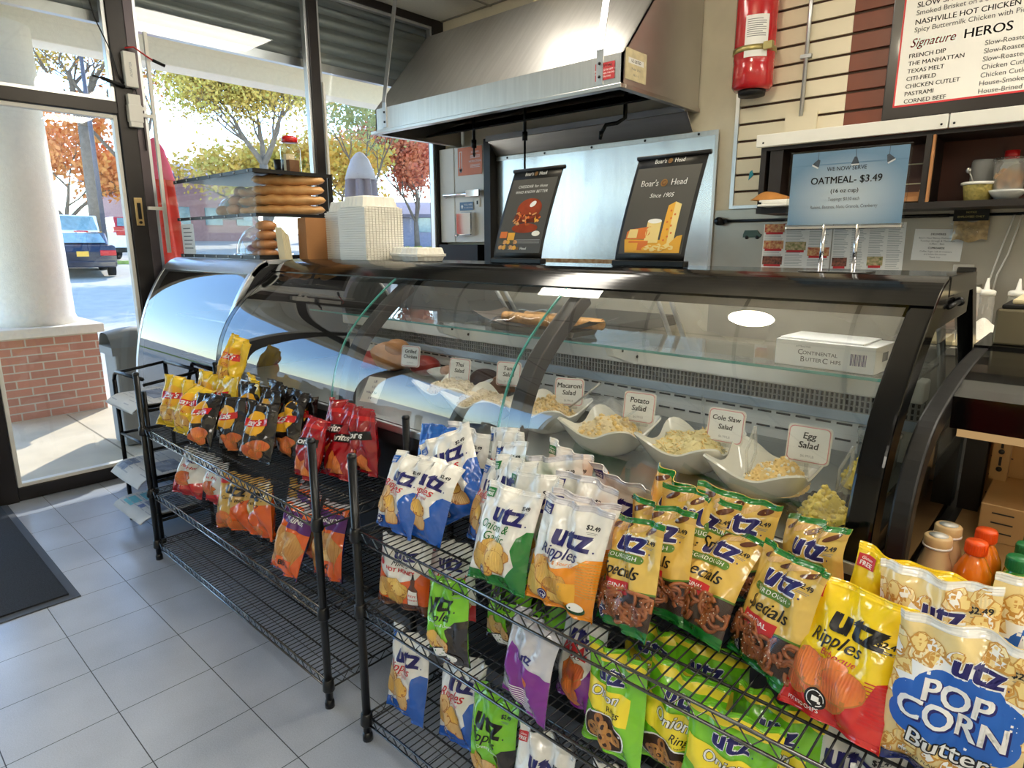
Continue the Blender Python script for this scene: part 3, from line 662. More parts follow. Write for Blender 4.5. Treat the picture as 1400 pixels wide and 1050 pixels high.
# fire suppression panel
fp = thing('suppression_cabinet', 'white wall cabinet with orange and blue stickers in the window corner', 'fire panel', (-4.26, YB - 0.02, 1.52))
M('orange_sign', rgb(226, 130, 92), 0.55); M('blue_sign', rgb(92, 124, 160), 0.5)
MB().box(-.31, .29, -.04, .02, 0, .81).box(-.31, -.12, -.046, -.04, 0, .81).build('cabinet', ['white_paint'], fp, bevel=0.004)
d = D(); d.rect(-.065, .235, .57, .80, 'orange_sign', 1).rect(-.045, -.012, .60, .77, 'white_ink', 2).poly([(-.055, .635), (-.002, .635), (-.028, .59)], 'white_ink', 2).rect(-.038, -.019, .625, .765, 'orange_sign', 3)
d.text('K GUARD', .15, .755, .022, 'white_ink', 2).text('INSTRUCTIONS', .15, .68, .022, 'white_ink', 2)
for i in range(3): d.rect(.09, .21, .725 - i * .009, .728 - i * .009, 'white_ink', 2); d.rect(.09, .21, .65 - i * .01, .653 - i * .01, 'white_ink', 2)
mm = ['orange_sign']; MB().decal(d, lambda x, z, o: (x, -.0465 - o, z), mm).build('sticker', mm, fp)['label'] = 'orange sticker with white arrow'
d = D(); d.rect(-.05, .12, .275, .345, 'blue_sign', 1).poly([(-.035, .31), (-.02, .325), (-.005, .31), (-.02, .285)], 'white_ink', 2).text('PULL HERE', .06, .322, .022, 'white_ink', 2).text('IN CASE OF FIRE', .06, .297, .015, 'white_ink', 2)
mm = ['blue_sign']; MB().decal(d, lambda x, z, o: (x, -.0465 - o, z), mm).build('sticker', mm, fp)['label'] = 'blue sticker'
MB().box(-.05, .14, -.10, -.04, .06, .255).box(-.06, -.02, -.11, -.09, .05, .075).build('pull_station', ['chrome'], fp, bevel=0.01)
MB().tube([(-.22, -.05, .395), (-.22, -.08, .41), (.2, -.08, .41)], .014).box(.08, .24, -.1, -.05, .385, .44).build('handle', ['chrome'], fp, bevel=0.003)
MB().box(.15, .20, -.05, -.04, .30, .37, 0).box(.168, .183, -.053, -.05, .32, .35, 1).build('switch_plate', ['white_plastic', 'black_plastic'], fp)
# fire extinguisher
M('ext_red', rgb(186, 14, 24), 0.22, coat=0.6, var=0.03)
ex = thing('fire_extinguisher', 'red fire extinguisher strapped to the cream slatwall', 'fire extinguisher', (-1.695, YB - 0.13, 2.36))
MB().lathe([(.0, .03), (.10, .03), (.115, .05), (.116, .16), (.113, .168), (.116, .176), (.113, .184), (.116, .19), (.116, .60), (.113, .608), (.116, .616), (.116, .74), (.10, .80), (.06, .84), (.0, .85)], seg=40).build('body', ['ext_red'], ex)
MB().lathe([(.0, 0), (.075, 0), (.08, .035), (.0, .036)], seg=28).build('foot_ring', ['black_plastic'], ex)
def cyl_map(r, zc, a0): return lambda x, z, o: ((r + o) * math.sin(a0 + x / r), -(r + o) * math.cos(a0 + x / r), zc + z)
d = D(); d.rect(-.065, .065, -.11, .11, 'paper', 1)
for i in range(9): d.rect(-.055, .05 if i % 3 else .03, .085 - i * .011, .089 - i * .011, 'ink_grey', 2)
its = d.cut([-.055 + i * .011 for i in range(11)], []); d.items = [(v.tolist(), f, m_, l_) for v, f, m_, l_ in its]
mm = ['paper']; MB().decal(d, cyl_map(.117, .30, .45), mm).build('label_sticker', mm, ex)
M('band', rgb(176, 164, 110), 0.35, 0.8)
MB().lathe([(.1195, .225), (.1215, .226), (.1215, .254), (.1195, .255)], seg=40).box(.09, .14, -.1, -.07, .22, .26).build('strap', ['band'], ex)
d = D(); d.rect(-.03, .03, -.08, .06, 'paper', 1).rect(-.02, .02, .02, .04, 'ink_grey', 2).rect(-.02, .015, -.02, -.0, 'ink_grey', 2).ell(0, .05, .005, .005, 'ink', 2)
mm = ['paper']; MB().decal(d, lambda x, z, o: (-.06 + x, -.125 - o, .60 + z), mm).box(-.08, -.02, -.125, -.124, .52, .66).build('inspection_tag', mm, ex)
MB().box(-.03, .03, .1, .128, .3, .7).build('bracket', ['black_metal'], ex)
# menu board
M('menu_frame', rgb(24, 16, 16), 0.35, coat=0.3); M('menu_white', rgb(236, 234, 228), 0.45, var=0.01)
mb_ = thing('menu_board', 'black framed white menu board with red border, high on the brown slatwall', 'menu board', (-1.0, YB - 0.06, 2.145))
MB().box(0, 2.2, .0, .035, 0, 1.2).build('frame', ['menu_frame'], mb_, bevel=0.006)
d = D(); d.rect(.05, 2.15, .06, 1.14, 'ink_red', 1).rect(.058, 2.142, .069, 1.13, 'menu_white', 2)
z = .70
for nm, pr, ds in (('CHICKEN PARM', '$18.17', 'Chicken Cutlet, Tomato Sauce & Melted Mozzarella'), ('PULLED PORK SANDWICH', '$14.55', 'Pulled Pork on a Sweet Roll with Cole Slaw'), ('SLOW SMOKED BRISKET SANDWICH', '$16.63', 'Smoked Brisket on a Sweet Roll with Caramelized Onions & BBQ'), ('NASHVILLE HOT CHICKEN', '$12.47', 'Spicy Buttermilk Chicken with Pickles & Cole Slaw')):
    d.text(nm + '  |  ' + pr, .11, z, .036, 'ink', 3, .014, left=True); d.text(ds, .11, z - .036, .033, 'ink_grey', 3, .004, left=True); z -= .08
d.text('House-Made Meatballs on a Toasted Hero', .11, .75, .033, 'ink_grey', 3, left=True)
d.text('Signature', .10, .362, .058, 'ink_red', 3, .005, .35, .9, left=True).text('HEROS', .33, .362, .06, 'ink', 3, .016, 0, 1.05, left=True).ell(.68, .365, .062, .036, 'ink_red', 3).text('$14.55', .68, .365, .036, 'white_ink', 4, .03)
for i, (nm, ds) in enumerate((('FRENCH DIP', 'Slow-Roasted Roast Beef Dipped in Beef Jus'), ('THE MANHATTAN', 'Slow-Roasted Roast Beef, Melted Mozzarella'), ('TEXAS MELT', 'Slow-Roasted Roast Beef, Bacon, BBQ Sauce'), ('CITI-FIELD', 'Chicken Cutlet, Prosciutto, Mozzarella'), ('CHICKEN CUTLET', 'Chicken Cutlet, Melted Muenster, Bacon'), ('PASTRAMI', 'House-Smoked Pastrami with Spicy Brown Mustard'), ('CORNED BEEF', 'House-Brined Corned Beef with Spicy Mustard'))):
    zz = .302 - i * .0365; d.text(nm, .10, zz, .029, 'ink', 3, .014, left=True); d.text(ds, .42, zz + .003, .031, 'ink_grey', 3, .006, left=True)
d.items.reverse()
mm = ['menu_white']; MB().decal(d, lambda x, z, o: (x, -.0015 - o, z), mm, step=.0007).build('menu_sheet', mm, mb_)
# open shelf cabinet under the menu
M('cab_dark', rgb(30, 22, 18), 0.5, var=0.2); M('cab_brown', rgb(84, 40, 24), 0.45)
cb = thing('menu_shelf_cabinet', 'dark open wall cabinet with a white rail under the menu board', 'cabinet', (-1.52, 3.74, 1.67))
MB().box(0, 2.6, 0, .33, 0, .03).box(0, 2.6, 0.01, .33, .34, .36).box(0, .03, 0.01, .33, .03, .34).box(.80, .825, 0.01, .33, .03, .34).box(.05, .12, 0.02, .33, .03, .34).build('carcass', ['cab_dark'], cb)
MB().box(.03, 2.6, .32, .335, .03, .34).build('back_panel', ['cab_brown'], cb)
for z in (.14, .24): MB().box(.2, .8, .318, .321, z, z + .006).build('panel_line', ['old_label'], cb)
rl = MB()
for x0, x1 in ((-.02, .885), (.89, 2.6)): rl.box(x0, x1, -.02, .0, .36, .42).box(x0, x1, -.02, .32, .415, .425)
rl.build('front_rail', ['white_paint'], cb, bevel=.003)
rs = MB()
for x in (.02, .86, .91): rs.cyl((x, -.02, .38), (x, -.023, .38), .005)
rs.build('rivet', ['black_metal'], cb)
MB().box(.83, .84, .0, .03, .03, .34).build('edge_strip', ['kraft'], cb)
def lathe_thing(name, label, cat, loc, parts, group=None, rotz=0):
    t = thing(name, label, cat, loc, rotz, group)
    for nm, prof, mat in parts: MB().lathe(prof, seg=28).build(nm, [mat], t, fix=True)
    return t
M('potato_yellow', rgb(226, 206, 120), 0.7, var=0.15, vs=60, bump=0.6, bs=80); M('crouton', rgb(216, 160, 92), 0.8, var=0.2, vs=20, bump=0.3)
t = lathe_thing('deli_tub', 'small cream tub with a spoon standing on the cabinet shelf', 'tub', (-.50, 3.86, 1.701), [('tub', [(0, 0), (.05, 0), (.062, .075), (.068, .08), (.066, .088), (.0, .084)], 'potato_yellow'), ('rim', [(.066, .074), (.071, .076), (.071, .086), (.066, .088)], 'white_plastic')])
MB().tube([(-.02, 0, .08), (-.035, 0, .12), (-.045, 0, .14)], .004).ball((-.047, 0, .145), (.012, .004, .014)).build('spoon', ['steel'], t)
t = lathe_thing('snack_bowl', 'shallow grey bowl under the clear crouton tub', 'bowl', (-.385, 3.86, 1.701), [('bowl', [(0, 0), (.04, 0), (.072, .035), (.076, .045), (.06, .044), (0, .03)], 'paper_grey')])
t = lathe_thing('crouton_tub', 'clear plastic tub of bread cubes on the cabinet shelf', 'tub', (-.385, 3.86, 1.748), [('tub', [(0, 0), (.058, 0), (.066, .13), (.068, .132)], 'cloudy_plastic'), ('lid', [(0, .146), (.07, .142), (.072, .132), (.066, .130)], 'clear_plastic')])
rd = random.Random(2); cq = MB()
for i in range(46):
    a = rd.uniform(0, 2 * PI); r = .046 * math.sqrt(rd.random()); T = Matrix.Translation((r * math.cos(a), r * math.sin(a), rd.uniform(.015, .085))) @ Matrix.Rotation(rd.uniform(0, 3), 4, Vector((rd.random(), rd.random(), rd.random())).normalized())
    s = rd.uniform(.007, .011); cq.box(-s, s, -s, s, -s, s, 0, T)
o = cq.build('bread_cubes', ['crouton'], t); o['kind'] = 'stuff'
lathe_thing('dark_shaker', 'dark grey plastic shaker at the back of the cabinet shelf', 'shaker', (-.505, 3.98, 1.701), [('body', [(0, 0), (.05, 0), (.05, .19), (.045, .2), (0, .2)], 'bin_grey')])
lathe_thing('red_cap_bottle', 'bottle with a red cap behind the crouton tub', 'bottle', (-.40, 3.99, 1.701), [('bottle', [(0, 0), (.04, 0), (.04, .16), (.02, .2), (0, .2)], 'paper_grey'), ('cap', [(.0, .195), (.03, .195), (.03, .235), (0, .236)], 'red')])
t = thing('small_box', 'small open brown carton on the cabinet shelf beside the oatmeal sign', 'box', (-.77, 3.84, 1.701))
MB().box(-.07, .05, -.07, .08, 0, .006).box(-.07, -.064, -.07, .08, 0, .05).box(.044, .05, -.07, .08, 0, .06).box(-.07, .05, .074, .08, 0, .06).box(-.07, .05, -.07, -.064, 0, .03).build('carton', ['kraft'], t)
t = thing('bread_heel', 'piece of brown toast lying on a white tray by the cabinet', 'bread', (-1.42, 3.70, 1.742))
M('toast', rgb(178, 120, 56), 0.8, var=0.25, bump=0.4, bs=60)
MB().grid(lambda u, v: (-.10 + .22 * u, -.05 + .1 * v, .045 * (1 - (2 * u - 1) ** 4) * (1 - (2 * v - 1) ** 4) * (.7 + .3 * math.sin(5 * u))), 14, 8).box(-.10, .12, -.05, .05, -.002, .002).build('crust', ['toast'], t)
t = thing('serving_tray', 'white tray sticking out under the brown toast', 'tray', (-1.35, 3.705, 1.703))
MB().box(-.12, .12, -.08, .06, .0, .012).box(-.10, .12, -.075, .06, .012, .024).box(-.12, .12, -.06, .06, .024, .036).build('tray', ['white_plastic'], t, bevel=.004)
# rail and papers on the steel wall
t = thing('tool_rail', 'black wall rail on a caster bracket along the steel wall', 'rail', (-1.88, YB - .04, 1.645))
MB().tube([(0, 0, 0), (1.25, 0, 0)], .009).tube([(1.25, 0, 0), (2.6, 0, 0)], .007).build('bar', ['black_metal'], t)
MB().cyl((0, -.03, 0), (0, .02, 0), .026).box(-.02, .05, -.01, .025, -.012, .012).build('bracket', ['black_metal'], t)
M('photo_red', rgb(178, 60, 48), 0.6, var=0.5, vs=60, col2=rgb(228, 190, 130)); M('photo_green', rgb(110, 120, 60), 0.6, var=0.5, vs=60, col2=rgb(214, 190, 150)); M('photo_dark', rgb(50, 36, 34), 0.6, var=0.5, vs=60, col2=rgb(150, 90, 70))
def menu_paper(label, x, z, w, h, cols, photos, rot=0):
    t = thing('paper_menu', label, 'menu', (x, YB - .014, z), 0, 'takeout menus on the steel wall'); t.rotation_euler.y = rot
    MB().box(0, w, -.001, .0, 0, h).build('sheet', ['paper'], t)
    d = D(); cw = w / cols; rd = random.Random(int(x * 100))
    for c_ in range(cols):
        z_ = h - .02; x0 = c_ * cw + .008; x1 = (c_ + 1) * cw - .008
        while z_ > .015:
            d.rect(x0, x0 + (x1 - x0) * rd.uniform(.7, 1), z_, z_ + .003, 'ink_light', 1); z_ -= .0095
    for c_, fz, m_ in photos:
        d.rect(c_ * cw + .006, (c_ + 1) * cw - .006, fz * h, fz * h + .05, m_, 2); d.rect(c_ * cw + .015, (c_ + 1) * cw - .015, fz * h - .012, fz * h + .001, 'ink_red', 3)
    mm = ['ink_light']; MB().decal(d, lambda x, z, o: (x, -.0012 - o, z), mm).build('print', mm, t)
menu_paper('left takeout menu with photos of sandwiches taped to the steel wall', -1.60, 1.35, .40, .27, 3, ((0, .82, 'photo_red'), (0, .45, 'photo_red'), (1, .42, 'photo_green'), (2, .3, 'photo_red'), (0, .1, 'photo_dark')))
menu_paper('right takeout menu behind the sign posts on the steel wall', -1.19, 1.345, .37, .265, 4, ((0, .1, 'photo_dark'), (2, .12, 'photo_green')), R(-1))
t = thing('wall_notice', 'white typed notice taped to the steel wall right of the menus', 'notice', (-.785, YB - .014, 1.415)); t.rotation_euler.y = R(1.5)
MB().box(0, .225, -.001, 0, 0, .165).build('sheet', ['paper'], t)
d = D(); d.text('DELIVERIES', .11, .138, .014, 'ink', 1, .02)
for i, q in enumerate(('Boar\'s Head Bakery Deliveries are', 'Tuesdays through & Thursdays', '5:30am - 8am')): d.text(q, .11, .118 - i * .015, .0125, 'ink_grey', 1)
d.text('CUPBOARDS', .11, .066, .013, 'ink', 1, .02).text('Coffee, Sugar, Lids & Creamers', .11, .048, .0115, 'ink_grey', 1).text('are below the counter', .11, .034, .0115, 'ink_grey', 1).text('Thank You', .11, .018, .0115, 'ink_grey', 1)
mm = ['ink']; MB().decal(d, lambda x, z, o: (x, -.0012 - o, z), mm).build('print', mm, t)
t = thing('black_wall_sign', 'small black sign hung on the rail above the typed notice', 'sign', (-.61, YB - .055, 1.615))
MB().box(0, .15, -.003, .0, 0, .062).build('board', ['black_plastic'], t); d = D(); d.text('NOTICE', .075, .042, .012, 'band', 1).text('EMPLOYEES ONLY', .075, .02, .014, 'band', 1); mm = ['band']; MB().decal(d, lambda x, z, o: (x, -.0035 - o, z), mm).build('print', mm, t)
t = thing('plastic_bag', 'crumpled clear bag of tan pieces hanging below the black sign', 'bag', (-.53, YB - .05, 1.515)); M('tan_bits', rgb(186, 158, 112), 0.6, var=0.3, vs=40, bump=.5)
rd = random.Random(8)
MB().grid(lambda u, v: (-.075 + .15 * u, -.03 * math.sin(PI * u) * math.sin(PI * min(1, v + .2)) - .004 * math.sin(17 * u + 9 * v), .0 + .10 * v + .008 * math.sin(9 * u)), 14, 10).build('contents', ['tan_bits'], t)
MB().grid(lambda u, v: (-.085 + .17 * u, -.04 * math.sin(PI * u) * math.sin(PI * min(1, v + .1)) - .006 - .005 * math.sin(13 * u - 7 * v), -.006 + .13 * v), 14, 10).build('plastic', ['clear_plastic'], t)
t = thing('white_strings', 'two white strings hanging from the rail above the squeeze bottles', 'string', (-.36, YB - .04, 1.15))
MB().tube([(0, 0, .49), (-.03, -.02, .33), (-.06, -.02, .16), (-.07, 0, .0)], .004).tube([(.03, 0, .49), (0, -.02, .30), (-.03, -.02, .2), (-.05, 0, .02)], .004).build('string', ['white_plastic'], t)
t = thing('wall_outlet', 'steel wall outlet behind the squeeze bottles', 'outlet', (-.54, YB - .013, 1.355)); MB().box(-.045, .045, -.008, 0, -.04, .04, 0).box(-.025, .025, -.012, -.008, -.03, .012, 1).build('cover', ['steel', 'black_plastic'], t, bevel=.003)
t = thing('van_magnet', 'small dark green van shaped magnet on the steel wall', 'magnet', (-1.73, YB - .014, 1.53)); M('van_green', rgb(58, 84, 78), 0.4)
MB().prism([(0, 0, .012), (.11, 0, .012), (.12, 0, .03), (.105, 0, .034), (.09, 0, .056), (.01, 0, .056), (0, 0, .03)], (0, -.006, 0)).build('van_body', ['van_green'], t)
MB().cyl((.025, -.007, .012), (.025, 0, .012), .011).cyl((.092, -.007, .012), (.092, 0, .012), .011).build('wheel', ['black_plastic'], t)
# little teal paper scrap and fish sticker on the slatwall
t = thing('teal_tag', 'small teal paper tag stuck to the cream slatwall', 'tag', (-1.72, YB - .0215, 1.89)); M('teal', rgb(40, 140, 160), 0.6); MB().prism([(0, 0, 0), (.03, 0, .03), (.02, 0, .06), (.005, 0, .05)], (0, -.002, 0)).build('paper', ['teal'], t)
# prep table on the right, with bottles, board, towel
pt = thing('prep_table', 'steel prep table against the back wall behind the drinks case', 'table', (.9, 3.68, 0))
MB().box(-1.6, 1.6, -.42, .4, 1.03, 1.07).build('tabletop', ['steel_dull'], pt, bevel=.005); MB().box(-1.6, 1.6, -.38, .4, .1, 1.03).build('cabinet', ['steel_dull'], pt)
for x in (-1.5, 1.5): MB().cyl((x, -.3, 0), (x, -.3, .1), .03).cyl((x, .3, 0), (x, .3, .1), .03).build('leg', ['steel'], pt)
t = thing('cutting_board', 'cream cutting board on the prep table behind the case', 'cutting board', (-.36, 3.44, 1.071)); M('board_cream', rgb(232, 216, 176), 0.5, var=.04); MB().box(-.26, .3, -.15, .14, 0, .02).build('board', ['board_cream'], t, bevel=.005)
t = thing('towel', 'crumpled white towel on the cutting board', 'towel', (-.335, 3.47, 1.091)); M('terry', rgb(238, 234, 224), 0.95, var=.03, bump=.4, bs=200)
rd = random.Random(4); ph = [rd.uniform(0, 6) for _ in range(8)]
def tow(u, v):
    x = -.11 + .24 * u; y = -.09 + .18 * v; e = (1 - (2 * u - 1) ** 4) * (1 - (2 * v - 1) ** 4)
    return (x, y, .002 + e * (.03 + .045 * math.exp(-((u - .35) ** 2 + (v - .5) ** 2) * 9) + .014 * math.sin(14 * u + 4 * v + ph[0]) + .012 * math.sin(11 * v - 7 * u + ph[1])))
MB().grid(tow, 26, 20).build('cloth', ['terry'], t)
sq = [(0, 0), (.036, 0), (.038, .01), (.036, .15), (.034, .17), (.034, .178)]
def squeeze(label, x, y, fill, fh, h=.178, z=1.0915):
    t = thing('squeeze_bottle', label, 'bottle', (x, y, z), 0, 'squeeze bottles on the prep table')
    MB().lathe([(r, zz * h / .178) for r, zz in sq]).build('bottle', ['cloudy_plastic'], t)
    MB().lathe([(0, .002), (.034, .002), (.0345, fh), (0, fh)]).build('sauce', [fill], t)
    MB().lathe([(.037, h - .004), (.038, h + .014), (.03, h + .02), (.012, h + .024), (.004, h + .075), (0, h + .075)]).build('nozzle_cap', ['white_plastic'], t)
M('sauce_pink', rgb(206, 120, 84), 0.4); M('sauce_yellow', rgb(206, 160, 60), 0.4); M('sauce_olive', rgb(128, 100, 50), 0.4); M('sauce_red', rgb(170, 70, 50), 0.4)
squeeze('squeeze bottle half full of pink sauce, in front of the others', -.425, 3.52, 'sauce_pink', .11, .2)
squeeze('squeeze bottle of mustard yellow sauce behind the pink one', -.385, 3.68, 'sauce_yellow', .07, .2, 1.072)
squeeze('squeeze bottle with a little olive oil, right of the others', -.27, 3.70, 'sauce_olive', .05, .2, 1.072)
squeeze('squeeze bottle of red sauce peeking out left of the pink one', -.50, 3.70, 'sauce_red', .10, .18, 1.072)
for x, y, lb in ((-.72, 3.92, 'left'), (-.68, 3.93, 'right')):
    t = thing('salt_shaker', f'tiny white salt shaker below the typed notice, {lb} of the pair', 'shaker', (x, y, 1.30)); MB().lathe([(0, 0), (.014, 0), (.015, .02), (.01, .034), (0, .038)], seg=14).build('body', ['white_plastic'], t)
t = thing('narrow_shelf', 'narrow steel ledge below the papers on the steel wall', 'shelf', (-1.9, 3.9, 1.285)); MB().box(0, 1.45, -.03, YB - 3.913, 0, .014).build('ledge', ['steel_dull'], t); MB().box(.1, .12, 0, .18, -.08, 0).box(1.3, 1.32, 0, .18, -.08, 0).build('bracket', ['steel'], t)
# ------------------------------------------------------------------ deli cases
def smooth(pts, n=5):
    out = []
    for i in range(len(pts) - 1):
        p0 = pts[max(0, i - 1)]; p1 = pts[i]; p2 = pts[i + 1]; p3 = pts[min(len(pts) - 1, i + 2)]
        for k in range(n):
            t = k / n
            out.append(tuple(0.5 * (2 * b + (c_ - a_) * t + (2 * a_ - 5 * b + 4 * c_ - e_) * t * t + (3 * b - a_ - 3 * c_ + e_) * t ** 3) for a_, b, c_, e_ in zip(p0, p1, p2, p3)))
    return out + [pts[-1]]
def inset(prof, w):
    out = []
    for i, p in enumerate(prof):
        q0 = prof[max(0, i - 1)]; q1 = prof[min(len(prof) - 1, i + 1)]
        t = Vector((q1[0] - q0[0], q1[1] - q0[1])).normalized(); out.append((p[0] + t.y * w, p[1] - t.x * w))
    return out
M('arm_grey', rgb(70, 66, 66), 0.4, 0.3); M('case_white', rgb(232, 234, 232), 0.35, 0.0); M('case_blue', rgb(168, 186, 204), 0.4, 0.2, var=.12); M('case_deck', rgb(150, 156, 156), 0.35, 0.7, var=.1); M('case_dark', rgb(34, 34, 38), 0.5)
XL, XR = -3.27, -0.315
CP = smooth([(1.335, .86), (1.345, .94), (1.375, 1.045), (1.43, 1.145), (1.50, 1.222), (1.59, 1.298), (1.68, 1.362), (1.755, 1.404), (1.82, 1.422)])
RB = [(2.62, .87), (2.60, .99), (2.50, 1.13), (2.22, 1.418)]
dc = thing('deli_case', 'long black curved-glass deli case holding bowls of salad', 'deli case', (0, 0, 0))
cm = MB(); cm.box(XL, XR + .05, 1.40, 2.62, .12, .80).box(XL, XR + .05, 1.337, 2.62, .80, .862); cm.box(XL + .02, XR + .03, 1.45, 2.5, 0, .12)
cm.build('cabinet', ['case_dark'], dc)
MB().box(XL, XR + .05, 1.33, 1.345, .845, .872).build('glass_rail', ['alu'], dc, bevel=.003)
MB().box(XL + .05, XR, 1.36, 2.12, .862, .868).build('deck', ['case_deck'], dc)
tops = MB(); tops.box(XL, XR + .05, 1.815, 2.26, 1.398, 1.422)
tops.build('top_deck', ['black_gloss'], dc, bevel=.006)
fa = [p for p in CP if p[1] > 1.352]; fa = [(p[0] - .003, p[1] + .003) for p in fa]
MB().sweep_yz(fa, .035, XL, XR + .05).build('front_fascia', ['black_gloss'], dc)
div = [XL + .05, -2.2, -1.29, XR]
gp = [p for p in CP if p[1] < 1.375]
for a, b_ in zip(div[:-1], div[1:]):
    n = len(gp)
    MB().grid(lambda u, v: (a + .004 + (b_ - a - .008) * u, gp[min(n - 1, int(round(v * (n - 1))))][0], gp[min(n - 1, int(round(v * (n - 1))))][1]), 1, n - 1).build('curved_glass', ['case_glass'], dc)
for x in (-2.2, -1.29):
    MB().sweep_yz(gp, .007, x - .0025, x + .0025).build('glass_edge', ['glass_edge'], dc)
    ar = inset(gp, .025); MB().sweep_yz(ar, .05, x + .012, x + .062).build('support_arm', ['arm_grey'], dc, bevel=.004)
def end_panel(parent, x0, x1, prof, rb, w, gx, gmat, zb):
    f = MB(); f.sweep_yz(prof, w, x0, x1); f.build('end_arch', ['black_gloss'], parent, bevel=.006)

    ip = inset(prof, w * .8); ipz = [p for p in ip if p[1] > zb]
    poly = [(gx, p[0], p[1]) for p in ipz] + [(gx, p[0], p[1]) for p in reversed(rb)]
    MB().face(poly).build('side_glass', [gmat], parent)
end_panel(dc, XR, XR + .052, CP, RB, .075, XR + .03, 'side_glass', .87)
bp = MB()
def bar_yz(mb, p, q, w, x0, x1, m=0):
    t = Vector((q[0] - p[0], q[1] - p[1])).normalized(); nx, nz = -t.y * w / 2, t.x * w / 2
    mb.prism([(x0, p[0] + nx, p[1] + nz), (x0, p[0] - nx, p[1] - nz), (x0, q[0] - nx, q[1] - nz), (x0, q[0] + nx, q[1] + nz)], (x1 - x0, 0, 0), m)
for p, q in zip(RB[:-1], RB[1:]): bar_yz(bp, p, q, .055, XR + .004, XR + .05)
bar_yz(bp, (1.84, 1.40), (2.25, 1.40), .05, XR + .002, XR + .052); bar_yz(bp, (1.70, 1.335), (2.20, 1.345), .07, XR + .006, XR + .046)
bar_yz(bp, (1.36, .88), (2.6, .88), .06, XR + .004, XR + .05)
bp.build('end_frame', ['black_gloss'], dc, bevel=.004)
MB().tube([(XR + .055, 1.83, 1.352), (XR + .055, 1.98, 1.356)], .006).ball((XR + .055, 1.98, 1.356), .012).build('hinge_rod', ['black_metal'], dc)
f = MB(); f.sweep_yz(CP, .075, XL, XL + .055); f.build('end_arch', ['black_gloss'], dc, bevel=.006)
MB().face([(XL + .01, p[0], p[1]) for p in CP] + [(XL + .01, p[0], p[1]) for p in reversed(RB)]).build('end_wall', ['case_dark'], dc, solid=.01)
# inside of the case
ins = MB(); ins.box(XL + .06, XR - .005, 2.10, 2.13, .868, .965, 0); ins.build('slotted_panel', ['case_white'], dc)
sl = MB(); x = XL + .12
while x < XR - .08:
    for z in (.955, .905): sl.box(x, x + .045, 2.0975, 2.1, z - .003, z + .003)
    x += .062
sl.build('slots', ['case_dark'], dc)
MB().box(XL + .06, XR - .005, 2.085, 2.13, .966, 1.0).build('blue_panel', ['case_blue'], dc, bevel=.004)
gr = MB(); gr.box(XL + .06, XR - .005, 2.10, 2.11, 1.0, 1.056, 1); x = XL + .07
while x < XR - .01: gr.box(x, x + .006, 2.088, 2.1, 1.0, 1.056, 0); x += .0145
for z in (1.0, 1.018, 1.037, 1.054): gr.box(XL + .06, XR - .005, 2.087, 2.094, z - .002, z + .002, 0)
gr.build('vent_grille', ['bin_grey', 'case_dark'], dc)
MB().box(XL + .06, XR - .005, 2.06, 2.14, 1.058, 1.122).build('white_header', ['case_white'], dc, bevel=.006)
shf_ = MB().box(XL + .06, XR - .006, 1.86, 2.24, 1.146, 1.154, 0).build('glass_shelf', ['case_glass'], dc)
MB().box(XL + .06, XR - .006, 1.857, 1.861, 1.146, 1.154).build('shelf_edge', ['glass_edge'], dc)
for x in (-2.2, -1.29): MB().prism([(x + .018, 1.88, 1.143), (x + .018, 2.14, 1.143), (x + .018, 2.14, 1.06), (x + .018, 2.05, 1.06), (x + .018, 1.90, 1.11)], (.03, 0, 0)).cyl((x + .05, 1.95, 1.125), (x + .052, 1.95, 1.125), .006, m=1).cyl((x + .05, 2.05, 1.09), (x + .052, 2.05, 1.09), .006, m=1).build('shelf_bracket', ['case_white', 'black_metal'], dc)
MB().box(XL + .06, XR - .005, 2.13, 2.61, .868, .90).build('rear_ledge', ['case_deck'], dc)
for a, b_ in zip(div[:-1], div[1:]):
    q = MB(); p0, p1 = Vector((0, 2.595, .92)), Vector((0, 2.24, 1.39))
    q.add([(a + .03, p0.y, p0.z), (b_ - .03, p0.y, p0.z), (b_ - .03, p1.y, p1.z), (a + .03, p1.y, p1.z)], [(0, 1, 2, 3)])
    o = q.build('rear_door', ['cloudy_plastic'], dc)
    fr_ = MB()
    for x in (a + .03, b_ - .03): fr_.tube([(x, p0.y, p0.z), (x, p1.y, p1.z)], .012, 4)
    fr_.tube([(a + .03, p0.y, p0.z), (b_ - .03, p0.y, p0.z)], .012, 4).tube([(a + .03, p1.y, p1.z), (b_ - .03, p1.y, p1.z)], .012, 4); fr_.build('door_frame', ['alu'], o)
MB().tube([(XL + .1, 1.90, 1.382), (XR - .05, 1.90, 1.382)], .011, 12).build('light_tube', ['tube_light'], dc)

# small case on the left
sx0, sx1 = -4.5, XL - .012
SP = smooth([(1.326, .50), (1.335, .62), (1.35, .78), (1.38, .93), (1.425, 1.08), (1.49, 1.225), (1.56, 1.335), (1.62, 1.395), (1.67, 1.418)])
sc = thing('corner_case', 'small silver-framed curved glass case in the window corner, reflecting the sky', 'display case', (0, 0, 0))
MB().box(sx0, sx1, 1.325, 2.3, .1, .50).box(sx0 + .02, sx1 - .02, 1.4, 2.25, 0, .1).build('cabinet', ['case_dark'], sc)
MB().box(sx0, sx1, 1.66, 2.3, 1.396, 1.42).build('top_deck', ['alu'], sc, bevel=.004)
sfa = [p for p in SP if p[1] > 1.345]; MB().sweep_yz([(p[0] - .003, p[1] + .003) for p in sfa], .03, sx0, sx1).build('front_fascia', ['alu'], sc)
for x in (sx0, sx1 - .035): MB().sweep_yz(SP, .03, x, x + .035).build('end_arch', ['alu'], sc, bevel=.004)
sg = [p for p in SP if p[1] < 1.37]; n = len(sg)
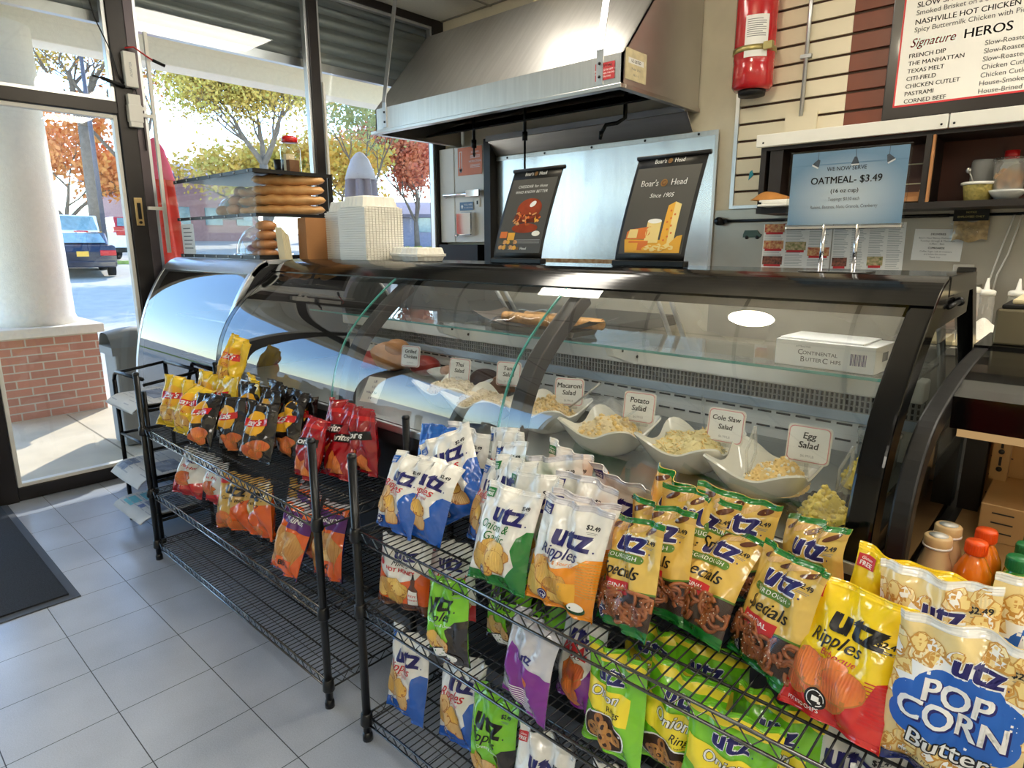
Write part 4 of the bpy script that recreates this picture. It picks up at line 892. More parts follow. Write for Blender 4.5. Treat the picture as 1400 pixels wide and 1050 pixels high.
MB().grid(lambda u, v: (sx0 + .03 + (sx1 - sx0 - .06) * u, sg[min(n - 1, int(round(v * (n - 1))))][0] + .003, sg[min(n - 1, int(round(v * (n - 1))))][1]), 1, n - 1).build('curved_glass', ['corner_glass'], sc)
MB().box(sx0, sx1, 1.318, 1.335, .47, .515).build('glass_rail', ['black_metal'], sc)
MB().box(sx0, sx1, 2.28, 2.3, .5, 1.4).build('back_wall', ['case_dark'], sc)
for x in (sx0 + .004, sx1 - .012): MB().face([(x, p[0] + .01, p[1]) for p in SP] + [(x, 2.29, 1.40), (x, 2.29, .5)]).build('side_wall', ['case_dark'], sc, solid=.006)
for z in (.78, 1.05): MB().box(sx0 + .03, sx1 - .03, 1.62, 2.27, z, z + .008).build('inner_shelf', ['case_deck'], sc)

# drinks case on the right
M('tan_steel', rgb(196, 160, 112), 0.45, 0.35, var=.08); emis('amber_lens', rgb(255, 206, 140), .3)
rx0, rx1 = -.24, .95
DP = smooth([(1.345, .68), (1.347, .93), (1.385, 1.05), (1.47, 1.125), (1.61, 1.165), (1.95, 1.205), (2.5, 1.222)])
rc = thing('drinks_case', 'black curved drinks case with warm light at the right edge of the shop', 'drinks case', (0, 0, 0))
MB().box(rx0, rx1, 1.35, 2.55, .1, .74).box(rx0 + .02, rx1, 1.42, 2.5, 0, .1).build('cabinet', ['case_dark'], rc)
MB().box(rx0 + .04, rx1, 1.355, 2.2, .74, .76).build('deck', ['tan_steel'], rc)
MB().sweep_yz(DP, .05, rx0, rx0 + .036).build('end_arch', ['black_plastic'], rc, bevel=.005)
MB().face([(rx0 + .018, p[0], p[1]) for p in inset(DP, .03) if p[1] < 1.2] + [(rx0 + .018, 2.48, 1.17), (rx0 + .018, 2.48, .75)]).build('side_glass', ['side_glass'], rc)
tp = [p for p in DP if p[0] > 1.64]; MB().sweep_yz(tp, .075, rx0 + .036, rx1).box(rx0, rx1, 2.2, 2.55, 1.19, 1.222).build('top_hood', ['black_gloss'], rc)
MB().sweep_yz([(1.68, 1.10), (2.02, 1.118)], .02, rx0 + .05, rx1).build('lamp_lens', ['amber_lens'], rc)
MB().box(rx0 + .04, rx1, 2.2, 2.23, .76, 1.19).build('back_wall', ['tan_steel'], rc)
sl = MB()
for i in range(9):
    for j in range(7): sl.box(rx0 + .08 + i * .125, rx0 + .13 + i * .125, 2.197, 2.2, .80 + j * .055, .803 + j * .055)
sl.build('slots', ['case_dark'], rc)
MB().box(-.145, rx1, 1.93, 2.2, .76, .858).build('riser', ['tan_steel'], rc, bevel=.003)
sl = MB()
for i in range(8):
    for j in range(3): sl.box(-.12 + i * .11, -.075 + i * .11, 1.928, 1.93, .785 + j * .025, .788 + j * .025)
sl.build('riser_slots', ['case_dark'], rc)
up = MB(); up.box(-.155, -.115, 2.15, 2.2, .858, 1.16, 0)
for z in (.90, .95, .99, 1.03, 1.08): up.box(-.138, -.132, 2.148, 2.15, z, z + .025, 1).cyl((-.135, 2.147, z - .01), (-.135, 2.15, z - .01), .007, m=1)
up.build('upright', ['tan_steel', 'case_dark'], rc)
MB().box(-.215, -.165, 2.13, 2.2, .76, 1.18).build('dark_post', ['case_dark'], rc)
M('clear_lid', rgb(226, 226, 222), .3)
t = thing('clear_deli_cup', 'clear plastic cup standing on the riser of the drinks case', 'cup', (.03, 2.03, .859)); MB().lathe([(0, 0), (.04, 0), (.048, .10), (.05, .104), (.047, .104)]).build('cup', ['cloudy_plastic'], t)
M('steel_box', rgb(128, 120, 100), .4, .7)
t = thing('steel_box', 'grey steel box standing on top of the drinks case', 'box', (.02, 2.37, 1.2225)); MB().box(-.225, .3, -.13, .13, 0, .10).build('body', ['steel_box'], t, bevel=.006)
MB().box(-.215, .3, -.12, .12, .10, .112).build('lid', ['black_plastic'], t, bevel=.004)
t = thing('cream_tray', 'cream tray lying across the top of the steel box', 'tray', (.09, 2.40, 1.335)); MB().box(-.265, .25, -.13, .13, 0, .014).build('tray', ['board_cream'], t, bevel=.005)
# drinks
def liquid(nm, c): M(nm, c, 0.12, var=.04, spec=.5, coat=.6)
liquid('latte', rgb(206, 178, 132)); liquid('orange_soda', rgb(242, 124, 24)); liquid('green_soda', rgb(52, 158, 40))
M('cap_orange', rgb(240, 84, 20), .35); M('cap_green', rgb(20, 116, 62), .35); M('cap_gold', rgb(214, 180, 128), .4)
def coffee(label, x, y):
    t = thing('coffee_bottle', label, 'bottle', (x, y, .7605), 0, 'small coffee bottles in the drinks case')
    MB().lathe([(0, 0), (.029, 0), (.033, .012), (.033, .085), (.029, .115), (.021, .14), (.0205, .158)], seg=24).build('bottle', ['latte'], t)
    MB().lathe([(.0235, .152), (.0245, .156), (.0245, .17), (.022, .173), (0, .1735)], seg=24).build('cap', ['cap_gold'], t)
    MB().lathe([(.0255, .150), (.0255, .154)], seg=24).lathe([(0, .1738), (.017, .1738), (.0, .1739)], seg=16).build('cap_band', ['white_plastic'], t)
def soda(label, x, y, mat, cap, grp):
    t = thing('soda_bottle', label, 'bottle', (x, y, .7605), 0, grp)
    MB().lathe([(0, .002), (.026, 0), (.032, .012), (.032, .06), (.030, .066), (.032, .074), (.033, .105), (.030, .128), (.019, .152), (.0135, .160), (.0135, .17)], seg=24).build('bottle', [mat], t)
    c_ = MB(); c_.lathe([(.0175, .162), (.018, .164), (.018, .184), (.0165, .187), (0, .1875)], seg=28)
    for k in range(28): a = 2 * PI * k / 28; c_.box(-.0006, .0006, .0175, .0187, .165, .183, 0, Matrix.Rotation(a, 4, 'Z'))
    c_.build('cap', [cap], t)
coffee('small tan coffee bottle with a gold cap, front one of the pair', -.166, 1.44); coffee('small tan coffee bottle with a gold cap, back one of the pair', -.160, 1.512)
soda('orange soda bottle with an orange cap, front one of the pair', -.103, 1.425, 'orange_soda', 'cap_orange', 'orange sodas'); soda('orange soda bottle with an orange cap, back one of the pair', -.096, 1.50, 'orange_soda', 'cap_orange', 'orange sodas')
soda('green soda bottle with a green cap, nearest the popcorn bags', -.038, 1.40, 'green_soda', 'cap_green', 'green sodas'); soda('green soda bottle with a green cap, second in its row', -.030, 1.475, 'green_soda', 'cap_green', 'green sodas'); soda('green soda bottle with a green cap, last in its row', -.022, 1.55, 'green_soda', 'cap_green', 'green sodas')

# ------------------------------------------------------------------ food in the deli case
M('china', rgb(240, 238, 228), .12, var=.02, coat=.5)
def bowl(label, x, y, s=.112, h=.105, rz=0):
    t = thing('salad_bowl', label, 'bowl', (x, y, .8685), rz, 'white swooping salad bowls')
    def shape(off):
        def f(u, v):
            a = 2 * PI * u; cx, cy = math.cos(a), math.sin(a); p = 2.6 + 3.0 * v
            q = (abs(cx) ** p + abs(cy) ** p) ** (-1 / p); cor = (2 * abs(cx * cy)) ** 3
            r = (.045 + (s - .045) * v ** .6) * (1 + .16 * cor * v * v) * q - off * .9
            return (r * cx, r * cy, .004 + off + (h * (.62 + .38 * cor)) * v ** 1.5)
        return f
    m = MB(); m.grid(shape(0), 64, 12).grid(shape(.004), 64, 12)
    m.grid(lambda u, v: tuple(a_ * (1 - v) + b_ * v for a_, b_ in zip(shape(0)(u, 1), shape(.004)(u, 1))), 64, 1)
    m.lathe([(0, .003), (.044, .003), (.045, .0)], seg=24).lathe([(0, .0082), (.046, .0082)], seg=24)
    m.build('bowl', ['china'], t); return t
def mound(name, label, cat, loc, rx, ry, h, mat, seed, n=60, chunk=.006, mat2=None, sq=2.0, elong=1.0):
    rd = random.Random(seed); ph = [rd.uniform(0, 6.3) for _ in range(6)]; m = MB()
    def hz(x, y):
        e = max(0, 1 - (abs(x) ** sq + abs(y) ** sq))
        return h * e ** .7 * (1 + .18 * math.sin(5 * x + ph[0]) + .16 * math.sin(6 * y + ph[1]) + .12 * math.sin(11 * x - 7 * y + ph[2]))
    def f(u, v):
        a = 2 * PI * u; r = math.sqrt(v) if v > 0 else 0
        q = (abs(math.cos(a)) ** sq + abs(math.sin(a)) ** sq) ** (-1 / sq); x, y = r * q * math.cos(a), r * q * math.sin(a)
        return (rx * x, ry * y, hz(x, y) + .0035 * math.sin(37 * x + 23 * y + ph[3]) * math.sin(31 * y - 17 * x + ph[4]) * (v < .98))
    m.grid(f, 40, 12)
    for i in range(n):
        a = rd.uniform(0, 2 * PI); r = math.sqrt(rd.random()) * .97; q = (abs(math.cos(a)) ** sq + abs(math.sin(a)) ** sq) ** (-1 / sq); x, y = r * q * math.cos(a), r * q * math.sin(a)
        s = chunk * rd.uniform(.6, 1.3); T = Matrix.Translation((rx * x, ry * y, hz(x, y))) @ Matrix.Rotation(rd.uniform(0, PI), 4, Vector((rd.gauss(0, 1), rd.gauss(0, 1), rd.gauss(0, 1))).normalized()) @ Matrix.Diagonal((elong, 1, .7, 1))
        m.ball((0, 0, 0), s, 1 if mat2 and rd.random() < .35 else 0, 6, T)
    o = m.build(name, [mat] + ([mat2] if mat2 else []), None, loc=loc)
    return tag(o, label, cat, kind='stuff')
M('salad_cream', rgb(236, 216, 172), .5, var=.08, vs=50, bump=.4, bs=90); M('salad_macaroni', rgb(230, 200, 140), .45, var=.1, vs=40, bump=.4, bs=80); M('salad_slaw', rgb(234, 218, 160), .45, var=.1, vs=50, bump=.4, bs=90)
M('salad_egg', rgb(240, 206, 130), .55, var=.1, vs=50, bump=.4, bs=90); M('egg_white', rgb(244, 240, 228), .5); M('salad_tuna', rgb(222, 206, 178), .55, var=.1, vs=60, bump=.4, bs=90); M('salad_chicken', rgb(230, 216, 190), .55, var=.08, vs=50, bump=.4); M('salad_yellow', rgb(238, 214, 92), .5, var=.1, vs=40, bump=.4); M('carrot', rgb(226, 120, 50), .5)
BW = [('egg', -.565, 1.575), ('cole slaw', -.80, 1.625), ('potato', -1.06, 1.605), ('macaroni', -1.35, 1.655), ('tuna', -1.60, 1.60), ('chicken', -1.835, 1.66)]
for nm, x, y in BW: bowl(f'white swooping bowl of {nm} salad', x, y)
mound('egg_salad', 'egg salad heaped to the right side of its white bowl', 'salad', (-.535, 1.575, .905), .075, .09, .05, 'salad_egg', 1, 260, .005, 'egg_white', 2.4)
mound('cole_slaw', 'cole slaw in the second white bowl from the right end', 'salad', (-.80, 1.625, .912), .098, .098, .055, 'salad_slaw', 2, 300, .0035, 'salad_egg', 2.6, 3.5)
mound('potato_salad', 'creamy potato salad with a plastic spoon in it', 'salad', (-1.06, 1.605, .912), .098, .098, .055, 'salad_cream', 3, 220, .008, 'salad_egg', 2.6)
mound('macaroni_salad', 'tan macaroni salad behind the middle arm of the case', 'salad', (-1.35, 1.655, .912), .098, .098, .055, 'salad_macaroni', 4, 260, .006, 'salad_cream', 2.6, 1.8)
mound('tuna_salad', 'pale tuna salad just left of the case arm', 'salad', (-1.60, 1.60, .912), .098, .098, .055, 'salad_tuna', 5, 260, .005, 'salad_chicken', 2.6)
mound('chicken_salad', 'whitish chicken salad below the second price card', 'salad', (-1.835, 1.66, .912), .098, .098, .055, 'salad_chicken', 6, 220, .007, 'salad_tuna', 2.6)
t = thing('black_tray', 'black ruffled tray at the right end of the deli case', 'tray', (-.395, 1.50, .8685), 0)
MB().grid(lambda u, v: ((.03 + .045 * v) * (1 + .06 * math.cos(24 * PI * 2 * u) * v) * math.cos(2 * PI * u), (.05 + .075 * v) * (1 + .06 * math.cos(24 * PI * 2 * u) * v) * math.sin(2 * PI * u), .003 + .035 * v), 120, 4).lathe([(0, .003), (.03, .003)], seg=20).build('tray', ['black_plastic'], t)
mound('yellow_salad', 'bright yellow chopped salad on the black tray', 'salad', (-.395, 1.50, .876), .055, .09, .055, 'salad_yellow', 7, 160, .007, 'potato_yellow', 2.2)
mound('yellow_salad', 'yellow chopped salad on a tray behind the glass end panel', 'salad', (-.40, 1.86, .87), .05, .10, .06, 'salad_yellow', 8, 120, .007, 'potato_yellow', 2.2)
def spoon(label, p, q, r=.02, mat='clear_plastic', nm='serving_spoon'):
    t = thing(nm, label, 'spoon', p); q = Vector(q)
    MB().tube([(0, 0, .004), q * .3, q], [.0035, .003, .0045]).build('handle', [mat], t)
    MB().ball((0, 0, .0), (r * .75, r, .006)).build('scoop', [mat], t)
spoon('clear plastic spoon stuck in the potato salad', (-1.05, 1.60, .945), (.07, .06, .075), .022)
spoon('clear plastic spoon in the macaroni salad', (-1.29, 1.69, .945), (.10, .05, .10), .022, 'steel')
spoon('clear plastic spoon upright in the cole slaw', (-.79, 1.70, .945), (-.03, .03, .12), .02)
def tongs(label, p, q):
    t = thing('tongs', label, 'tongs', p); q = Vector(q); s = Vector((.012, 0, 0))
    for k in (-1, 1): MB().tube([(0, 0, 0), q * .5 + s * k, q], .004).build('arm', ['cloudy_plastic'], t)
tongs('clear plastic tongs standing in the egg salad bowl', (-.60, 1.55, .915), (.0, .03, .13)); tongs('clear plastic tongs by the egg salad card, near the end arch', (-.405, 1.62, .90), (.02, .03, .12))
# price cards
def card(word, x, y, lines, rz=0, lean=10, small='$6.99/LB'):
    t = thing('price_card', f'white price card reading {" ".join(lines)} on a clear clip stand', 'price card', (x, y, .8685), rz, 'salad price cards')
    st = MB(); st.prism([(-.019, -.012, 0), (.019, -.012, 0), (.012, -.006, .03), (.005, -.004, .07), (-.005, -.004, .07), (-.012, -.006, .03)], (0, .014, 0)); st.box(-.022, .022, -.01, .012, 0, .006).box(-.03, .03, -.006, .006, .082, .10)
    st.tube([(0, 0, .06), (0, .002, .09)], .005); st.build('clip_stand', ['clear_plastic'], t)
    w, h, r = .052, .048, .012
    pts = [(sx * (w - r) + r * math.cos(a), sz * (h - r) + r * math.sin(a)) for sx, sz, a0 in ((1, 1, 0), (-1, 1, 90), (-1, -1, 180), (1, -1, 270)) for a in [R(a0 + k * 18) for k in range(6)]]
    T = Matrix.Translation((0, .004, .138)) @ Matrix.Rotation(-R(lean), 4, 'X')
    m = MB(); m.prism([(a, 0, b) for a, b in pts], (0, .002, 0), 0, T)
    d = D(); d.poly([(a * .93, b * .93) for a, b in pts], 'pink', 1).poly([(a * .89, b * .885) for a, b in pts], 'white_ink', 2)
    for i, s_t in enumerate(lines): d.text(s_t, 0, .021 - i * .024 + (.008 if len(lines) == 3 else 0), .023 if max(map(len, lines)) < 9 else .0195, 'ink', 3, .02, .12)
    d.text(small, 0, -.030, .009, 'ink_light', 3)
    mm = ['white_ink']; m2 = MB().decal(d, lambda a, b, o: T @ Vector((a, -.0005 - o, b)), mm)
    co = m.build('card', ['white_plastic'], t); m2.build('print', mm, co)
card('egg', -.485, 1.635, ['Egg', 'Salad'], R(6)); card('cole', -.712, 1.655, ['Cole Slaw', 'Salad'], R(4)); card('pot', -1.0, 1.675, ['Potato', 'Salad'], R(10)); card('mac', -1.29, 1.70, ['Macaroni', 'Salad'], R(24))
card('tuna', -1.655, 1.79, ['Tuna', 'Salad'], R(20)); card('thai', -1.855, 1.715, ['Thai', 'Salad'], R(12)); card('gril', -2.26, 1.79, ['Grilled', 'Chicken'], R(14))
t = thing('price_sheet', 'small printed price sheet taped inside the left glass', 'price sheet', (-2.10, 1.47, .93), R(12)); t.rotation_euler.x = R(-35)
MB().box(-.045, .045, -.0008, 0, -.055, .055).build('sheet', ['paper'], t); d = D()
for i, q in enumerate(('LB', '1/2', 'HALF $6', '1/4')): d.text(q, 0, .035 - i * .024, .015, 'navy', 1)
mm = ['navy']; MB().decal(d, lambda x, z, o: (x, -.001 - o, z), mm).build('print', mm, t)
# butter box, pastry tray, meats
t = thing('butter_box', 'white carton of butter chips on the glass shelf', 'box', (-.545, 1.985, 1.1545), R(-3))
MB().box(-.135, .135, -.085, .085, 0, .075).box(-.128, .10, -.075, .08, .075, .081).build('carton', ['paper'], t, bevel=.002)
d = D(); d.text('ATTRACTIVE', -.055, .058, .007, 'ink_grey', 1).text('C', -.062, .042, .022, 'ink', 1, .005).text('ONTINENTAL', -.008, .041, .0145, 'ink', 1, .005, 0, 1.05).text('B', -.055, .022, .022, 'ink', 1, .005).text('UTTER', -.024, .022, .0145, 'ink', 1, .005).text('C', .008, .022, .022, 'ink', 1, .005).text('HIPS', .036, .022, .0145, 'ink', 1, .005)
for i in range(12): d.rect(.073 + i * .0035, .073 + i * .0035 + (.0016 if i % 3 else .0026), .02, .052, 'navy', 1)
mm = ['ink']; m = MB(); m.decal(d, lambda x, z, o: (x, -.0852 - o, z), mm)
d2 = D(); d2.rect(-.03, .02, .03, .055, 'ink_grey', 1); m.decal(d2, lambda x, z, o: (.1352 + o, x, z), mm); m.build('print', mm, t)
M('foil', rgb(206, 206, 206), .2, .95, bump=.6, bs=60); M('pastry', rgb(214, 160, 96), .5, var=.15, vs=20, bump=.2)
t = thing('pastry_tray', 'grey tray of rolled pastries under plastic on the glass shelf', 'tray', (-1.64, 1.98, 1.1545)); M('tray_grey', rgb(120, 112, 104), .4)
MB().grid(lambda u, v: ((-.30 + .6 * u), (-.10 + .2 * v), .02 + .045 * abs(2 * u - 1) ** 3 + .01 * abs(2 * v - 1) ** 2), 18, 8).prism([(-.2, -.07, 0), (.2, -.07, 0), (.22, -.08, .024), (-.22, -.08, .024)], (0, .15, 0)).build('tray', ['tray_grey'], t)
MB().grid(lambda u, v: (-.22 + .40 * u, -.09 + .18 * v, .03 + .055 * math.sin(PI * u) ** .4 * math.sin(PI * v) ** .5 + .006 * math.sin(21 * u + 5 * v)), 24, 10).build('wrap', ['clear_plastic'], t)
for i, (x, y) in enumerate(((-.12, -.03), (.0, -.045), (.12, -.03), (-.06, .04), (.08, .045), (.22, .0))):
    o = MB().grid(lambda u, v: (-.065 + .13 * u, .024 * math.cos(2 * PI * v) * (.85 + .15 * math.cos(40 * u)), .026 + .022 * math.sin(2 * PI * v)), 20, 12).ball((-.065, 0, .026), (.008, .02, .018)).ball((.065, 0, .026), (.008, .02, .018)).build('rolled_pastry', ['pastry'], None, loc=(-1.64 + x, 1.98 + y, 1.1545 + .026), rotz=.1 * (i % 3 - 1))
    tag(o, 'golden rolled pastry on the grey tray on the glass shelf', 'pastry', 'rolled pastries on the tray')
M('roast_crust', rgb(74, 44, 34), .5, var=.25, vs=12, bump=.3); M('roast_cut', rgb(214, 168, 144), .4, var=.06); M('ham_red', rgb(168, 52, 44), .3, var=.25, vs=12); M('ham_tan', rgb(214, 150, 96), .35, var=.15, vs=10, bump=.2); M('mush', rgb(150, 108, 62), .5, var=.35, vs=30, bump=.5)
t = thing('roast_turkey', 'dark crusted roast with a pale cut face at the back of the deck', 'meat', (-1.95, 1.99, .8685), R(-20))
MB().grid(lambda u, v: (-.10 + .2 * u, .075 * math.cos(PI * v) * (.75 + .25 * math.sin(PI * (u * .8 + .2))), .085 * math.sin(PI * v) * (.7 + .3 * math.sin(PI * (u * .8 + .2)))), 14, 16).build('crust', ['roast_crust'], t)
MB().prism([(.101, .072 * math.cos(PI * k / 16), .082 * math.sin(PI * k / 16)) for k in range(17)], (.004, 0, 0)).build('cut_face', ['roast_cut'], t)
t = thing('ham', 'netted red and tan ham at the left end of the deli case', 'meat', (-2.62, 1.96, .8685), R(15))
MB().ball((0, 0, .075), (.13, .09, .075), 0, 20).ball((.05, -.02, .12), (.07, .06, .05), 0, 14).build('meat', ['ham_tan'], t); MB().ball((-.11, -.03, .05), (.08, .07, .05), 0, 14).build('red_end', ['ham_red'], t)
o = MB().ball((0, 0, .05), (.09, .07, .05), 0, 16).build('salami', ['ham_red'], None, loc=(-2.40, 1.99, .8685)); tag(o, 'reddish wrapped meat behind the grilled chicken card', 'meat')
t = thing('mushroom_dish', 'oval steel dish under the browned mushrooms', 'dish', (-1.98, 1.80, .8685)); MB().lathe([(0, .002), (.06, .002), (.085, .022), (.095, .026), (.06, .006), (0, .006)], T=Matrix.Diagonal((1.5, 1, 1, 1))).build('dish', ['steel'], t)
mound('mushrooms', 'browned roasted mushrooms heaped in an oval steel dish', 'mushrooms', (-1.98, 1.80, .876), .115, .07, .045, 'mush', 11, 90, .014, 'pastry', 2)
t = thing('cream_bowl', 'round white bowl with a cut sausage behind the grilled chicken card', 'bowl', (-2.20, 1.97, .8685)); MB().lathe([(0, .002), (.05, .002), (.09, .04), (.105, .055), (.10, .055), (.05, .008), (0, .008)]).build('bowl', ['china'], t)
o = MB().tube([(-.03, 0, 0), (.0, 0, .012), (.035, 0, .014)], .024, 12).build('sausage', ['roast_cut'], None, loc=(-2.20, 1.965, .914)); tag(o, 'pale cut sausage in the round white bowl', 'meat')
M('wrap_film', rgb(206, 204, 198), .2, var=.15, vs=20, bump=.6, bs=40)
t = thing('wrapped_pack', 'steel pan of plastic-wrapped food behind the macaroni salad', 'pan', (-1.36, 1.93, .8685)); MB().box(-.2, .2, -.12, .12, 0, .008).box(-.2, -.195, -.12, .12, 0, .05).box(.195, .2, -.12, .12, 0, .05).box(-.2, .2, -.12, -.115, 0, .05).box(-.2, .2, .115, .12, 0, .05).build('pan', ['steel'], t)
rd = random.Random(6); MB().grid(lambda u, v: (-.19 + .38 * u, -.11 + .22 * v, .02 + .075 * (math.sin(PI * u) * math.sin(PI * v)) ** .5 * (.8 + .2 * math.sin(9 * u)) + .008 * math.sin(19 * u + 13 * v)), 26, 16).build('wrap', ['wrap_film'], t)
t = thing('deli_container', 'round clear deli container at the right end behind the egg salad', 'container', (-.41, 2.03, .8685)); MB().lathe([(0, 0), (.05, 0), (.055, .09), (.058, .092), (.058, .1), (0, .1)]).build('container', ['cloudy_plastic'], t)
# ------------------------------------------------------------------ on top of the cases
def poster_mat():
    m = M('poster_blue', rgb(150, 180, 204), .5); n = m.node_tree.nodes; l = m.node_tree.links
    tc = n.new('ShaderNodeTexCoord'); mp = n.new('ShaderNodeMapping'); mp.inputs['Location'].default_value = (0, 0, -1.75); mp.inputs['Scale'].default_value = (6.2, 6, 8.6)
    gr = n.new('ShaderNodeTexGradient'); gr.gradient_type = 'SPHERICAL'; l.new(tc.outputs['Object'], mp.inputs[0]); l.new(mp.outputs[0], gr.inputs[0])
    rp = n.new('ShaderNodeValToRGB'); rp.color_ramp.elements[0].color = (*lin(rgb(132, 168, 198)), 1); rp.color_ramp.elements[1].color = (*lin(rgb(224, 234, 240)), 1); rp.color_ramp.elements[1].position = .75
    l.new(gr.outputs['Fac'], rp.inputs[0]); l.new(rp.outputs[0], n['Principled BSDF'].inputs['Base Color'])
ZT = 1.4225
M('roll_crust', rgb(198, 142, 82), .45, var=.14, vs=16, bump=.15, col2=rgb(222, 174, 116)); M('bun_crust', rgb(190, 132, 84), .45, var=.14, vs=18, bump=.15)
bc = thing('bread_display', 'clear acrylic two-shelf bread display case with black strips', 'display case', (-3.90, 1.91, ZT))
bw, bd = .53, .235
f = MB()
for z in (0.0, .232, .463):
    f.box(-bw, bw, -bd, bd, z, z + .006)
MB().box(-bw, bw, -bd, bd, .464, .470).build('top_panel', ['black_plastic'], bc)
MB().box(-bw, bw, -bd, bd, .234, .240).build('middle_shelf', ['acrylic'], bc)
MB().box(-bw, bw, -bd, bd, 0, .006).build('bottom_panel', ['acrylic'], bc)
MB().box(-bw, bw, -bd, -bd + .005, .006, .464).build('front_panel', ['acrylic'], bc); MB().box(-bw, -bw + .005, -bd + .005, bd, .006, .464).build('side_panel', ['acrylic'], bc); MB().box(bw - .005, bw, -bd + .005, -bd + .03, .006, .464).build('side_panel', ['acrylic'], bc)
st = MB()
for z0, z1 in ((.0, .022), (.226, .244), (.452, .472)): st.box(-bw - .002, bw + .002, -bd - .004, -bd, z0, z1).box(bw, bw + .004, -bd - .004, bd, z0, z1)
st.box(bw - .01, bw + .004, bd - .02, bd, .244, .452)
st.build('edge_strip', ['black_plastic'], bc)
sc_ = MB()
for z in (.011, .235, .462):
    for i in range(7): sc_.cyl((-bw + .05 + i * .16, -bd - .004, z), (-bw + .05 + i * .16, -bd - .008, z), .006)
sc_.build('screw', ['alu'], bc)
d = D(); d.rect(-.10, .09, -.10, .09, 'paper', 1)
for i in range(6): d.rect(-.07, .06 if i % 2 else .04, .06 - i * .024, .066 - i * .024, 'ink_grey', 2)
mm = ['paper']; MB().decal(d, lambda x, z, o: (-bw + .14 + x, -bd - .0005 - o, .115 + z), mm).build('notice_sheet', mm, bc)
def loaf(name, label, loc, L, r, mat, rz=0, group=None, flat=.8):
    def fn(u, v):
        k = max(0.0, 1 - abs(2 * u - 1) ** 3.2) ** .5; a = 2 * PI * v
        return ((u - .5) * L, r * k * math.cos(a), r * flat * (1 + k * math.sin(a)) + (.004 * math.sin(9 * u * PI) if math.sin(a) > .6 else 0))
    o = MB().grid(fn, 26, 16).build(name, [mat], None, loc=loc, rotz=rz); return tag(o, label, 'bread', group)
for i, q in enumerate(('bottom', 'second', 'third', 'topmost')):
    loaf('hero_loaf', f'long golden hero loaf on the upper shelf of the bread case, {q} of the stack', (-3.50 + .01 * (i % 2), 1.94, ZT + .2405 + i * .0545), .40, .062, 'roll_crust', R(52 + 3 * (i % 2)), None, .5)
for i in range(3):
    loaf('hero_loaf', f'hero loaf end on the upper bread shelf left of the tall stack, {("lowest", "middle", "top")[i]} one', (-3.66, 1.86, ZT + .2405 + i * .052), .26, .054, 'roll_crust', R(60), None, .5)
rd = random.Random(12)
for i, (x, y, k) in enumerate(((-3.80, 1.78, 0), (-3.88, 1.84, 0), (-3.96, 1.79, 0), (-3.84, 1.93, 0), (-3.84, 1.82, 1), (-3.92, 1.85, 1), (-3.78, 1.88, 1), (-3.88, 1.87, 2))):
    o = MB().ball((0, 0, .032), (.042, .042, .032), 0, 14).build('dinner_roll', ['bun_crust'], None, loc=(x + .04, y - .045, ZT + .2405 + k * .055), rotz=i); tag(o, 'round brown roll in the pile on the upper bread shelf', 'bread', 'round rolls on the upper bread shelf')
t = thing('bread_bag', 'clear bag of rolls at the left of the upper bread shelf', 'bread bag', (-4.08, 1.90, ZT + .2405)); MB().ball((0, 0, .06), (.10, .09, .06), 0, 14).build('rolls', ['wrap_film'], t); MB().ball((0, 0, .065), (.115, .1, .065), 0, 16).build('bag', ['clear_plastic'], t)
t = thing('dark_carton', 'dark grey carton at the left end of the upper bread shelf', 'box', (-4.27, 1.95, ZT + .2405)); MB().box(-.07, .07, -.05, .05, 0, .10).build('carton', ['bin_grey'], t, bevel=.003)
for i in range(4):
    for j in range(2):
        q = ('bottom', 'second', 'third', 'top')[i]
        if j and i > 1: continue
        o = MB().lathe([(0, .003), (.04, .0), (.058, .014), (.055, .035), (.03, .05), (0, .053)], seg=20).build('hamburger_bun', ['bun_crust'], None, loc=(-3.46 - .105 * j, 1.77 + .02 * j, ZT + .0065 + i * .050)); tag(o, f'brown hamburger bun on the lower bread shelf, {q} of the {"front" if not j else "inner"} stack', 'bread')
t = thing('cake_dome', 'shiny glass dome over red pastry on the lower bread shelf', 'cake dome', (-3.83, 1.93, ZT + .0065)); M('dome_green', rgb(96, 122, 118), .1, var=.3, vs=8, spec=.8)
MB().grid(lambda u, v: (.18 * math.cos(PI * .5 * v) * math.cos(2 * PI * u), .15 * math.cos(PI * .5 * v) * math.sin(2 * PI * u), .02 + .17 * math.sin(PI * .5 * v)), 32, 10).build('dome', ['case_glass'], t); MB().lathe([(0, 0), (.19, 0), (.2, .018), (0, .02)], T=Matrix.Diagonal((1, .85, 1, 1))).build('plate', ['chrome'], t)
MB().ball((0, -.02, .05), (.10, .08, .03), 0, 16).build('pastry', ['ham_red'], t); MB().ball((0.02, 0.03, .09), (.11, .08, .055), 0, 14).build('loaf', ['dome_green'], t)
# jar and cup on the bread case
t = thing('straw_jar', 'clear jar with a red lid holding brown packets on top of the bread case', 'jar', (-3.50, 1.97, ZT + .4705)); MB().lathe([(0, 0), (.05, 0), (.055, .01), (.055, .14), (.04, .165), (.038, .172)]).build('jar', ['clear_plastic'], t); MB().lathe([(.042, .17), (.044, .172), (.044, .195), (.03, .205), (0, .205)]).build('lid', ['red'], t)
MB().box(0, .036, -.03, .03, .004, .075).build('packet', ['kraft_dark'], t); MB().box(-.036, -.004, -.025, .025, .004, .11).build('packet', ['board_cream'], t)
t = thing('black_cup', 'black cup beside the red-lidded jar on the bread case', 'cup', (-3.60, 1.96, ZT + .4705)); MB().lathe([(0, 0), (.03, 0), (.038, .085), (.036, .085), (.028, .004), (0, .004)]).build('cup', ['black_plastic'], t)
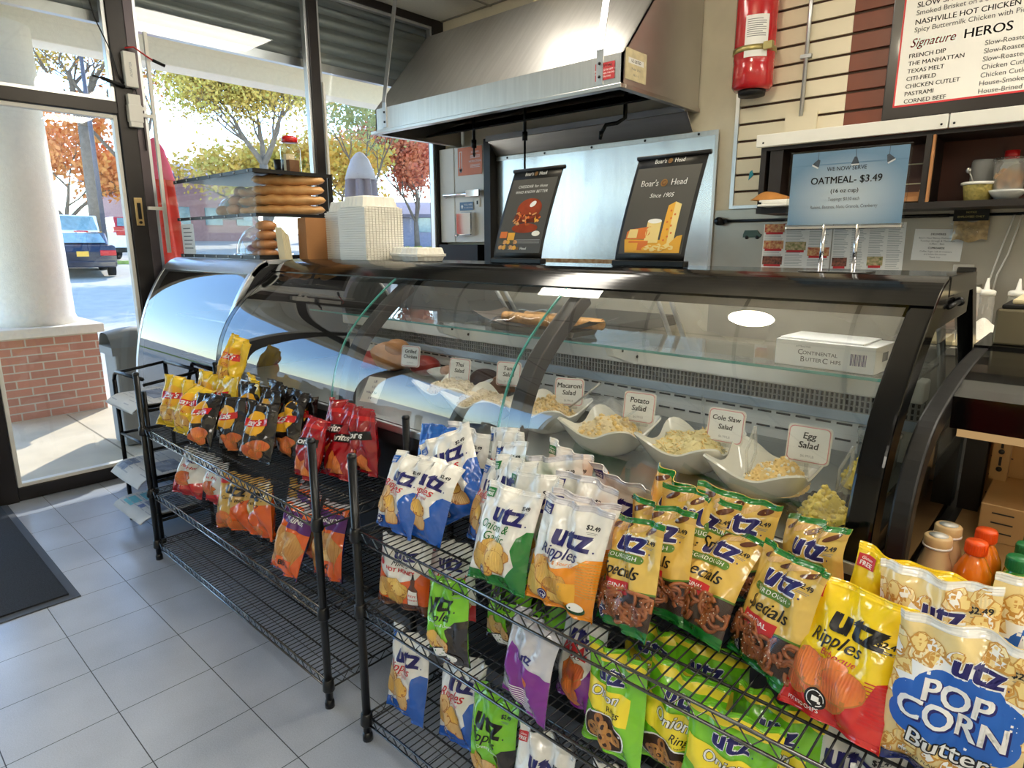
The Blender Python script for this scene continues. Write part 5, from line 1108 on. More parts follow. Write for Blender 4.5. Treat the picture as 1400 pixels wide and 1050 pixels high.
# paper sleeves between bread and boxes
t = thing('kraft_bag', 'open brown paper bag standing beside the bread case', 'paper bag', (-3.255, 1.93, ZT)); MB().prism([(-.03, -.07, 0), (.055, -.07, 0), (.055, .07, 0), (-.03, .07, 0)], (0.0, 0, .22)).build('bag', ['kraft'], t)
t = thing('napkin_stack', 'fanned stack of tan napkins leaning on the brown paper bag', 'napkins', (-3.31, 1.85, ZT)); m = MB()
for i in range(6): m.prism([(-.012 + i * .006, -.09 + .004 * i, .0), (.03 + i * .006, -.075 + .004 * i, 0), (-.005 + i * .006, -.07 + .004 * i, .17 - .008 * i), (-.045 + i * .006, -.085 + .004 * i, .17 - .008 * i)], (.0015, .003, 0))
m.build('napkins', ['board_cream'], t)
# clamshell boxes
M('foam', rgb(250, 248, 240), .55, var=.02)
def shell_half(mb, s, h, lid, z0):
    """one half of a hinged takeout box: rim, ribbed corners, flat panel"""
    n = 40; rings = []
    for k, (q, z) in enumerate(((1.0, 0), (1.0, .005), (.94, .006), (.86, h * .9), (.80, h))):
        ring = []
        for i in range(n):
            a = 2 * PI * (i + .5) / n; c, d_ = math.cos(a), math.sin(a); p = 7; w = (abs(c) ** p + abs(d_) ** p) ** (-1 / p)
            rib = .004 * (1 if i % 2 else 0) if 2 <= k <= 3 else 0
            ring.append((s * q * w * c - rib * c, s * q * w * d_ - rib * d_, z0 + (z if lid else -z)))
        rings.append(ring)
    vs = [p for r_ in rings for p in r_]; fs = [(j * n + i, j * n + (i + 1) % n, (j + 1) * n + (i + 1) % n, (j + 1) * n + i) for j in range(4) for i in range(n)] + [tuple(4 * n + i for i in range(n))]
    mb.add(vs, fs)
NTH = ['bottom one'] + [f'{i}th from the bottom' for i in range(2, 60)]
for i, q in ((1, '2nd'), (2, '3rd'), (20, '21st'), (21, '22nd'), (22, '23rd')): NTH[i] = q + ' from the bottom'
NTH = [q.replace('31th', '31st').replace('32th', '32nd').replace('33th', '33rd') for q in NTH]
def stack(x, y, n, s, where, dz=.0118):
    first = None
    for i in range(n):
        z = ZT + .001 + i * dz
        if i == 0:
            first = MB()
            first.box(-s, s, -s, s, .0035, .0075); first.box(-s * .98, s * .98, -s * .98, s * .98, 0, .0105)
            for k in range(12):
                a = -s * .9 + k * s * 1.8 / 11; first.box(s, s + .003, a - .006, a + .006, .0, .0105)
            o = first.build('clamshell_box', ['foam'], None, loc=(x, y, z)); o0 = o
        else: o = o0.copy(); COL.objects.link(o); o.location = (x, y, z)
        tag(o, f'flat nested cream takeout box in the {where} stack, {NTH[i]}', 'takeout box', f'nested takeout boxes in the {where} stack')
    zt = ZT + .001 + n * dz
    m = MB(); shell_half(m, s, .055, True, 0.0); o = m.build('clamshell_cover', ['foam'], None, loc=(x, y, zt)); tag(o, f'ribbed cream takeout box lid crowning the {where} stack', 'takeout box')
stack(-2.835, 2.02, 22, .118, 'right tall'); stack(-3.10, 2.09, 21, .108, 'left tall')
def clam(x, y, s, label, rz=0):
    t = thing('clamshell_box', label, 'takeout box', (x, y, ZT + .0005), rz)
    m = MB(); shell_half(m, s, .028, False, .0285); m.build('tray', ['foam'], t); m = MB(); shell_half(m, s, .034, True, .0295); m.build('lid', ['foam'], t)
clam(-2.60, 2.09, .085, 'closed cream takeout box lying behind the front one, right of the tall stacks', R(4)); clam(-2.385, 1.985, .088, 'closed cream takeout box lying alone, nearest the small banner', R(-3))
# banners
M('banner_grey', rgb(78, 76, 72), .5, var=.05); M('cheese_white', rgb(240, 214, 140), .5, var=.06); M('cheese_yellow', rgb(236, 176, 60), .5, var=.08); M('cheese_orange', rgb(222, 120, 50), .5, var=.08); M('meat_brown', rgb(110, 44, 26), .3, var=.3, vs=30); M('bun_red', rgb(150, 62, 34), .3, var=.2, vs=20); M('gold_ink', rgb(150, 112, 56), .4, .3); M('tan_ink', rgb(216, 160, 100), .5, var=.3, vs=60); M('green_grape', rgb(90, 84, 60), .5, var=.3, vs=40)
def banner(label, x, y, kind, w=.138, L=.40):
    t = thing('counter_banner', label, 'banner', (x, y, ZT), R(-2))
    def pt(a, s, o=0):           # s runs up the sheet; the stand bows backwards
        s2 = s / L; yy = .13 * (s2 ** 1.35); zz = .022 + .355 * s2 - .01 * math.sin(PI * s2)
        return (a, yy - .0 - o, zz + o * .3)
    MB().grid(lambda u, v: pt(-w + 2 * w * u, L * v), 2, 16).build('sheet', ['black_plastic'], t, solid=.003)
    MB().tube([(-w - .006, .133, .383), (w + .006, .133, .383)], .0085, 10).build('top_rail', ['black_plastic'], t)
    MB().box(-w - .008, w + .008, -.012, .022, 0, .022).build('bottom_rail', ['black_plastic'], t, bevel=.004)
    MB().tube([(0, .02, .01), (0, .10, .004), (0, .10, .30)], .004).build('back_rod', ['black_metal'], t)
    d = D(); d.rect(-w + .012, w - .012, .025, .352, 'banner_grey', 1)
    def brand(cz, size):
        d.text("Boar's", -size * 1.9, cz, size, 'white_ink', 4, .01, 0, .92); d.text('Head', size * 1.75, cz, size, 'white_ink', 4, .01, 0, .92)
        d.ell(-size * .08, cz, size * .42, size * .42, 'gold_ink', 4).ell(-size * .08, cz, size * .3, size * .3, 'kraft_dark', 5).ell(-size * .02, cz + size * .02, size * .2, size * .12, 'gold_ink', 6, .4)
    brand(.372, .021)
    if kind == 'cheese':
        brand(.295, .032); d.text('Since 1905', 0, .25, .022, 'white_ink', 4, 0, .25)
        d.poly([(-.10, .03), (.11, .03), (.115, .08), (-.11, .085)], 'cheese_yellow', 3).poly([(-.105, .085), (-.03, .085), (-.01, .105), (-.01, .135), (-.09, .125), (-.105, .115)], 'cheese_orange', 4).poly([(-.10, .09), (-.06, .09), (-.06, .125), (-.095, .125)], 'cheese_white', 5)
        d.ell(.0, .11, .028, .03, 'cheese_white', 4).rect(-.028, .028, .07, .155, 'cheese_white', 4).ell(0, .155, .028, .009, 'foam', 5).poly([(.035, .06), (.085, .06), (.09, .215), (.065, .225), (.04, .212)], 'cheese_yellow', 4).poly([(.065, .06), (.09, .07), (.09, .215), (.065, .225)], 'cheese_white', 5)
        for i in range(9): d.ell(.05 + .03 * ((i * 7) % 5) / 5, .08 + i * .014, .004, .004, 'cheese_orange', 6)
        d.poly([(.06, .03), (.12, .03), (.12, .10), (.10, .095), (.07, .06)], 'cheese_yellow', 7)
        for i in range(14): d.ell(-.02 + i * .008, .045 + .018 * ((i * 5) % 4) / 4, .011, .009, 'cheese_white' if i % 3 else 'cheese_yellow', 8, 0, 9, .2, i)
        d.rect(-.09, -.01, .04, .078, 'cheese_orange', 6).rect(-.10, -.05, .035, .07, 'cheese_yellow', 7)
    else:
        d.text('CHEDDAR for those', 0, .32, .0165, 'white_ink', 4, 0, .1, 1, 0, 1.15).text('WHO KNOW BETTER', 0, .297, .0165, 'white_ink', 4, 0, .1, 1, 0, 1.15)
        d.ell(.015, .225, .068, .045, 'bun_red', 3).rect(-.055, .085, .165, .20, 'meat_brown', 3).ell(.015, .14, .072, .022, 'bun_red', 3).ell(.03, .245, .018, .011, 'white_ink', 4, .5)
        rd = random.Random(9)
        for i in range(34): d.ell(.015 + rd.uniform(-.078, .078), .185 + rd.uniform(-.03, .025), rd.uniform(.006, .014), .004, rd.choice(('tan_ink', 'cheese_yellow', 'cheese_orange', 'meat_brown')), 5, rd.uniform(0, 3), 8)
        d.ell(.085, .115, .022, .012, 'foam', 3)
        d.rect(-.115, -.075, .095, .125, 'cheese_orange', 4).rect(-.07, -.03, .085, .12, 'cheese_yellow', 4)
        for i in range(10): d.ell(-.10 + .02 * (i % 5), .05 + .025 * (i // 5), .013, .011, ('tan_ink', 'cheese_yellow', 'green_grape')[i % 3], 5, 0, 9, .2, i)
        for i in range(3): d.rect(-.02, .115, .085 - i * .007, .087 - i * .007, 'ink_light', 4)
        brand(.045, .018)
    its = d.cut([], [L * i / 16 for i in range(1, 16)]); d.items = [(v.tolist(), f_, m_, l_) for v, f_, m_, l_ in its]
    mm = ['banner_grey']; MB().decal(d, lambda a, s, o: pt(a, s, o + .002), mm, step=.0004).build('print', mm, t)
banner('smaller dark banner stand picturing a burger, left of the other banner', -1.80, 2.0, 'burger', .136, .385); banner('larger dark banner stand picturing cheese blocks', -1.182, 2.0, 'cheese', .139, .385)
# oatmeal sign
os_ = thing('oatmeal_sign', 'blue oatmeal price sign in a clear holder on two chrome posts', 'sign', (-.552, 1.95, ZT))
MB().box(-.088, .088, -.05, .05, 0, .004).build('base_plate', ['chrome'], os_, bevel=.001)
for x in (-.043, .043): MB().cyl((x, 0, .003), (x, 0, .13), .0055).build('post', ['chrome'], os_)
MB().box(-.148, .148, -.005, .005, .118, .128).build('clip_bar', ['chrome'], os_, bevel=.002)
MB().box(-.151, .151, -.004, .0035, .126, .330).build('holder', ['clear_plastic'], os_)
poster_mat(); M('poster_glow', rgb(206, 222, 232), .5, var=.02); M('poster_mid', rgb(172, 198, 218), .5, var=.04); M('lamp_grey', rgb(84, 92, 104), .5); M('poster_dark', rgb(124, 160, 190), .5, var=.05)
MB().box(-.145, .145, -.0015, .0005, .131, .326).build('poster', ['poster_blue'], os_)
d = D(); d.rect(-.145, .145, .290, .293, 'poster_dark', 1)
for x, a in ((-.075, -.5), (.02, 0), (.10, .5)):
    c_, s_ = math.cos(a), math.sin(a); d.poly([(x + px * c_ - pz * s_, .300 + px * s_ + pz * c_) for px, pz in ((-.010, -.012), (.010, -.012), (.003, .006), (-.003, .006))], 'lamp_grey', 4).rect(x - .0006, x + .0006, .303, .326, 'lamp_grey', 4)
    d.poly([(x + px * c_ - pz * s_, .300 + px * s_ + pz * c_) for px, pz in ((-.009, -.016), (.009, -.016), (.010, -.012), (-.010, -.012))], 'white_ink', 5)
d.text('WE NOW SERVE', 0, .278, .015, 'ink', 6, 0, 0, .9).text('OATMEAL- $3.49', -.0, .248, .0265, 'ink', 6, .011, 0, .92).text('(16 oz cup)', 0, .220, .0155, 'ink', 6, .008).text('Toppings: $0.50 each', 0, .198, .0125, 'ink_grey', 6, 0, 0, .75).text('Raisins, Bananas, Nuts, Granola, Cranberry', 0, .178, .0125, 'ink_grey', 6, 0, 0, .78)
mm = ['poster_dark']; MB().decal(d, lambda x, z, o: (x, -.0016 - o * .4, z), mm).build('print', mm, os_)

# ------------------------------------------------------------------ door surroundings
t = thing('wall_box', 'upper white transformer box on the mullion beside the door', 'electrical box', (WX + .06, 1.53, 2.44)); MB().box(-.012, .03, -.03, .04, 0, .2).build('box', ['white_plastic'], t, bevel=.004)
d = D(); d.text('ADAPTER', 0, 0, .02, 'ink_light', 1, 0, 0, 1, R(90)); mm = ['ink_light']; MB().decal(d, lambda x, z, o: (.0305 + o, .005 + x, .1 + z), mm).build('print', mm, t)
t = thing('wall_box', 'lower white transformer box on the mullion, with a torn tape', 'electrical box', (WX + .06, 1.53, 2.21)); MB().box(-.012, .03, -.03, .04, 0, .19).box(-.012, .033, -.035, .045, .03, .13).build('box', ['white_plastic'], t, bevel=.004); MB().prism([(.02, .045, .10), (.02, .085, .12), (.02, .045, .125)], (.002, 0, 0)).build('tape', ['white_paint'], t)
t = thing('black_cable', 'thin black cable with a dangling plug hanging beside the door transom', 'cable', (WX + .06, 1.38, 2.6)); MB().tube([(0, -.09, .78), (0, -.05, .5), (0, .0, .2), (0, .07, .02), (0, .09, -.09), (0, .12, -.14)], .004).tube([(0, .12, -.16), (0, .06, -.145), (0, .0, -.13)], .011).tube([(0, 0, -.13), (0, -.05, -.125)], .005).tube([(0, .12, -.15), (0, .18, -.17), (0, .2, -.35), (0, .2, -.52)], .004).build('cable', ['black_plastic'], t)
t = thing('red_cable', 'short red and black cable end at the top of the transformer boxes', 'cable', (WX + .075, 1.55, 2.66)); MB().tube([(0, -.03, 0), (0, .02, .015), (0, .08, -.02), (0, .12, -.04)], .005).build('wire', ['red'], t); MB().tube([(0, .12, -.04), (0, .19, -.06)], .010).build('plug', ['black_plastic'], t)
M('tube_white', rgb(238, 236, 226), .35)
t = thing('light_frame', 'thin white light tube frame along the edge of the middle window', 'light frame', (WX + .05, 1.64, 1.45)); MB().box(-.008, .012, .0, .02, 0, 1.33).box(-.008, .012, -.09, 0.0, .83, .85).box(-.008, .012, -.09, 0, .27, .29).build('tube', ['tube_white'], t)
t = thing('light_frame', 'thin white light strip running beside the second mullion', 'light frame', (WX + .05, 2.875, 1.2)); MB().box(-.008, .012, .0, .018, 0, 1.5).build('tube', ['tube_white'], t)
# entrance mat
M('mat_pile', rgb(40, 42, 48), .95, var=.35, vs=180, bump=.8, bs=400); M('mat_edge', rgb(74, 80, 90), .7)
t = thing('entrance_mat', 'black entrance mat with a grey rubber edge in front of the door', 'mat', (-3.86, -.30, 0)); MB().box(-.72, .72, -.86, .86, .004, .012).build('pile', ['mat_pile'], t); MB().box(-.765, .765, -.895, .895, 0.0005, .005).build('edge', ['mat_edge'], t, bevel=.002)
# newspaper rack
nr = thing('newspaper_rack', 'black metal newspaper rack behind the left end of the chip shelves', 'rack', (-3.62, 1.16, 0), R(0))
nx0, nx1 = -.20, .24
for y in (-.13, .13):
    for x in (nx0, nx1):
        MB().cyl((x, y, .02), (x, y, .86 if y > 0 else .80), .011, seg=8).build('leg', ['black_metal'], nr)
ra = MB(); ra.tube([(nx0, -.13, .80), (nx0 + .02, -.13, .83), (nx0 + .05, -.13, .845), (nx1, -.13, .86)], .010).tube([(nx0, .13, .86), (nx1, .13, .87)], .010)
for z in (.70, .50, .33, .12):
    for y in (-.13, .13): ra.cyl((nx0, y, z), (nx1, y, z + .01), .008, seg=8)
    for x in (nx0, nx1): ra.cyl((x, -.13, z), (x, .13, z), .008, seg=8)
for x in (nx0, nx1): ra.cyl((x, -.13, .83), (x, .13, .86), .008, seg=8)
ra.build('crossbars', ['black_metal'], nr)
for z in (.71, .34, .13): MB().box(nx0, nx1, -.13, .13, z, z + .004).build('paper_shelf', ['black_metal'], nr)
for y in (-.13, .13):
    for x in (nx0, nx1): MB().lathe([(0, 0), (.018, 0), (.018, .015), (.01, .02), (0, .02)], seg=12).build('foot', ['black_plastic'], nr, loc=(x, y, 0))
M('news', rgb(212, 212, 210), .8, var=.05, vs=6); M('news_pic', rgb(130, 140, 160), .7, var=.4, vs=20); M('news_teal', rgb(110, 190, 200), .7, var=.2)
def paper(label, x, y, z, n, bend, pics, rz=0):
    t = thing('newspaper', label, 'newspaper', (x, y, z), rz)
    def fn(k):
        def g(u, v):
            xx = -.19 + .40 * u; yy = -.19 + .30 * v; e = max(0, -yy - .12) / .07
            return (xx + .004 * k, yy + .003 * math.sin(5 * xx + k), .003 * k - bend * e * e * .045 + .004 * math.sin(6 * xx + k * 1.3) ** 2)
        return g
    m = MB()
    for k in range(n): m.grid(fn(k), 12, 12)
    m.build('pages', ['news'], t)
    d = D()
    for (a, b, c_, e_, mt) in pics: d.rect(a, b, c_, e_, mt, 1)
    rd = random.Random(int(z * 100))
    for i in range(10):
        for j in range(4):
            if rd.random() < .6: d.rect(-.17 + j * .095, -.17 + j * .095 + .075, -.17 + i * .027, -.165 + i * .027, 'ink_light', 1)
    its = d.cut([-.19 + .40 * i / 12 for i in range(1, 12)], [-.19 + .30 * i / 12 for i in range(1, 12)]); g = fn(n - 1)
    m = MB(); mm = ['ink_light']
    for vs, fs, mn, lay in its:
        if mn not in mm: mm.append(mn)
        m.add([(lambda q: (q[0], q[1], q[2] + .0012))(g((p[0] + .19) / .40, (p[1] + .19) / .30)) for p in vs], fs, mm.index(mn))
    m.build('print', mm, t)
paper('folded grey newspaper hanging over the top of the black rack', -3.61, 1.16, .718, 4, .7, [(-.15, .10, -.05, .06, 'news_pic')])
paper('newspaper with a blue photo drooping from the middle of the rack', -3.61, 1.14, .348, 5, 1.0, [(-.16, -.06, -.17, -.08, 'news_pic'), (-.0, .18, -.06, .06, 'news_pic')])
paper('stack of newspapers with teal pictures on the lowest rack level', -3.61, 1.13, .138, 8, .5, [(-.15, -.04, -.16, -.10, 'news_teal'), (-.15, -.04, -.08, -.02, 'news_teal'), (-.02, .18, -.10, .06, 'news_pic'), (.0, .05, -.17, -.11, 'navy')])

# ------------------------------------------------------------------ wire shelving
M('wire_rail', rgb(26, 28, 32), .16, 0.0, var=.1, spec=1.0, coat=1.0); M('wire_black', rgb(22, 23, 26), .3, 0.0, var=.1, spec=.35, coat=.1)
def wire_shelf(parent, x0, x1, y0, y1, z):
    m = MB(); r = .0024
    for y in (y0, y1):
        m.tube([(x0, y, z), (x1, y, z)], .0036, 6, 1).tube([(x0, y, z - .03), (x1, y, z - .03)], .0036, 6, 1)
        n = int((x1 - x0) / .025); m.tube([(x0 + (x1 - x0) * i / n, y + .001, z - (.0 if i % 2 else .03)) for i in range(n + 1)], .0022, 4, 1)
    for x in (x0, x1):
        m.tube([(x, y0, z), (x, y1, z)], .0032, 6).tube([(x, y0, z - .03), (x, y1, z - .03)], .0032, 6)
        m.tube([(x, y0 + (y1 - y0) * i / 14, z - (.0 if i % 2 else .03)) for i in range(15)], .002, 4)
    for k in (1, 2, 3): y = y0 + (y1 - y0) * k / 4; m.tube([(x0, y, z - .006), (x1, y, z - .006)], .0032, 6)
    n = int((x1 - x0) / .0225)
    for i in range(1, n): x = x0 + (x1 - x0) * i / n; m.tube([(x, y0, z), (x, y1, z)], .0019, 5)
    for x in (x0, x1):
        for y in (y0, y1): m.lathe([(.0175, -.035), (.0205, -.03), (.0175, .005), (.0145, .008)], (x, y, z), 14)
    return m.build('wire_shelf', ['wire_black', 'wire_rail'], parent)
def rack(label, x0, x1, zs, y0=.953, y1=1.312, h=.922):
    t = thing('wire_rack', label, 'shelving', ((x0 + x1) / 2, (y0 + y1) / 2, 0), 0); hx = (x1 - x0) / 2; hy = (y1 - y0) / 2
    for x in (-hx, hx):
        for y in (-hy, hy):
            m = MB().cyl((x, y, .02), (x, y, h), .0127, seg=14).lathe([(0, 0), (.016, 0), (.016, .018), (.0127, .03)], (x, y, 0), 14).lathe([(.0127, h - .006), (.0138, h - .004), (.0138, h + .002), (.010, h + .007), (0, h + .008)], (x, y, 0), 14)
            for k in range(20, int(h / .0254)): m.lathe([(.0128, k * .0254), (.0122, k * .0254 + .0012), (.0128, k * .0254 + .0024)], (x, y, 0), 14)
            m.build('post', ['wire_black'], t)
    for z in zs: wire_shelf(t, -hx, hx, -hy, hy, z)
    return t
RA = rack('far black wire rack with three shelves, next to the door', -3.205, -1.692, (.665, .358, .095))
RB_ = rack('near black wire rack with three shelves, crowded with white and yellow chip bags', -1.478, .10, (.70, .458, .088))
# ------------------------------------------------------------------ snack bags
BWN, BHN, NX, NZ = .178, .238, 28, 36
for nm, c in dict(bg_white=(236, 235, 230), bg_tan=(226, 190, 96), bg_yellow=(246, 212, 30), bg_lime=(122, 200, 40), bg_green=(22, 120, 44), bg_blue=(28, 92, 190), bg_orange=(240, 150, 34), bg_red=(206, 30, 32), bg_black=(26, 20, 20), bg_lays=(236, 200, 52), bg_dred=(160, 14, 28), bg_dblue=(24, 96, 186), bg_purple=(124, 26, 142), bg_silver=(196, 196, 204), bg_popcorn=(238, 214, 150), bg_cream=(236, 222, 176), bg_gold=(206, 166, 84), bg_ora2=(228, 96, 24), bg_dkblue=(24, 40, 110), bg_dgreen=(20, 70, 30), bg_brown=(96, 50, 26)).items(): film(nm, rgb(*c))
def chipmat(nm, c1, c2):
    m = M(nm, c1, .45, var=.1, vs=18, col2=c2)
    n = m.node_tree.nodes; l = m.node_tree.links; b = n['Principled BSDF']
    tc = n.new('ShaderNodeTexCoord'); w = n.new('ShaderNodeTexWave'); w.inputs['Scale'].default_value = 60; w.inputs['Distortion'].default_value = 1.5; l.new(tc.outputs['Object'], w.inputs['Vector'])
    bp = n.new('ShaderNodeBump'); bp.inputs['Strength'].default_value = .35; bp.inputs['Distance'].default_value = .004; l.new(w.outputs['Fac'], bp.inputs['Height']); l.new(bp.outputs[0], b.inputs['Normal'])
    b.inputs['Coat Weight'].default_value = .5; b.inputs['Coat Roughness'].default_value = .12
chipmat('chip_a', rgb(234, 190, 92), rgb(214, 160, 70)); chipmat('chip_b', rgb(242, 206, 112), rgb(226, 176, 84)); chipmat('chip_c', rgb(206, 148, 60), rgb(228, 178, 84))
chipmat('chip_tan', rgb(226, 190, 130), rgb(206, 160, 100)); chipmat('chip_tan2', rgb(236, 206, 150), rgb(218, 176, 116))
chipmat('chip_red', rgb(206, 90, 36), rgb(232, 140, 60)); chipmat('chip_red2', rgb(232, 130, 50), rgb(214, 106, 40)); chipmat('chip_red3', rgb(190, 76, 30), rgb(220, 116, 50))
chipmat('pop_a', rgb(246, 228, 170), rgb(226, 186, 96)); chipmat('pop_b', rgb(240, 206, 120), rgb(250, 238, 200)); chipmat('ring_a', rgb(190, 130, 60), rgb(214, 160, 86)); chipmat('ring_b', rgb(168, 106, 46), rgb(200, 142, 70))
M('chip_edge', rgb(176, 112, 48), .4, var=.15); M('pop_edge', rgb(206, 152, 70), .5, var=.1); M('pretzel', rgb(132, 66, 30), .4, var=.25, vs=40, col2=rgb(176, 104, 56), coat=.2); M('pretzel_dark', rgb(52, 28, 18), .5, var=.3, vs=30); M('salt', rgb(238, 232, 220), .6)
M('ink_black', rgb(16, 14, 16), .35); M('ink_script_red', rgb(206, 44, 52), .4); M('ink_blue', rgb(30, 96, 188), .35); M('ink_green', rgb(26, 118, 50), .35); M('ink_gold', rgb(238, 176, 40), .35); M('ink_orange', rgb(236, 140, 30), .35); M('pill_green', rgb(88, 128, 44), .4); M('ink_yellow', rgb(250, 226, 60), .35); M('ink_purple', rgb(90, 30, 110), .4)
W2 = BWN / 2
def chips(d, cx, cz, sx, sz, n, mats, seed, r=.024, lay=4):
    rd = random.Random(seed)
    for i in range(n):
        a = rd.uniform(0, 2 * PI); q = math.sqrt(rd.random())
        x = max(-W2 + .012, min(W2 - .012, cx + sx * q * math.cos(a))); z = cz + sz * q * math.sin(a); ra = r * rd.uniform(.8, 1.25); rb = r * rd.uniform(.55, .85); ro = rd.uniform(-.8, .8)
        d.ell(x, z - .001, ra + .0016, rb + .0016, 'chip_edge', lay + i * .5, ro, 18, .05, i + seed).ell(x, z, ra, rb, mats[i % len(mats)], lay + i * .5 + .22, ro, 18, .05, i + seed)
def mark(d, cx, cz, s, m='navy', out=None, lay=3):
    if out: d.text('utz', cx, cz, s, out, lay, .075, .06, 1, 0, 1.12)
    d.text('utz', cx, cz, s, m, lay + 1, .05, .06, 1, 0, 1.12)
    d.ell(cx + s * .86, cz - s * .27, s * .03, s * .03, m, lay + 1, 0, 8)
def price(d, x=.055, z=.195, m='ink', lay=3):
    d.text('$2.49', x, z, .0135, m, lay, .03); d.rect(x - .012, x + .012, z - .0105, z - .0095, 'ink_grey', lay); d.rect(x - .009, x + .009, z - .0135, z - .0125, 'ink_grey', lay)
def roundel(d, x, z, r=.0125, m='navy', lay=9): d.ell(x, z, r, r, m, lay).ell(x, z, r * .78, r * .78, 'white_ink', lay + .5).ell(x, z, r * .68, r * .68, m, lay + 1).rect(x - r * .3, x + r * .3, z - r * .3, z + r * .2, 'white_ink', lay + 1.5)
def flag(d, m, lay=3, x=-.074, word='FREE'): d.poly([(x - .012, .196), (x + .018, .199), (x + .018, .221), (x - .012, .219)], m, lay).text('Gluten', x + .003, .213, .007, 'white_ink', lay + 1, 0, .2).text(word, x + .003, .204, .0105, 'white_ink', lay + 1, .03)
def dots(d, x0, x1, z0, z1, m, n=6, lay=3):
    k = 0
    while z0 + k * .006 < z1:
        d.poly([(x0, z0 + k * .006), (x1, z0 + k * .006 + .002), (x1, z0 + k * .006 + .004), (x0, z0 + k * .006 + .002)], m, lay); k += 1
CH = ('chip_a', 'chip_b', 'chip_c'); CT = ('chip_tan', 'chip_tan2', 'chip_a'); CR = ('chip_red', 'chip_red2', 'chip_red3')
def k_ripples():
    d = D(); d.poly([(W2, .0), (W2, .135), (.07, .138), (.05, .125), (.04, .10), (.05, .075), (.02, .05), (-W2, .028), (-W2, .0)], 'bg_blue', 1)
    chips(d, -.03, .07, .045, .04, 10, CT, 4, .027); mark(d, .012, .172, .066); d.text('Ripples', -.012, .137, .034, 'ink_script_red', 3, .012, .3, .95).text('Original', .005, .118, .012, 'ink_script_red', 3, 0, .2)
    price(d); flag(d, 'ink_blue'); roundel(d, -.05, .026); return d, 'bg_white', 'bg_white', 'bg_white', 'bg_blue'
def k_onion():
    d = D(); d.poly([(W2, 0), (W2, .145), (.075, .143), (.055, .125), (.05, .095), (.062, .06), (.04, .03), (-W2, .022), (-W2, 0)], 'bg_green', 1)
    chips(d, -.005, .062, .05, .032, 11, CH, 7, .03); mark(d, .012, .172, .066); d.text('Onion &', -.015, .137, .029, 'ink_green', 3, .008, .22, .92).text('Garlic', -.005, .113, .029, 'ink_green', 3, .008, .22, .92)
    price(d); flag(d, 'ink_green'); roundel(d, -.028, .032); return d, 'bg_white', 'bg_green', 'bg_white', 'bg_green'
def k_cheddar():
    d = D(); d.poly([(W2, 0), (W2, .135), (.06, .13), (.03, .105), (.0, .098), (-.03, .10), (-.06, .09), (-W2, .105), (-W2, 0)], 'bg_orange', 1); dots(d, .045, W2, .05, .125, 'chip_c', 3, 2)
    chips(d, -.03, .055, .045, .035, 9, CH, 9, .03); d.poly([(.012, .035), (.05, .03), (.045, .075), (.01, .07)], 'cheese_yellow', 9).ell(.052, .022, .02, .012, 'bg_dgreen', 10).ell(.052, .026, .017, .009, 'white_ink', 11)
    mark(d, .012, .165, .066); d.text('Ripples', -.01, .129, .036, 'navy', 3, .012, .3, .95).text('Cheddar & Sour Cream', .0, .109, .011, 'ink_orange', 3, .01, .2)
    price(d); flag(d, 'navy'); roundel(d, -.035, .026); return d, 'bg_white', 'bg_orange', 'bg_silver', 'bg_orange'
def k_specials():
    d = D(); d.poly([(-W2, .020), (W2, .020), (W2, .092), (.04, .085), (-.03, .085), (-W2, .092)], 'pretzel_dark', 2); d.poly([(-W2, .092), (-.03, .085), (.04, .085), (W2, .092), (W2, .096), (.04, .089), (-.03, .089), (-W2, .096)], 'pill_green', 3)
    d.poly([(-W2, 0), (W2, 0), (W2, .021), (-W2, .021)], 'bg_green', 2).poly([(-W2, .212), (W2, .212), (W2, .226), (-W2, .226)], 'bg_gold', 2)
    for i in range(5): d.ell(-.06 + .03 * i, .216, .018, .006, 'chip_tan' if i % 2 else 'bg_brown', 2.5 + .1 * i, .5)
    mark(d, .010, .186, .062, 'navy', 'white_ink'); price(d, .062, .193)
    pl = [(.047 * math.copysign(1, math.cos(a)) * 1 + .0085 * math.cos(a), .153 + .0085 * math.sin(a)) for a in [R(-90 + 18 * k) for k in range(21)]]
    d.poly(pl, 'pill_green', 3).text('· SOURDOUGH ·', 0, .153, .0125, 'white_ink', 4, .015, 0, 1, 0, 1.2)
    d.text('Specials', .0, .123, .037, 'ink_black', 3, .016, .28, .92); d.poly([(-.048, .078), (.0, .070), (.036, .078), (.038, .103), (-.05, .103)], 'ink_red', 5).text('ORIGINAL', -.006, .091, .0135, 'white_ink', 6, .02)
    roundel(d, -.05, .024, .013); return d, 'bg_tan', 'bg_tan', 'bg_green', 'bg_green'
def k_bbq():
    d = D(); d.poly([(-W2, 0), (W2, 0), (W2, .11), (.072, .10), (.06, .07), (.03, .04), (-.03, .03), (-W2, .09)], 'bg_red', 1); dots(d, .055, W2, .03, .10, 'ink_red', 3, 2)
    chips(d, -.02, .065, .05, .032, 11, CR, 12, .032); mark(d, .018, .172, .066, 'ink_black'); d.text('Ripples', -.012, .136, .035, 'ink_black', 3, .012, .3, .95).text('Barbeque', .0, .112, .017, 'ink_script_red', 3, .01, .28)
    d.text('POTATO CHIPS', -.04, .016, .009, 'white_ink', 10); flag(d, 'ink_red'); roundel(d, -.015, .035, .017, 'ink_black'); price(d, .07, .165); return d, 'bg_yellow', 'bg_red', 'bg_yellow', 'bg_red'
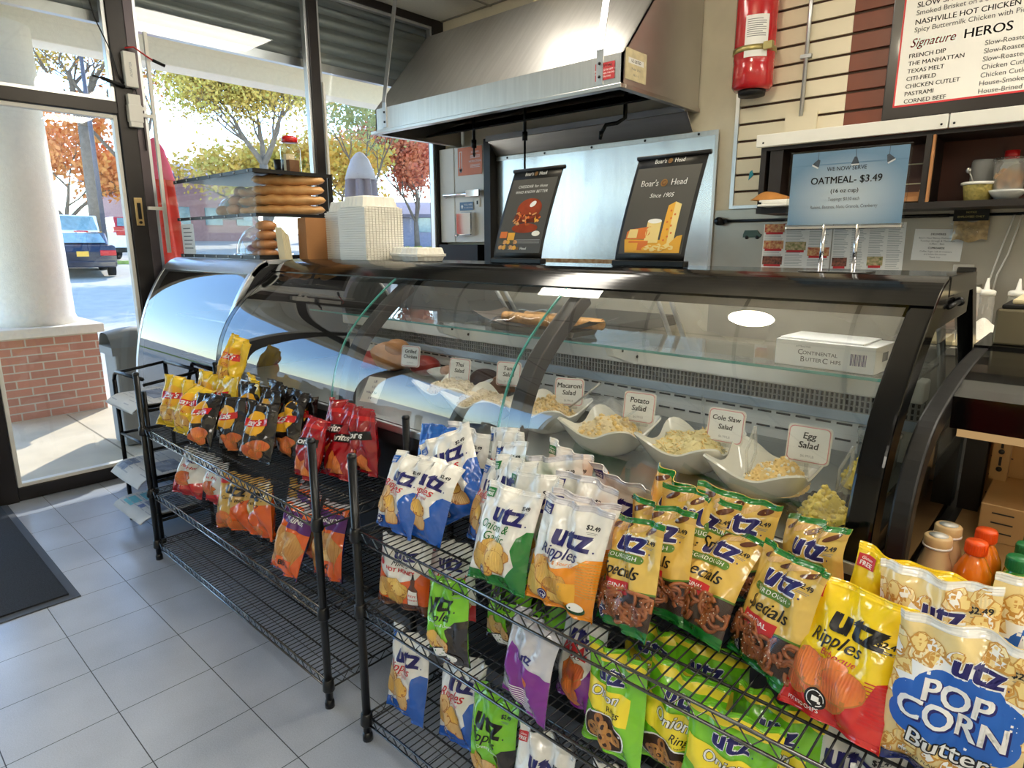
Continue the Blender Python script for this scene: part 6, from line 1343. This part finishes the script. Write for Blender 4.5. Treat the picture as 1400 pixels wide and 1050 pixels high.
def k_popcorn():
    d = D(); rd = random.Random(3)
    for i in range(130):
        x, z, ra, rb, ro = rd.uniform(-W2, W2), rd.uniform(.012, .228), rd.uniform(.007, .013), rd.uniform(.006, .010), rd.uniform(0, 3)
        d.ell(x, z - .001, ra + .002, rb + .002, 'pop_edge', 1 + (i % 12) * .2, ro, 9, .25, i).ell(x, z, ra, rb, ('pop_a', 'pop_b', 'white_ink', 'cheese_white')[i % 4], 1.1 + (i % 12) * .2, ro, 9, .25, i)
    st = []
    for k in range(26): a = 2 * PI * k / 26; r = (.088, .068)[k % 2]; st.append((max(-W2, min(W2, r * math.cos(a) * 1.0)), .125 + r * math.sin(a) * .78))
    d.poly(st, 'white_ink', 3.6)
    for k, (x, z, r) in enumerate(((-.045, .115, .034), (-.02, .14, .034), (.02, .145, .034), (.048, .125, .036), (.05, .095, .03), (.0, .10, .04), (-.05, .09, .028), (.02, .078, .03))): d.ell(x, z, r * 1.1, r * .9, 'ink_blue', 4 + .1 * k)
    d.text('POP', .0, .135, .046, 'navy', 6, .05, 0, 1.05).text('POP', -.002, .137, .046, 'white_ink', 7, .025, 0, 1.05).text('CORN', .0, .102, .046, 'navy', 6, .05, 0, 1.05).text('CORN', -.002, .104, .046, 'white_ink', 7, .025, 0, 1.05)
    d.text('Butter', .0, .062, .036, 'ink_black', 7, .07, .05, 1.1).text('Butter', .0, .062, .036, 'white_ink', 8, .015, .05, 1.1)
    mark(d, .015, .185, .045, 'navy', 'white_ink', 5); price(d, .066, .20); d.wave(-W2, W2, .0, lambda x: .022 + .006 * math.sin(30 * x), 'bg_dkblue', 5).text('BUTTER FLAVORED POPCORN', 0, .028, .008, 'ink', 6); return d, 'bg_popcorn', 'bg_popcorn', 'bg_white', 'bg_dkblue'
def k_honey():
    d = D(); d.poly([(-W2, 0), (W2, 0), (W2, .13), (.07, .145), (.055, .12), (0, .10), (-.06, .11), (-W2, .14)], 'bg_ora2', 1); d.poly([(-W2, 0), (W2, 0), (W2, .03), (-W2, .025)], 'bg_brown', 2)
    chips(d, -.03, .062, .045, .035, 10, CH, 14, .027); mark(d, .005, .19, .055); d.text("Mike's", -.005, .158, .024, 'ink', 3, .01, .3).text('HOT HONEY', -.002, .137, .0175, 'ink_script_red', 3, .035)
    d.poly([(.03, .02), (.062, .02), (.062, .085), (.054, .10), (.053, .12), (.040, .12), (.039, .10), (.03, .085)], 'bg_brown', 10).poly([(.032, .03), (.06, .03), (.06, .08), (.032, .08)], 'white_ink', 11).text('HOT', .046, .062, .011, 'ink_script_red', 12, .03).text('HONEY', .046, .048, .008, 'ink_script_red', 12, .03).poly([(.042, .12), (.051, .12), (.048, .138), (.045, .138)], 'ink_black', 11)
    d.ell(-.07, .15, .01, .01, 'ink_red', 3); return d, 'bg_white', 'bg_ora2', 'bg_white', 'bg_brown'
def k_lime():
    d = D(); d.poly([(W2, 0), (W2, .13), (.06, .125), (.03, .10), (.04, .07), (.02, .045), (.0, .0)], 'bg_black', 1); chips(d, -.025, .05, .045, .02, 7, CT, 17, .028)
    d.ell(.01, .018, .06, .026, 'bg_black', 9).ell(.01, .024, .05, .016, 'white_ink', 10)
    for i in range(12): d.ell(-.025 + .006 * i, .024 + .008 * math.sin(i * 2), .003, .0015, 'ink_green', 11, i, 6)
    mark(d, .0, .17, .068, 'ink_black'); d.text('Ripples', -.01, .132, .035, 'ink_black', 3, .012, .3, .95).text('Sour Cream & Onion', .0, .11, .011, 'white_ink', 3, 0, .2); price(d, .055, .20); return d, 'bg_lime', 'bg_lime', 'bg_lime', 'bg_black'
def k_purpleback():
    d = D(); d.poly([(-.05, .0), (W2, .0), (W2, .125), (.02, .135), (-.05, .16)], 'bg_purple', 1)
    for i in range(9): d.rect(-.02, .055 - .004 * (i % 3), .06 - i * .0058, .0625 - i * .0058, 'white_ink', 3)
    d.ell(.03, .095, .014, .014, 'chip_red', 3).text('utz', .02, .15, .03, 'navy', 3, .04)
    for i in range(12): d.rect(-.082, -.056, .14 - i * .009, .142 - i * .009, 'ink_grey', 3)
    return d, 'bg_silver', 'bg_silver', 'bg_silver', 'bg_purple'
def k_hot():
    d = D(); d.poly([(-W2, 0), (W2, 0), (W2, .15), (.065, .12), (.03, .05), (-.04, .035), (-W2, .05)], 'bg_purple', 1); chips(d, -.01, .07, .04, .04, 6, CR, 21, .034); mark(d, .01, .185, .062)
    d.poly([(-.05, .13), (.045, .13), (.05, .15), (.035, .145), (.03, .165), (.015, .148), (.005, .172), (-.01, .15), (-.025, .168), (-.032, .146), (-.05, .155)], 'ink_red', 3).text('Hot', -.002, .138, .034, 'ink_black', 4, .05, .25).text('Hot', -.002, .138, .034, 'white_ink', 5, .01, .25); return d, 'bg_white', 'bg_purple', 'bg_white', 'bg_purple'
def k_rings():
    d = D(); d.poly([(-W2 + .006, .098), (.06, .085), (.062, .148), (-W2 + .006, .160)], 'ink_yellow', 2); d.text('Onion', -.008, .135, .034, 'ink_black', 4, .05, .2, .95).text('Onion', -.008, .135, .034, 'white_ink', 5, .018, .2, .95).text('Rings', .022, .107, .022, 'ink_black', 4, .01, .25).text('Flavored Onion & Corn Snack', -.01, .093, .0065, 'ink', 4)
    d.ell(-.008, .05, .068, .042, 'white_ink', 2, 0, 26).ell(-.008, .05, .064, .039, 'pretzel_dark', 3, 0, 26); rd = random.Random(5)
    for i in range(16): a = rd.uniform(0, 6.28); q = math.sqrt(rd.random()); x, z = -.008 + .048 * q * math.cos(a), .05 + .026 * q * math.sin(a); d.ell(x, z, .0145, .0125, ('ring_a', 'ring_b')[i % 2], 4 + i * .4, a, 14).ell(x, z, .006, .005, 'pretzel_dark', 4.2 + i * .4, a, 9)
    d.poly([(-W2, .214), (W2, .208), (W2, .228), (-W2, .228)], 'ink_yellow', 2); mark(d, .0, .183, .052, 'navy', 'white_ink'); return d, 'bg_lime', 'bg_lime', 'bg_lime', 'bg_lime'
def k_original():
    d = D(); d.poly([(-W2, 0), (W2, 0), (W2, .05), (-W2, .07)], 'bg_red', 1); chips(d, 0, .06, .05, .03, 8, CH, 23, .028); mark(d, .01, .175, .066); d.text('Original', 0, .13, .04, 'ink_script_red', 3, .014, .25); flag(d, 'ink_red'); price(d); return d, 'bg_white', 'bg_white', 'bg_white', 'bg_red'
def k_lays():
    d = D(); d.ell(.0, .145, .055, .05, 'ink_gold', 2); d.poly([(-.06, .125), (-.02, .128), (.03, .138), (.062, .146), (.062, .175), (.02, .165), (-.03, .156), (-.06, .16)], 'bg_red', 3).text("Lay's", .0, .149, .036, 'white_ink', 4, .025, .25, 1, .15); d.text('Classic', 0, .108, .017, 'ink_script_red', 3, .01, .25); chips(d, .0, .055, .05, .03, 7, CH, 25, .028); return d, 'bg_lays', 'bg_lays', 'bg_lays', 'bg_lays'
def k_laysblack():
    d = D(); d.ell(.0, .15, .055, .052, 'ink_gold', 2); d.poly([(-.06, .128), (-.02, .131), (.03, .141), (.062, .149), (.062, .178), (.02, .168), (-.03, .159), (-.06, .163)], 'bg_red', 3).text("Lay's", .0, .152, .036, 'white_ink', 4, .025, .25, 1, .15); d.text('Barbecue', 0, .108, .018, 'ink_gold', 3, .02); chips(d, .01, .05, .045, .035, 8, CR, 27, .028); d.rect(-W2 + .004, -.055, .02, .10, 'bg_silver', 1); return d, 'bg_black', 'bg_black', 'bg_black', 'bg_black'
def k_dor(base, hi):
    def k():
        d = D(); d.poly([(-.07, .11), (.08, .135), (.075, .165), (-.075, .14)], 'ink_black', 2).text('Doritos', .0, .1385, .034, 'white_ink', 3, .03, .1, .9, .16); d.poly([(-.05, .02), (.04, .03), (.0, .09)], 'chip_red2', 3).poly([(-.02, .01), (.07, .02), (.03, .075)], 'chip_red', 4).poly([(-W2, .19), (W2, .2), (W2, .215), (-W2, .205)], hi, 1); return d, base, base, base, base
    return k
def k_flam():
    d = D(); d.poly([(-W2, 0), (W2, 0), (W2, .08), (.02, .06), (-W2, .10)], 'bg_red', 1); chips(d, .0, .08, .04, .03, 7, CR, 31, .027); d.text("Ruffles", -.0, .18, .03, 'navy', 3, .03, .15).text('Flamin Hot', 0, .145, .020, 'ink_script_red', 3, .02, .25); d.poly([(-W2, .0), (W2, 0), (W2, .03), (-W2, .035)], 'bg_dred', 2); return d, 'bg_white', 'bg_red', 'bg_white', 'bg_red'
def k_gold():
    d = D(); d.poly([(-.02, 0), (W2, 0), (W2, .15), (.05, .14), (.0, .10)], 'bg_ora2', 1); chips(d, -.02, .045, .05, .03, 8, CR, 33, .027); mark(d, .0, .175, .064, 'ink_black'); d.text('Carolina BBQ', 0, .135, .018, 'ink_black', 3, .015, .2); price(d, .06, .205); d.ell(-.06, .2, .018, .012, 'ink_red', 3); return d, 'bg_gold', 'bg_ora2', 'bg_gold', 'bg_ora2'
def k_rinds():
    d = D(); d.poly([(-W2, .17), (W2, .15), (W2, .2), (-W2, .215)], 'ink_purple', 1).poly([(-W2, .0), (W2, .0), (W2, .03), (-W2, .05)], 'bg_ora2', 1); d.poly([(-.06, .03), (.06, .02), (W2, .10), (.05, .145), (-.05, .15), (-.08, .09)], 'ring_a', 2)
    rd = random.Random(6)
    for i in range(14): d.ell(rd.uniform(-.055, .06), rd.uniform(.045, .125), .018, .011, ('chip_tan', 'ring_a', 'chip_tan2', 'ring_b')[i % 4], 3 + i * .3, rd.uniform(0, 3), 11, .25, i)
    d.text('PORK RINDS', 0, .182, .021, 'white_ink', 3, .03).poly([(-.02, .025), (.06, .02), (.07, .06), (-.01, .06)], 'bg_ora2', 9).text('BBQ', .025, .041, .022, 'ink_black', 10, .05); return d, 'bg_ora2', 'bg_dkblue', 'bg_silver', 'bg_dkblue'
KINDS = dict(ripples=k_ripples, onion=k_onion, cheddar=k_cheddar, specials=k_specials, bbq=k_bbq, popcorn=k_popcorn, honey=k_honey, lime=k_lime, purple=k_purpleback, hot=k_hot, rings=k_rings, original=k_original, lays=k_lays, laysblack=k_laysblack, dored=k_dor('bg_dred', 'bg_red'), doblue=k_dor('bg_dblue', 'ink_blue'), flam=k_flam, gold=k_gold, rinds=k_rinds)
_KC = {}
def kind_data(k):
    if k not in _KC:
        d, f, b, t, o = KINDS[k]()
        _KC[k] = (d.cut([BWN * (i / NX - .5) for i in range(NX + 1)], [BHN * j / NZ for j in range(NZ + 1)]), f, b, t, o)
    return _KC[k]
def bag(kind, x, y, z, yaw, lean, roll, label, w=.178, h=.238, t=.031, group=None, top=0.0, full=True, slump=0.0, cr=1.25):
    dec, fm, bm_, tm, om = kind_data(kind)
    seed = int(abs(x) * 7919 + abs(y) * 104729 + h * 1000) % 99991; rd = random.Random(seed); ph = [rd.uniform(0, 6.28) for _ in range(14)]
    root = thing('chip_bag' if kind not in ('specials', 'popcorn', 'rinds', 'rings') else {'specials': 'pretzel_bag', 'popcorn': 'popcorn_bag', 'rinds': 'pork_rind_bag', 'rings': 'onion_ring_bag'}[kind], label, 'snack bag', group=group)
    a = R(yaw); l_ = R(lean); r_ = R(roll)
    root.matrix_world = Matrix.Translation((x, y, z + w / 2 * abs(math.sin(r_)) * .8)) @ Matrix.Rotation(a, 4, 'Z') @ Matrix.Rotation(-l_, 4, 'X') @ Matrix.Rotation(r_, 4, 'Y')
    I, J = np.meshgrid(np.arange(NX + 1), np.arange(NZ + 1)); A = 2 * I / NX - 1; B = J / NZ
    edge = np.clip(1 - np.abs(A) ** 2.6, 0, 1) ** .85; ver = np.clip(np.sin(PI * np.clip((B - .035) / .93, 0, 1)), 0, 1) ** .55
    bulge = t * edge * ver * (1 + .22 * np.cos(PI * B) ) * (1 + .12 * np.sin(3 * A + ph[0]) * np.sin(5 * B + ph[1]))
    nt = np.exp(-(1 - B) / .16); nb = np.exp(-B / .13)
    wr = .0060 * nt * np.sin(9 * A + ph[2] + 2 * B) + .0052 * nb * np.sin(8 * A + ph[3]) + .0038 * np.sin(7 * A + 9 * B + ph[4]) * edge + .0040 * np.abs(np.sin(5 * A - 7 * B + ph[5])) * edge - .0040 * np.abs(np.sin(4 * A + 6 * B + ph[6])) * edge + .0018 * np.sin(13 * A - 5 * B + ph[10]) * edge
    X = A * w / 2 * (1 - .055 * ver + .012 * np.sin(6 * B + ph[7])); Z = B * h * (1 + 0 * A) + .0035 * np.sin(3.1 * A + ph[8]) * B - .004 * nb * A ** 2
    bend = top * np.clip((B - .72) / .28, 0, 1) ** 1.6 + .006 * np.sin(4 * B + ph[9]) + .006 * nt * np.sin(4 * A + ph[11]) + slump * np.sin(PI * B)
    wr = wr * cr
    side = np.where(np.abs(A) > .99, 0.0, 1.0)
    YF = -(bulge + .0012) * side + bend - wr * (.3 + .7 * side); YK = (bulge * .85 + .0012) * side + bend - wr * (.3 + .7 * side) * np.where(B > .9, 1, np.where(B < .1, 1, .4))
    F = np.stack([X, YF, Z], -1); K = np.stack([X, YK, Z], -1)
    n = (NX + 1) * (NZ + 1); m = MB()
    q = [(j * (NX + 1) + i, j * (NX + 1) + i + 1, (j + 1) * (NX + 1) + i + 1, (j + 1) * (NX + 1) + i) for j in range(NZ) for i in range(NX)]
    mats = [fm, bm_]
    m.add(F.reshape(-1, 3).tolist(), q, 0, True); m.add(K.reshape(-1, 3).tolist(), [tuple(reversed(f)) for f in q], 1, True)
    rim = [(0, j) for j in range(NZ + 1)] + [(i, NZ) for i in range(1, NX + 1)] + [(NX, j) for j in range(NZ - 1, -1, -1)] + [(i, 0) for i in range(NX - 1, 0, -1)]
    idx = [j * (NX + 1) + i for i, j in rim]; m.add(np.concatenate([F.reshape(-1, 3)[idx], K.reshape(-1, 3)[idx]]).tolist(), [(k, (k + 1) % len(idx), len(idx) + (k + 1) % len(idx), len(idx) + k) for k in range(len(idx))], 0)
    du = np.gradient(F, axis=1); dv = np.gradient(F, axis=0); N = np.cross(du, dv); N /= np.maximum(1e-9, np.linalg.norm(N, axis=-1, keepdims=True))
    def onbag(P, off):
        u = np.clip((P[:, 0] / BWN + .5) * NX, 0, NX - 1e-6); v = np.clip(P[:, 1] / BHN * NZ, 0, NZ - 1e-6); i = u.astype(int); j = v.astype(int); fu = (u - i)[:, None]; fv = (v - j)[:, None]
        f = lambda G: G[j, i] * (1 - fu) * (1 - fv) + G[j, i + 1] * fu * (1 - fv) + G[j + 1, i] * (1 - fu) * fv + G[j + 1, i + 1] * fu * fv
        return f(F) + f(N) * off
    if full:
        for vs, fs, mn, lay in dec:
            if mn not in mats: mats.append(mn)
            keep = [f for f in fs if abs(np.mean(vs[list(f), 0])) < W2 and 0 < np.mean(vs[list(f), 1]) < BHN]
            if keep: m.add(onbag(vs, .0008 + .00022 * lay).tolist(), keep, mats.index(mn), True)
    m.build('film', mats, root, fix=False)
    for nm, j0, mt in (('top_seal', NZ - 2, tm), ('bottom_seal', 0, om)):
        s = MB(); L = []
        for k in range(7):
            v = j0 + k / 3; row = []
            for i in range(NX + 1):
                jj = min(int(v), NZ - 1); fv = v - jj; p = F[jj, i] * (1 - fv) + F[jj + 1, i] * fv; p2 = K[jj, i] * (1 - fv) + K[jj + 1, i] * fv
                row.append((p, p2))
            L.append(row)
        for sd in (0, 1):
            o = -.0009 if sd == 0 else .0009
            s.grid(lambda u, v: tuple(L[int(round(v * 6))][int(round(u * NX))][sd] + np.array([0, o * (1 + .8 * (int(round(v * 6)) % 2)), 0])), NX, 6, 0, False)
        s.build(nm, [mt], root, fix=False)
    if kind == 'specials' and full:
        pz = MB(); rp = random.Random(seed)
        for i in range(44):
            cx, cz = rp.uniform(-.092, .092), rp.uniform(.032, .078); rr = rp.uniform(.011, .018); a0 = rp.uniform(0, 6.28); sw = rp.uniform(2.2, 5.5); el = rp.uniform(.7, 1.2)
            P = np.array([(min(.0865, max(-.0865, cx + rr * math.cos(a0 + sw * k / 9))), min(.088, max(.022, cz + rr * el * math.sin(a0 + sw * k / 9)))) for k in range(10)])
            pz.tube(onbag(P, .001 + .004 * rp.random()).tolist(), .0042, 6, 0)
            c_ = onbag(P[3:4], .0085)[0]; pz.ball(tuple(c_), .0012, 1, 5)
        o = pz.build('pretzels', ['pretzel', 'salt'], root); o['kind'] = 'stuff'
        wn = MB(); wn.grid(lambda u, v: tuple(onbag(np.array([[-.086 + .172 * u, .022 + .066 * v]]), .0095)[0]), NX, 8); wn.build('window', ['clear_plastic'], root)
    return root
U1, U2, U3 = .7035, .4615, .0915
T1, T2, T3 = .6685, .3615, .0985
# near rack, upper shelf
bag('doblue', -1.43, 1.20, U1, -4, 10, -6, 'blue tortilla chip bag at the left end of the upper shelf of the near rack', .17, .25)
bag('ripples', -1.385, 1.02, U1, -3, 17, -1, 'white and blue ripple chip bag at the left front corner of near rack', .172, .218, top=.012)
bag('ripples', -1.302, 1.03, U1, 6, 25, 3, 'white and blue ripple chip bag, second from the left in the near front row', .177, .222, top=.02)
bag('ripples', -1.23, 1.16, U1 + .01, 15, 18, -30, 'white ripple chip bag tilted sharply behind the front row, its corner highest', .184, .249)
bag('ripples', -1.36, 1.255, U1 + .01, 0, 5, 4, 'white chip bag behind the tilted one, only its blue tagged corner showing', .178, .245)
bag('ripples', -1.135, 1.11, U1, -25, 22, -10, 'white and tan ripple chip bag half hidden left of the onion and garlic bag', .177, .222)
bag('onion', -.965, .995, U1, 1, 22, -2, 'white and green onion and garlic chip bag at the front of the near rack', .178, .236)
bag('cheddar', -.792, 1.02, U1, 5, 13, 3, 'white and orange cheddar ripple chip bag at the front of the near rack', .180, .240)
bag('ripples', -1.17, 1.265, U1 + .035, -12, 4, -8, 'white blue-tagged chip bag at the back, near the middle arm of the case', .178, .24)
bag('ripples', -1.10, 1.20, U1 + .02, -22, 6, -14, 'white chip bag with a blue tag tilted left, third row of the near rack', .172, .235)
bag('onion', -1.03, 1.135, U1 + .015, -14, 8, -8, 'white chip bag with a green tag behind the tan ripple bag', .178, .236)
bag('onion', -.95, 1.085, U1 + .01, -4, 12, -3, 'white green-tagged chip bag right behind the onion and garlic bag', .18, .24)
bag('onion', -.985, 1.275, U1 + .03, -8, 2, 6, 'white chip bag with a green tag standing upright in the back row', .17, .24)
bag('cheddar', -.94, 1.22, U1 + .02, 10, 6, -10, 'white chip bag with a leaning navy tag in the third row', .176, .235)
bag('cheddar', -.845, 1.135, U1 + .015, 3, 8, 4, 'white navy-tagged chip bag standing straight behind the cheddar bag', .18, .24)
bag('cheddar', -.80, 1.085, U1 + .008, 8, 10, 2, 'white navy-tagged chip bag directly behind the front cheddar bag', .178, .226)
bag('cheddar', -.80, 1.255, U1 + .025, -6, -2, 8, 'white chip bag in the back row with its crumpled white top folded over', .18, .235, top=-.04)
bag('specials', -.636, 1.03, U1, -25, 17, -12, 'tan pretzel bag next to the cheddar chip bag in the front row', .177, .230)
bag('specials', -.625, 1.135, U1 + .01, -10, 10, -3, 'tan pretzel bag right behind the first pretzel bag', .172, .238)
bag('specials', -.60, 1.235, U1 + .02, 8, 6, 5, 'tan pretzel bag standing in the third row, with a green top edge', .178, .24)
bag('specials', -.53, 1.262, U1 + .03, 12, 2, 6, 'tan pretzel bag at the back, under the egg salad bowl', .182, .238)
bag('specials', -.69, 1.28, U1 + .03, -15, 0, 14, 'tan pretzel bag at the very back, only its pointed corner showing', .16, .235)
bag('specials', -.536, 1.125, U1, -20, 36, -6, 'tan pretzel bag leaning far back in the middle of the front row', .176, .235)
bag('specials', -.385, 1.105, U1, -34, 22, -4, 'tan pretzel bag in front, beside the yellow barbeque bag', .176, .232)
bag('specials', -.335, 1.255, U1 + .02, -30, 6, -12, 'tan pretzel bag crumpled behind the yellow barbeque bag', .165, .22, top=.03)
bag('bbq', -.234, 1.04, U1, -20, 25, -7, 'bright yellow barbeque chip bag with a red bottom, front row', .180, .232)
bag('bbq', -.20, 1.20, U1 + .01, 6, 6, 8, 'bright yellow barbeque chip bag behind the front one', .178, .238)
bag('popcorn', -.075, 1.045, U1, 2, 4, 3, 'popcorn bag with a blue cloud and white letters in the right front corner', .184, .245)
bag('popcorn', -.10, 1.15, U1 + .015, -12, 5, -8, 'popcorn bag behind the front popcorn bag, its corner poking up', .178, .245)
bag('popcorn', .01, 1.225, U1 + .02, 14, 2, 6, 'popcorn bag at the back right, cut by the picture edge', .19, .25)
# near rack, middle shelf
bag('honey', -1.37, 1.02, U2, 20, 8, 5, 'white and brown hot honey chip bag on the middle shelf of the near rack', .172, .212)
bag('original', -1.24, 1.10, U2, 8, 6, -3, 'pale chip bag with a red bottom behind the lime green bag', .17, .215)
bag('lime', -1.085, .955, U2, -5, 6, -10, 'lime green ripple chip bag with a black corner, tipped forward on the middle shelf', .168, .208, top=-.01)
bag('lime', -1.02, 1.10, U2, -10, 6, -4, 'dark shaded lime chip bag behind the tipped lime green one', .17, .212)
bag('lime', -.93, 1.13, U2, -14, 5, 0, 'lime chip bag behind the purple-backed bag', .168, .212)
bag('purple', -.845, .955, U2, -14, 12, 2, 'silver and purple chip bag turned with its back to the front', .168, .212)
bag('hot', -.75, 1.04, U2, -22, 10, -8, 'white and red hot chip bag with a flame, beside the purple-backed bag', .168, .208)
bag('rings', -.615, .975, U2, -14, 11, -7, 'green and yellow onion rings bag, left of the pair on the middle shelf', .17, .212)
bag('rings', -.50, 1.025, U2, 2, 4, 4, 'green and yellow onion rings bag, right of the pair on the middle shelf', .165, .218)
bag('rings', -.385, .985, U2, 12, 6, 5, 'lime green bag with a yellow edge at the bottom of the picture', .165, .212)
bag('rings', -.33, 1.075, U2, 4, 6, 3, 'lime green bag with a yellow edge, second row of the middle shelf', .17, .215)
bag('rings', -.49, 1.15, U2, 6, 4, -2, 'dark shaded green bag in the back row of the middle shelf', .175, .218)
bag('rings', -.62, 1.14, U2, 0, 4, 2, 'green bag behind the left onion rings bag', .175, .215)
bag('original', -.21, 1.10, U2, 6, 4, 0, 'white chip bag with a red gluten free tag seen through the wires', .178, .215)
bag('original', -.10, 1.02, U2, 6, 4, 0, 'white chip bag with a red tag under the popcorn bag', .178, .215)
# near rack, bottom shelf
bag('ripples', -1.385, 1.03, U3, -3, 9, -3, 'white and blue ripple chip bag at the left end of the bottom shelf', .186, .262)
bag('ripples', -1.169, 1.05, U3, -1, 14, -6, 'white and blue ripple chip bag second on the bottom shelf', .178, .258)
bag('lime', -1.0, 1.02, U3, -4, 8, -6, 'lime green ripple chip bag on the bottom shelf', .175, .25)
bag('original', -.83, .995, U3, 0, 8, 0, 'white chip bag with large red script on the bottom shelf', .18, .25)
bag('ripples', -.62, 1.03, U3, 2, 8, 0, 'white and blue ripple chip bag at the bottom edge of the picture', .18, .25)
# far rack, upper shelf
bag('lays', -3.10, 1.045, T1, 13, 15, 2, 'yellow chip bag at the left end of the far rack', 0.215, .236, t=.040, cr=1.9)
bag('lays', -2.93, 1.03, T1, 5, 26, 2, 'yellow chip bag second from the left on the far rack', 0.215, .228, top=.02, t=.040, cr=1.9)
bag('lays', -2.98, 1.16, T1 + .01, 10, 8, 6, 'yellow chip bag behind the two front yellow ones', 0.215, .24, t=.040, cr=1.9)
bag('lays', -2.80, 1.17, T1 + .01, -6, 8, -8, 'yellow chip bag in the second row, next to the black ones', 0.215, .24, t=.040, cr=1.9)
bag('lays', -2.66, 1.22, T1 + .02, -16, 6, 8, 'yellow chip bag furthest back on the far rack', 0.215, .235, t=.040, cr=1.9)
bag('lays', -2.92, 1.235, T1 + .165, 10, 12, 16, 'yellow chip bag perched on top of the others against the glass', 0.160, .25, t=.040, cr=2.6)
bag('laysblack', -2.70, 1.015, T1, 2, 16, -3, 'black chip bag leftmost of the black ones on the far rack', 0.195, .222, t=.040, cr=1.9)
bag('laysblack', -2.555, 1.08, T1, 4, 9, -2, 'black chip bag second of the black ones, with a gold circle', 0.195, .225, t=.040, cr=1.9)
bag('laysblack', -2.377, 1.085, T1, 10, 18, 1, 'black chip bag in front with a silver strip down its left side', 0.195, .228, t=.040, cr=1.9)
bag('laysblack', -2.29, 1.18, T1, -7, 18, -7, 'black chip bag rightmost of the black ones, half behind its neighbour', 0.195, .222, t=.040, cr=1.9)
bag('laysblack', -2.60, 1.185, T1 + .01, 8, 6, 5, 'black chip bag in the second row left of the middle', 0.195, .238, t=.040, cr=1.9)
bag('laysblack', -2.44, 1.20, T1 + .01, -6, 6, -4, 'black chip bag in the second row at the middle', 0.195, .238, t=.040, cr=1.9)
bag('laysblack', -2.33, 1.27, T1 + .015, 12, 0, 6, 'black chip bag in the back row beside the silver top', 0.195, .235, t=.040, cr=1.9)
bag('laysblack', -2.50, 1.275, T1 + .02, 0, 0, 8, 'black chip bag in the back row with a shiny crumpled top', 0.195, .235, t=.040, cr=1.9)
bag('dored', -2.06, 1.115, T1, -8, 22, 0, 'dark red tortilla chip bag, left one of the front pair', 0.178, .222, t=.040, cr=1.9)
bag('dored', -1.96, 1.19, T1, -2, 26, -4, 'dark red tortilla chip bag, right one of the front pair', 0.178, .236, t=.040, cr=1.9)
bag('dored', -2.04, 1.255, T1 + .02, 6, 6, 6, 'dark red tortilla chip bag behind the left red one', 0.178, .235, t=.040, cr=1.9)
bag('dored', -1.87, 1.255, T1 + .02, -8, 6, -5, 'dark red tortilla chip bag behind the right red one', 0.178, .235, t=.040, cr=1.9)
# far rack, middle shelf
bag('flam', -3.0, 1.045, T2, 14, 20, 1, 'white and red chip bag at the left end of the far middle shelf', 0.205, .212, t=.040, cr=1.9)
bag('flam', -2.80, 1.09, T2, 1, 9, 0, 'white and red chip bag half hidden beside the gold one', 0.205, .208, t=.040, cr=1.9)
bag('gold', -2.465, 1.03, T2, 22, 12, 1, 'gold and orange chip bag in the middle of the far rack', 0.215, .228, t=.040, cr=1.9)
bag('gold', -2.315, 1.065, T2, -10, 10, -8, 'gold and orange chip bag turned aside beside the front gold one', 0.215, .22, t=.040, cr=1.9)
bag('gold', -2.20, 1.15, T2, -14, 6, 0, 'orange chip bag in the shade behind the pork rind bags', 0.215, .22, t=.040, cr=1.9)
bag('rinds', -1.993, .985, T2, 1, 19, 2, 'orange and purple pork rind bag left of the far rack post', 0.178, .250, t=.040, cr=1.9)
bag('rinds', -1.84, 1.06, T2, -4, 17, -8, 'orange and purple pork rind bag behind the front posts', 0.178, .256, t=.040, cr=1.9)
bag('rinds', -2.09, 1.12, T2, -6, 8, 4, 'orange and purple pork rind bag behind the front one', 0.178, .25, t=.040, cr=1.9)
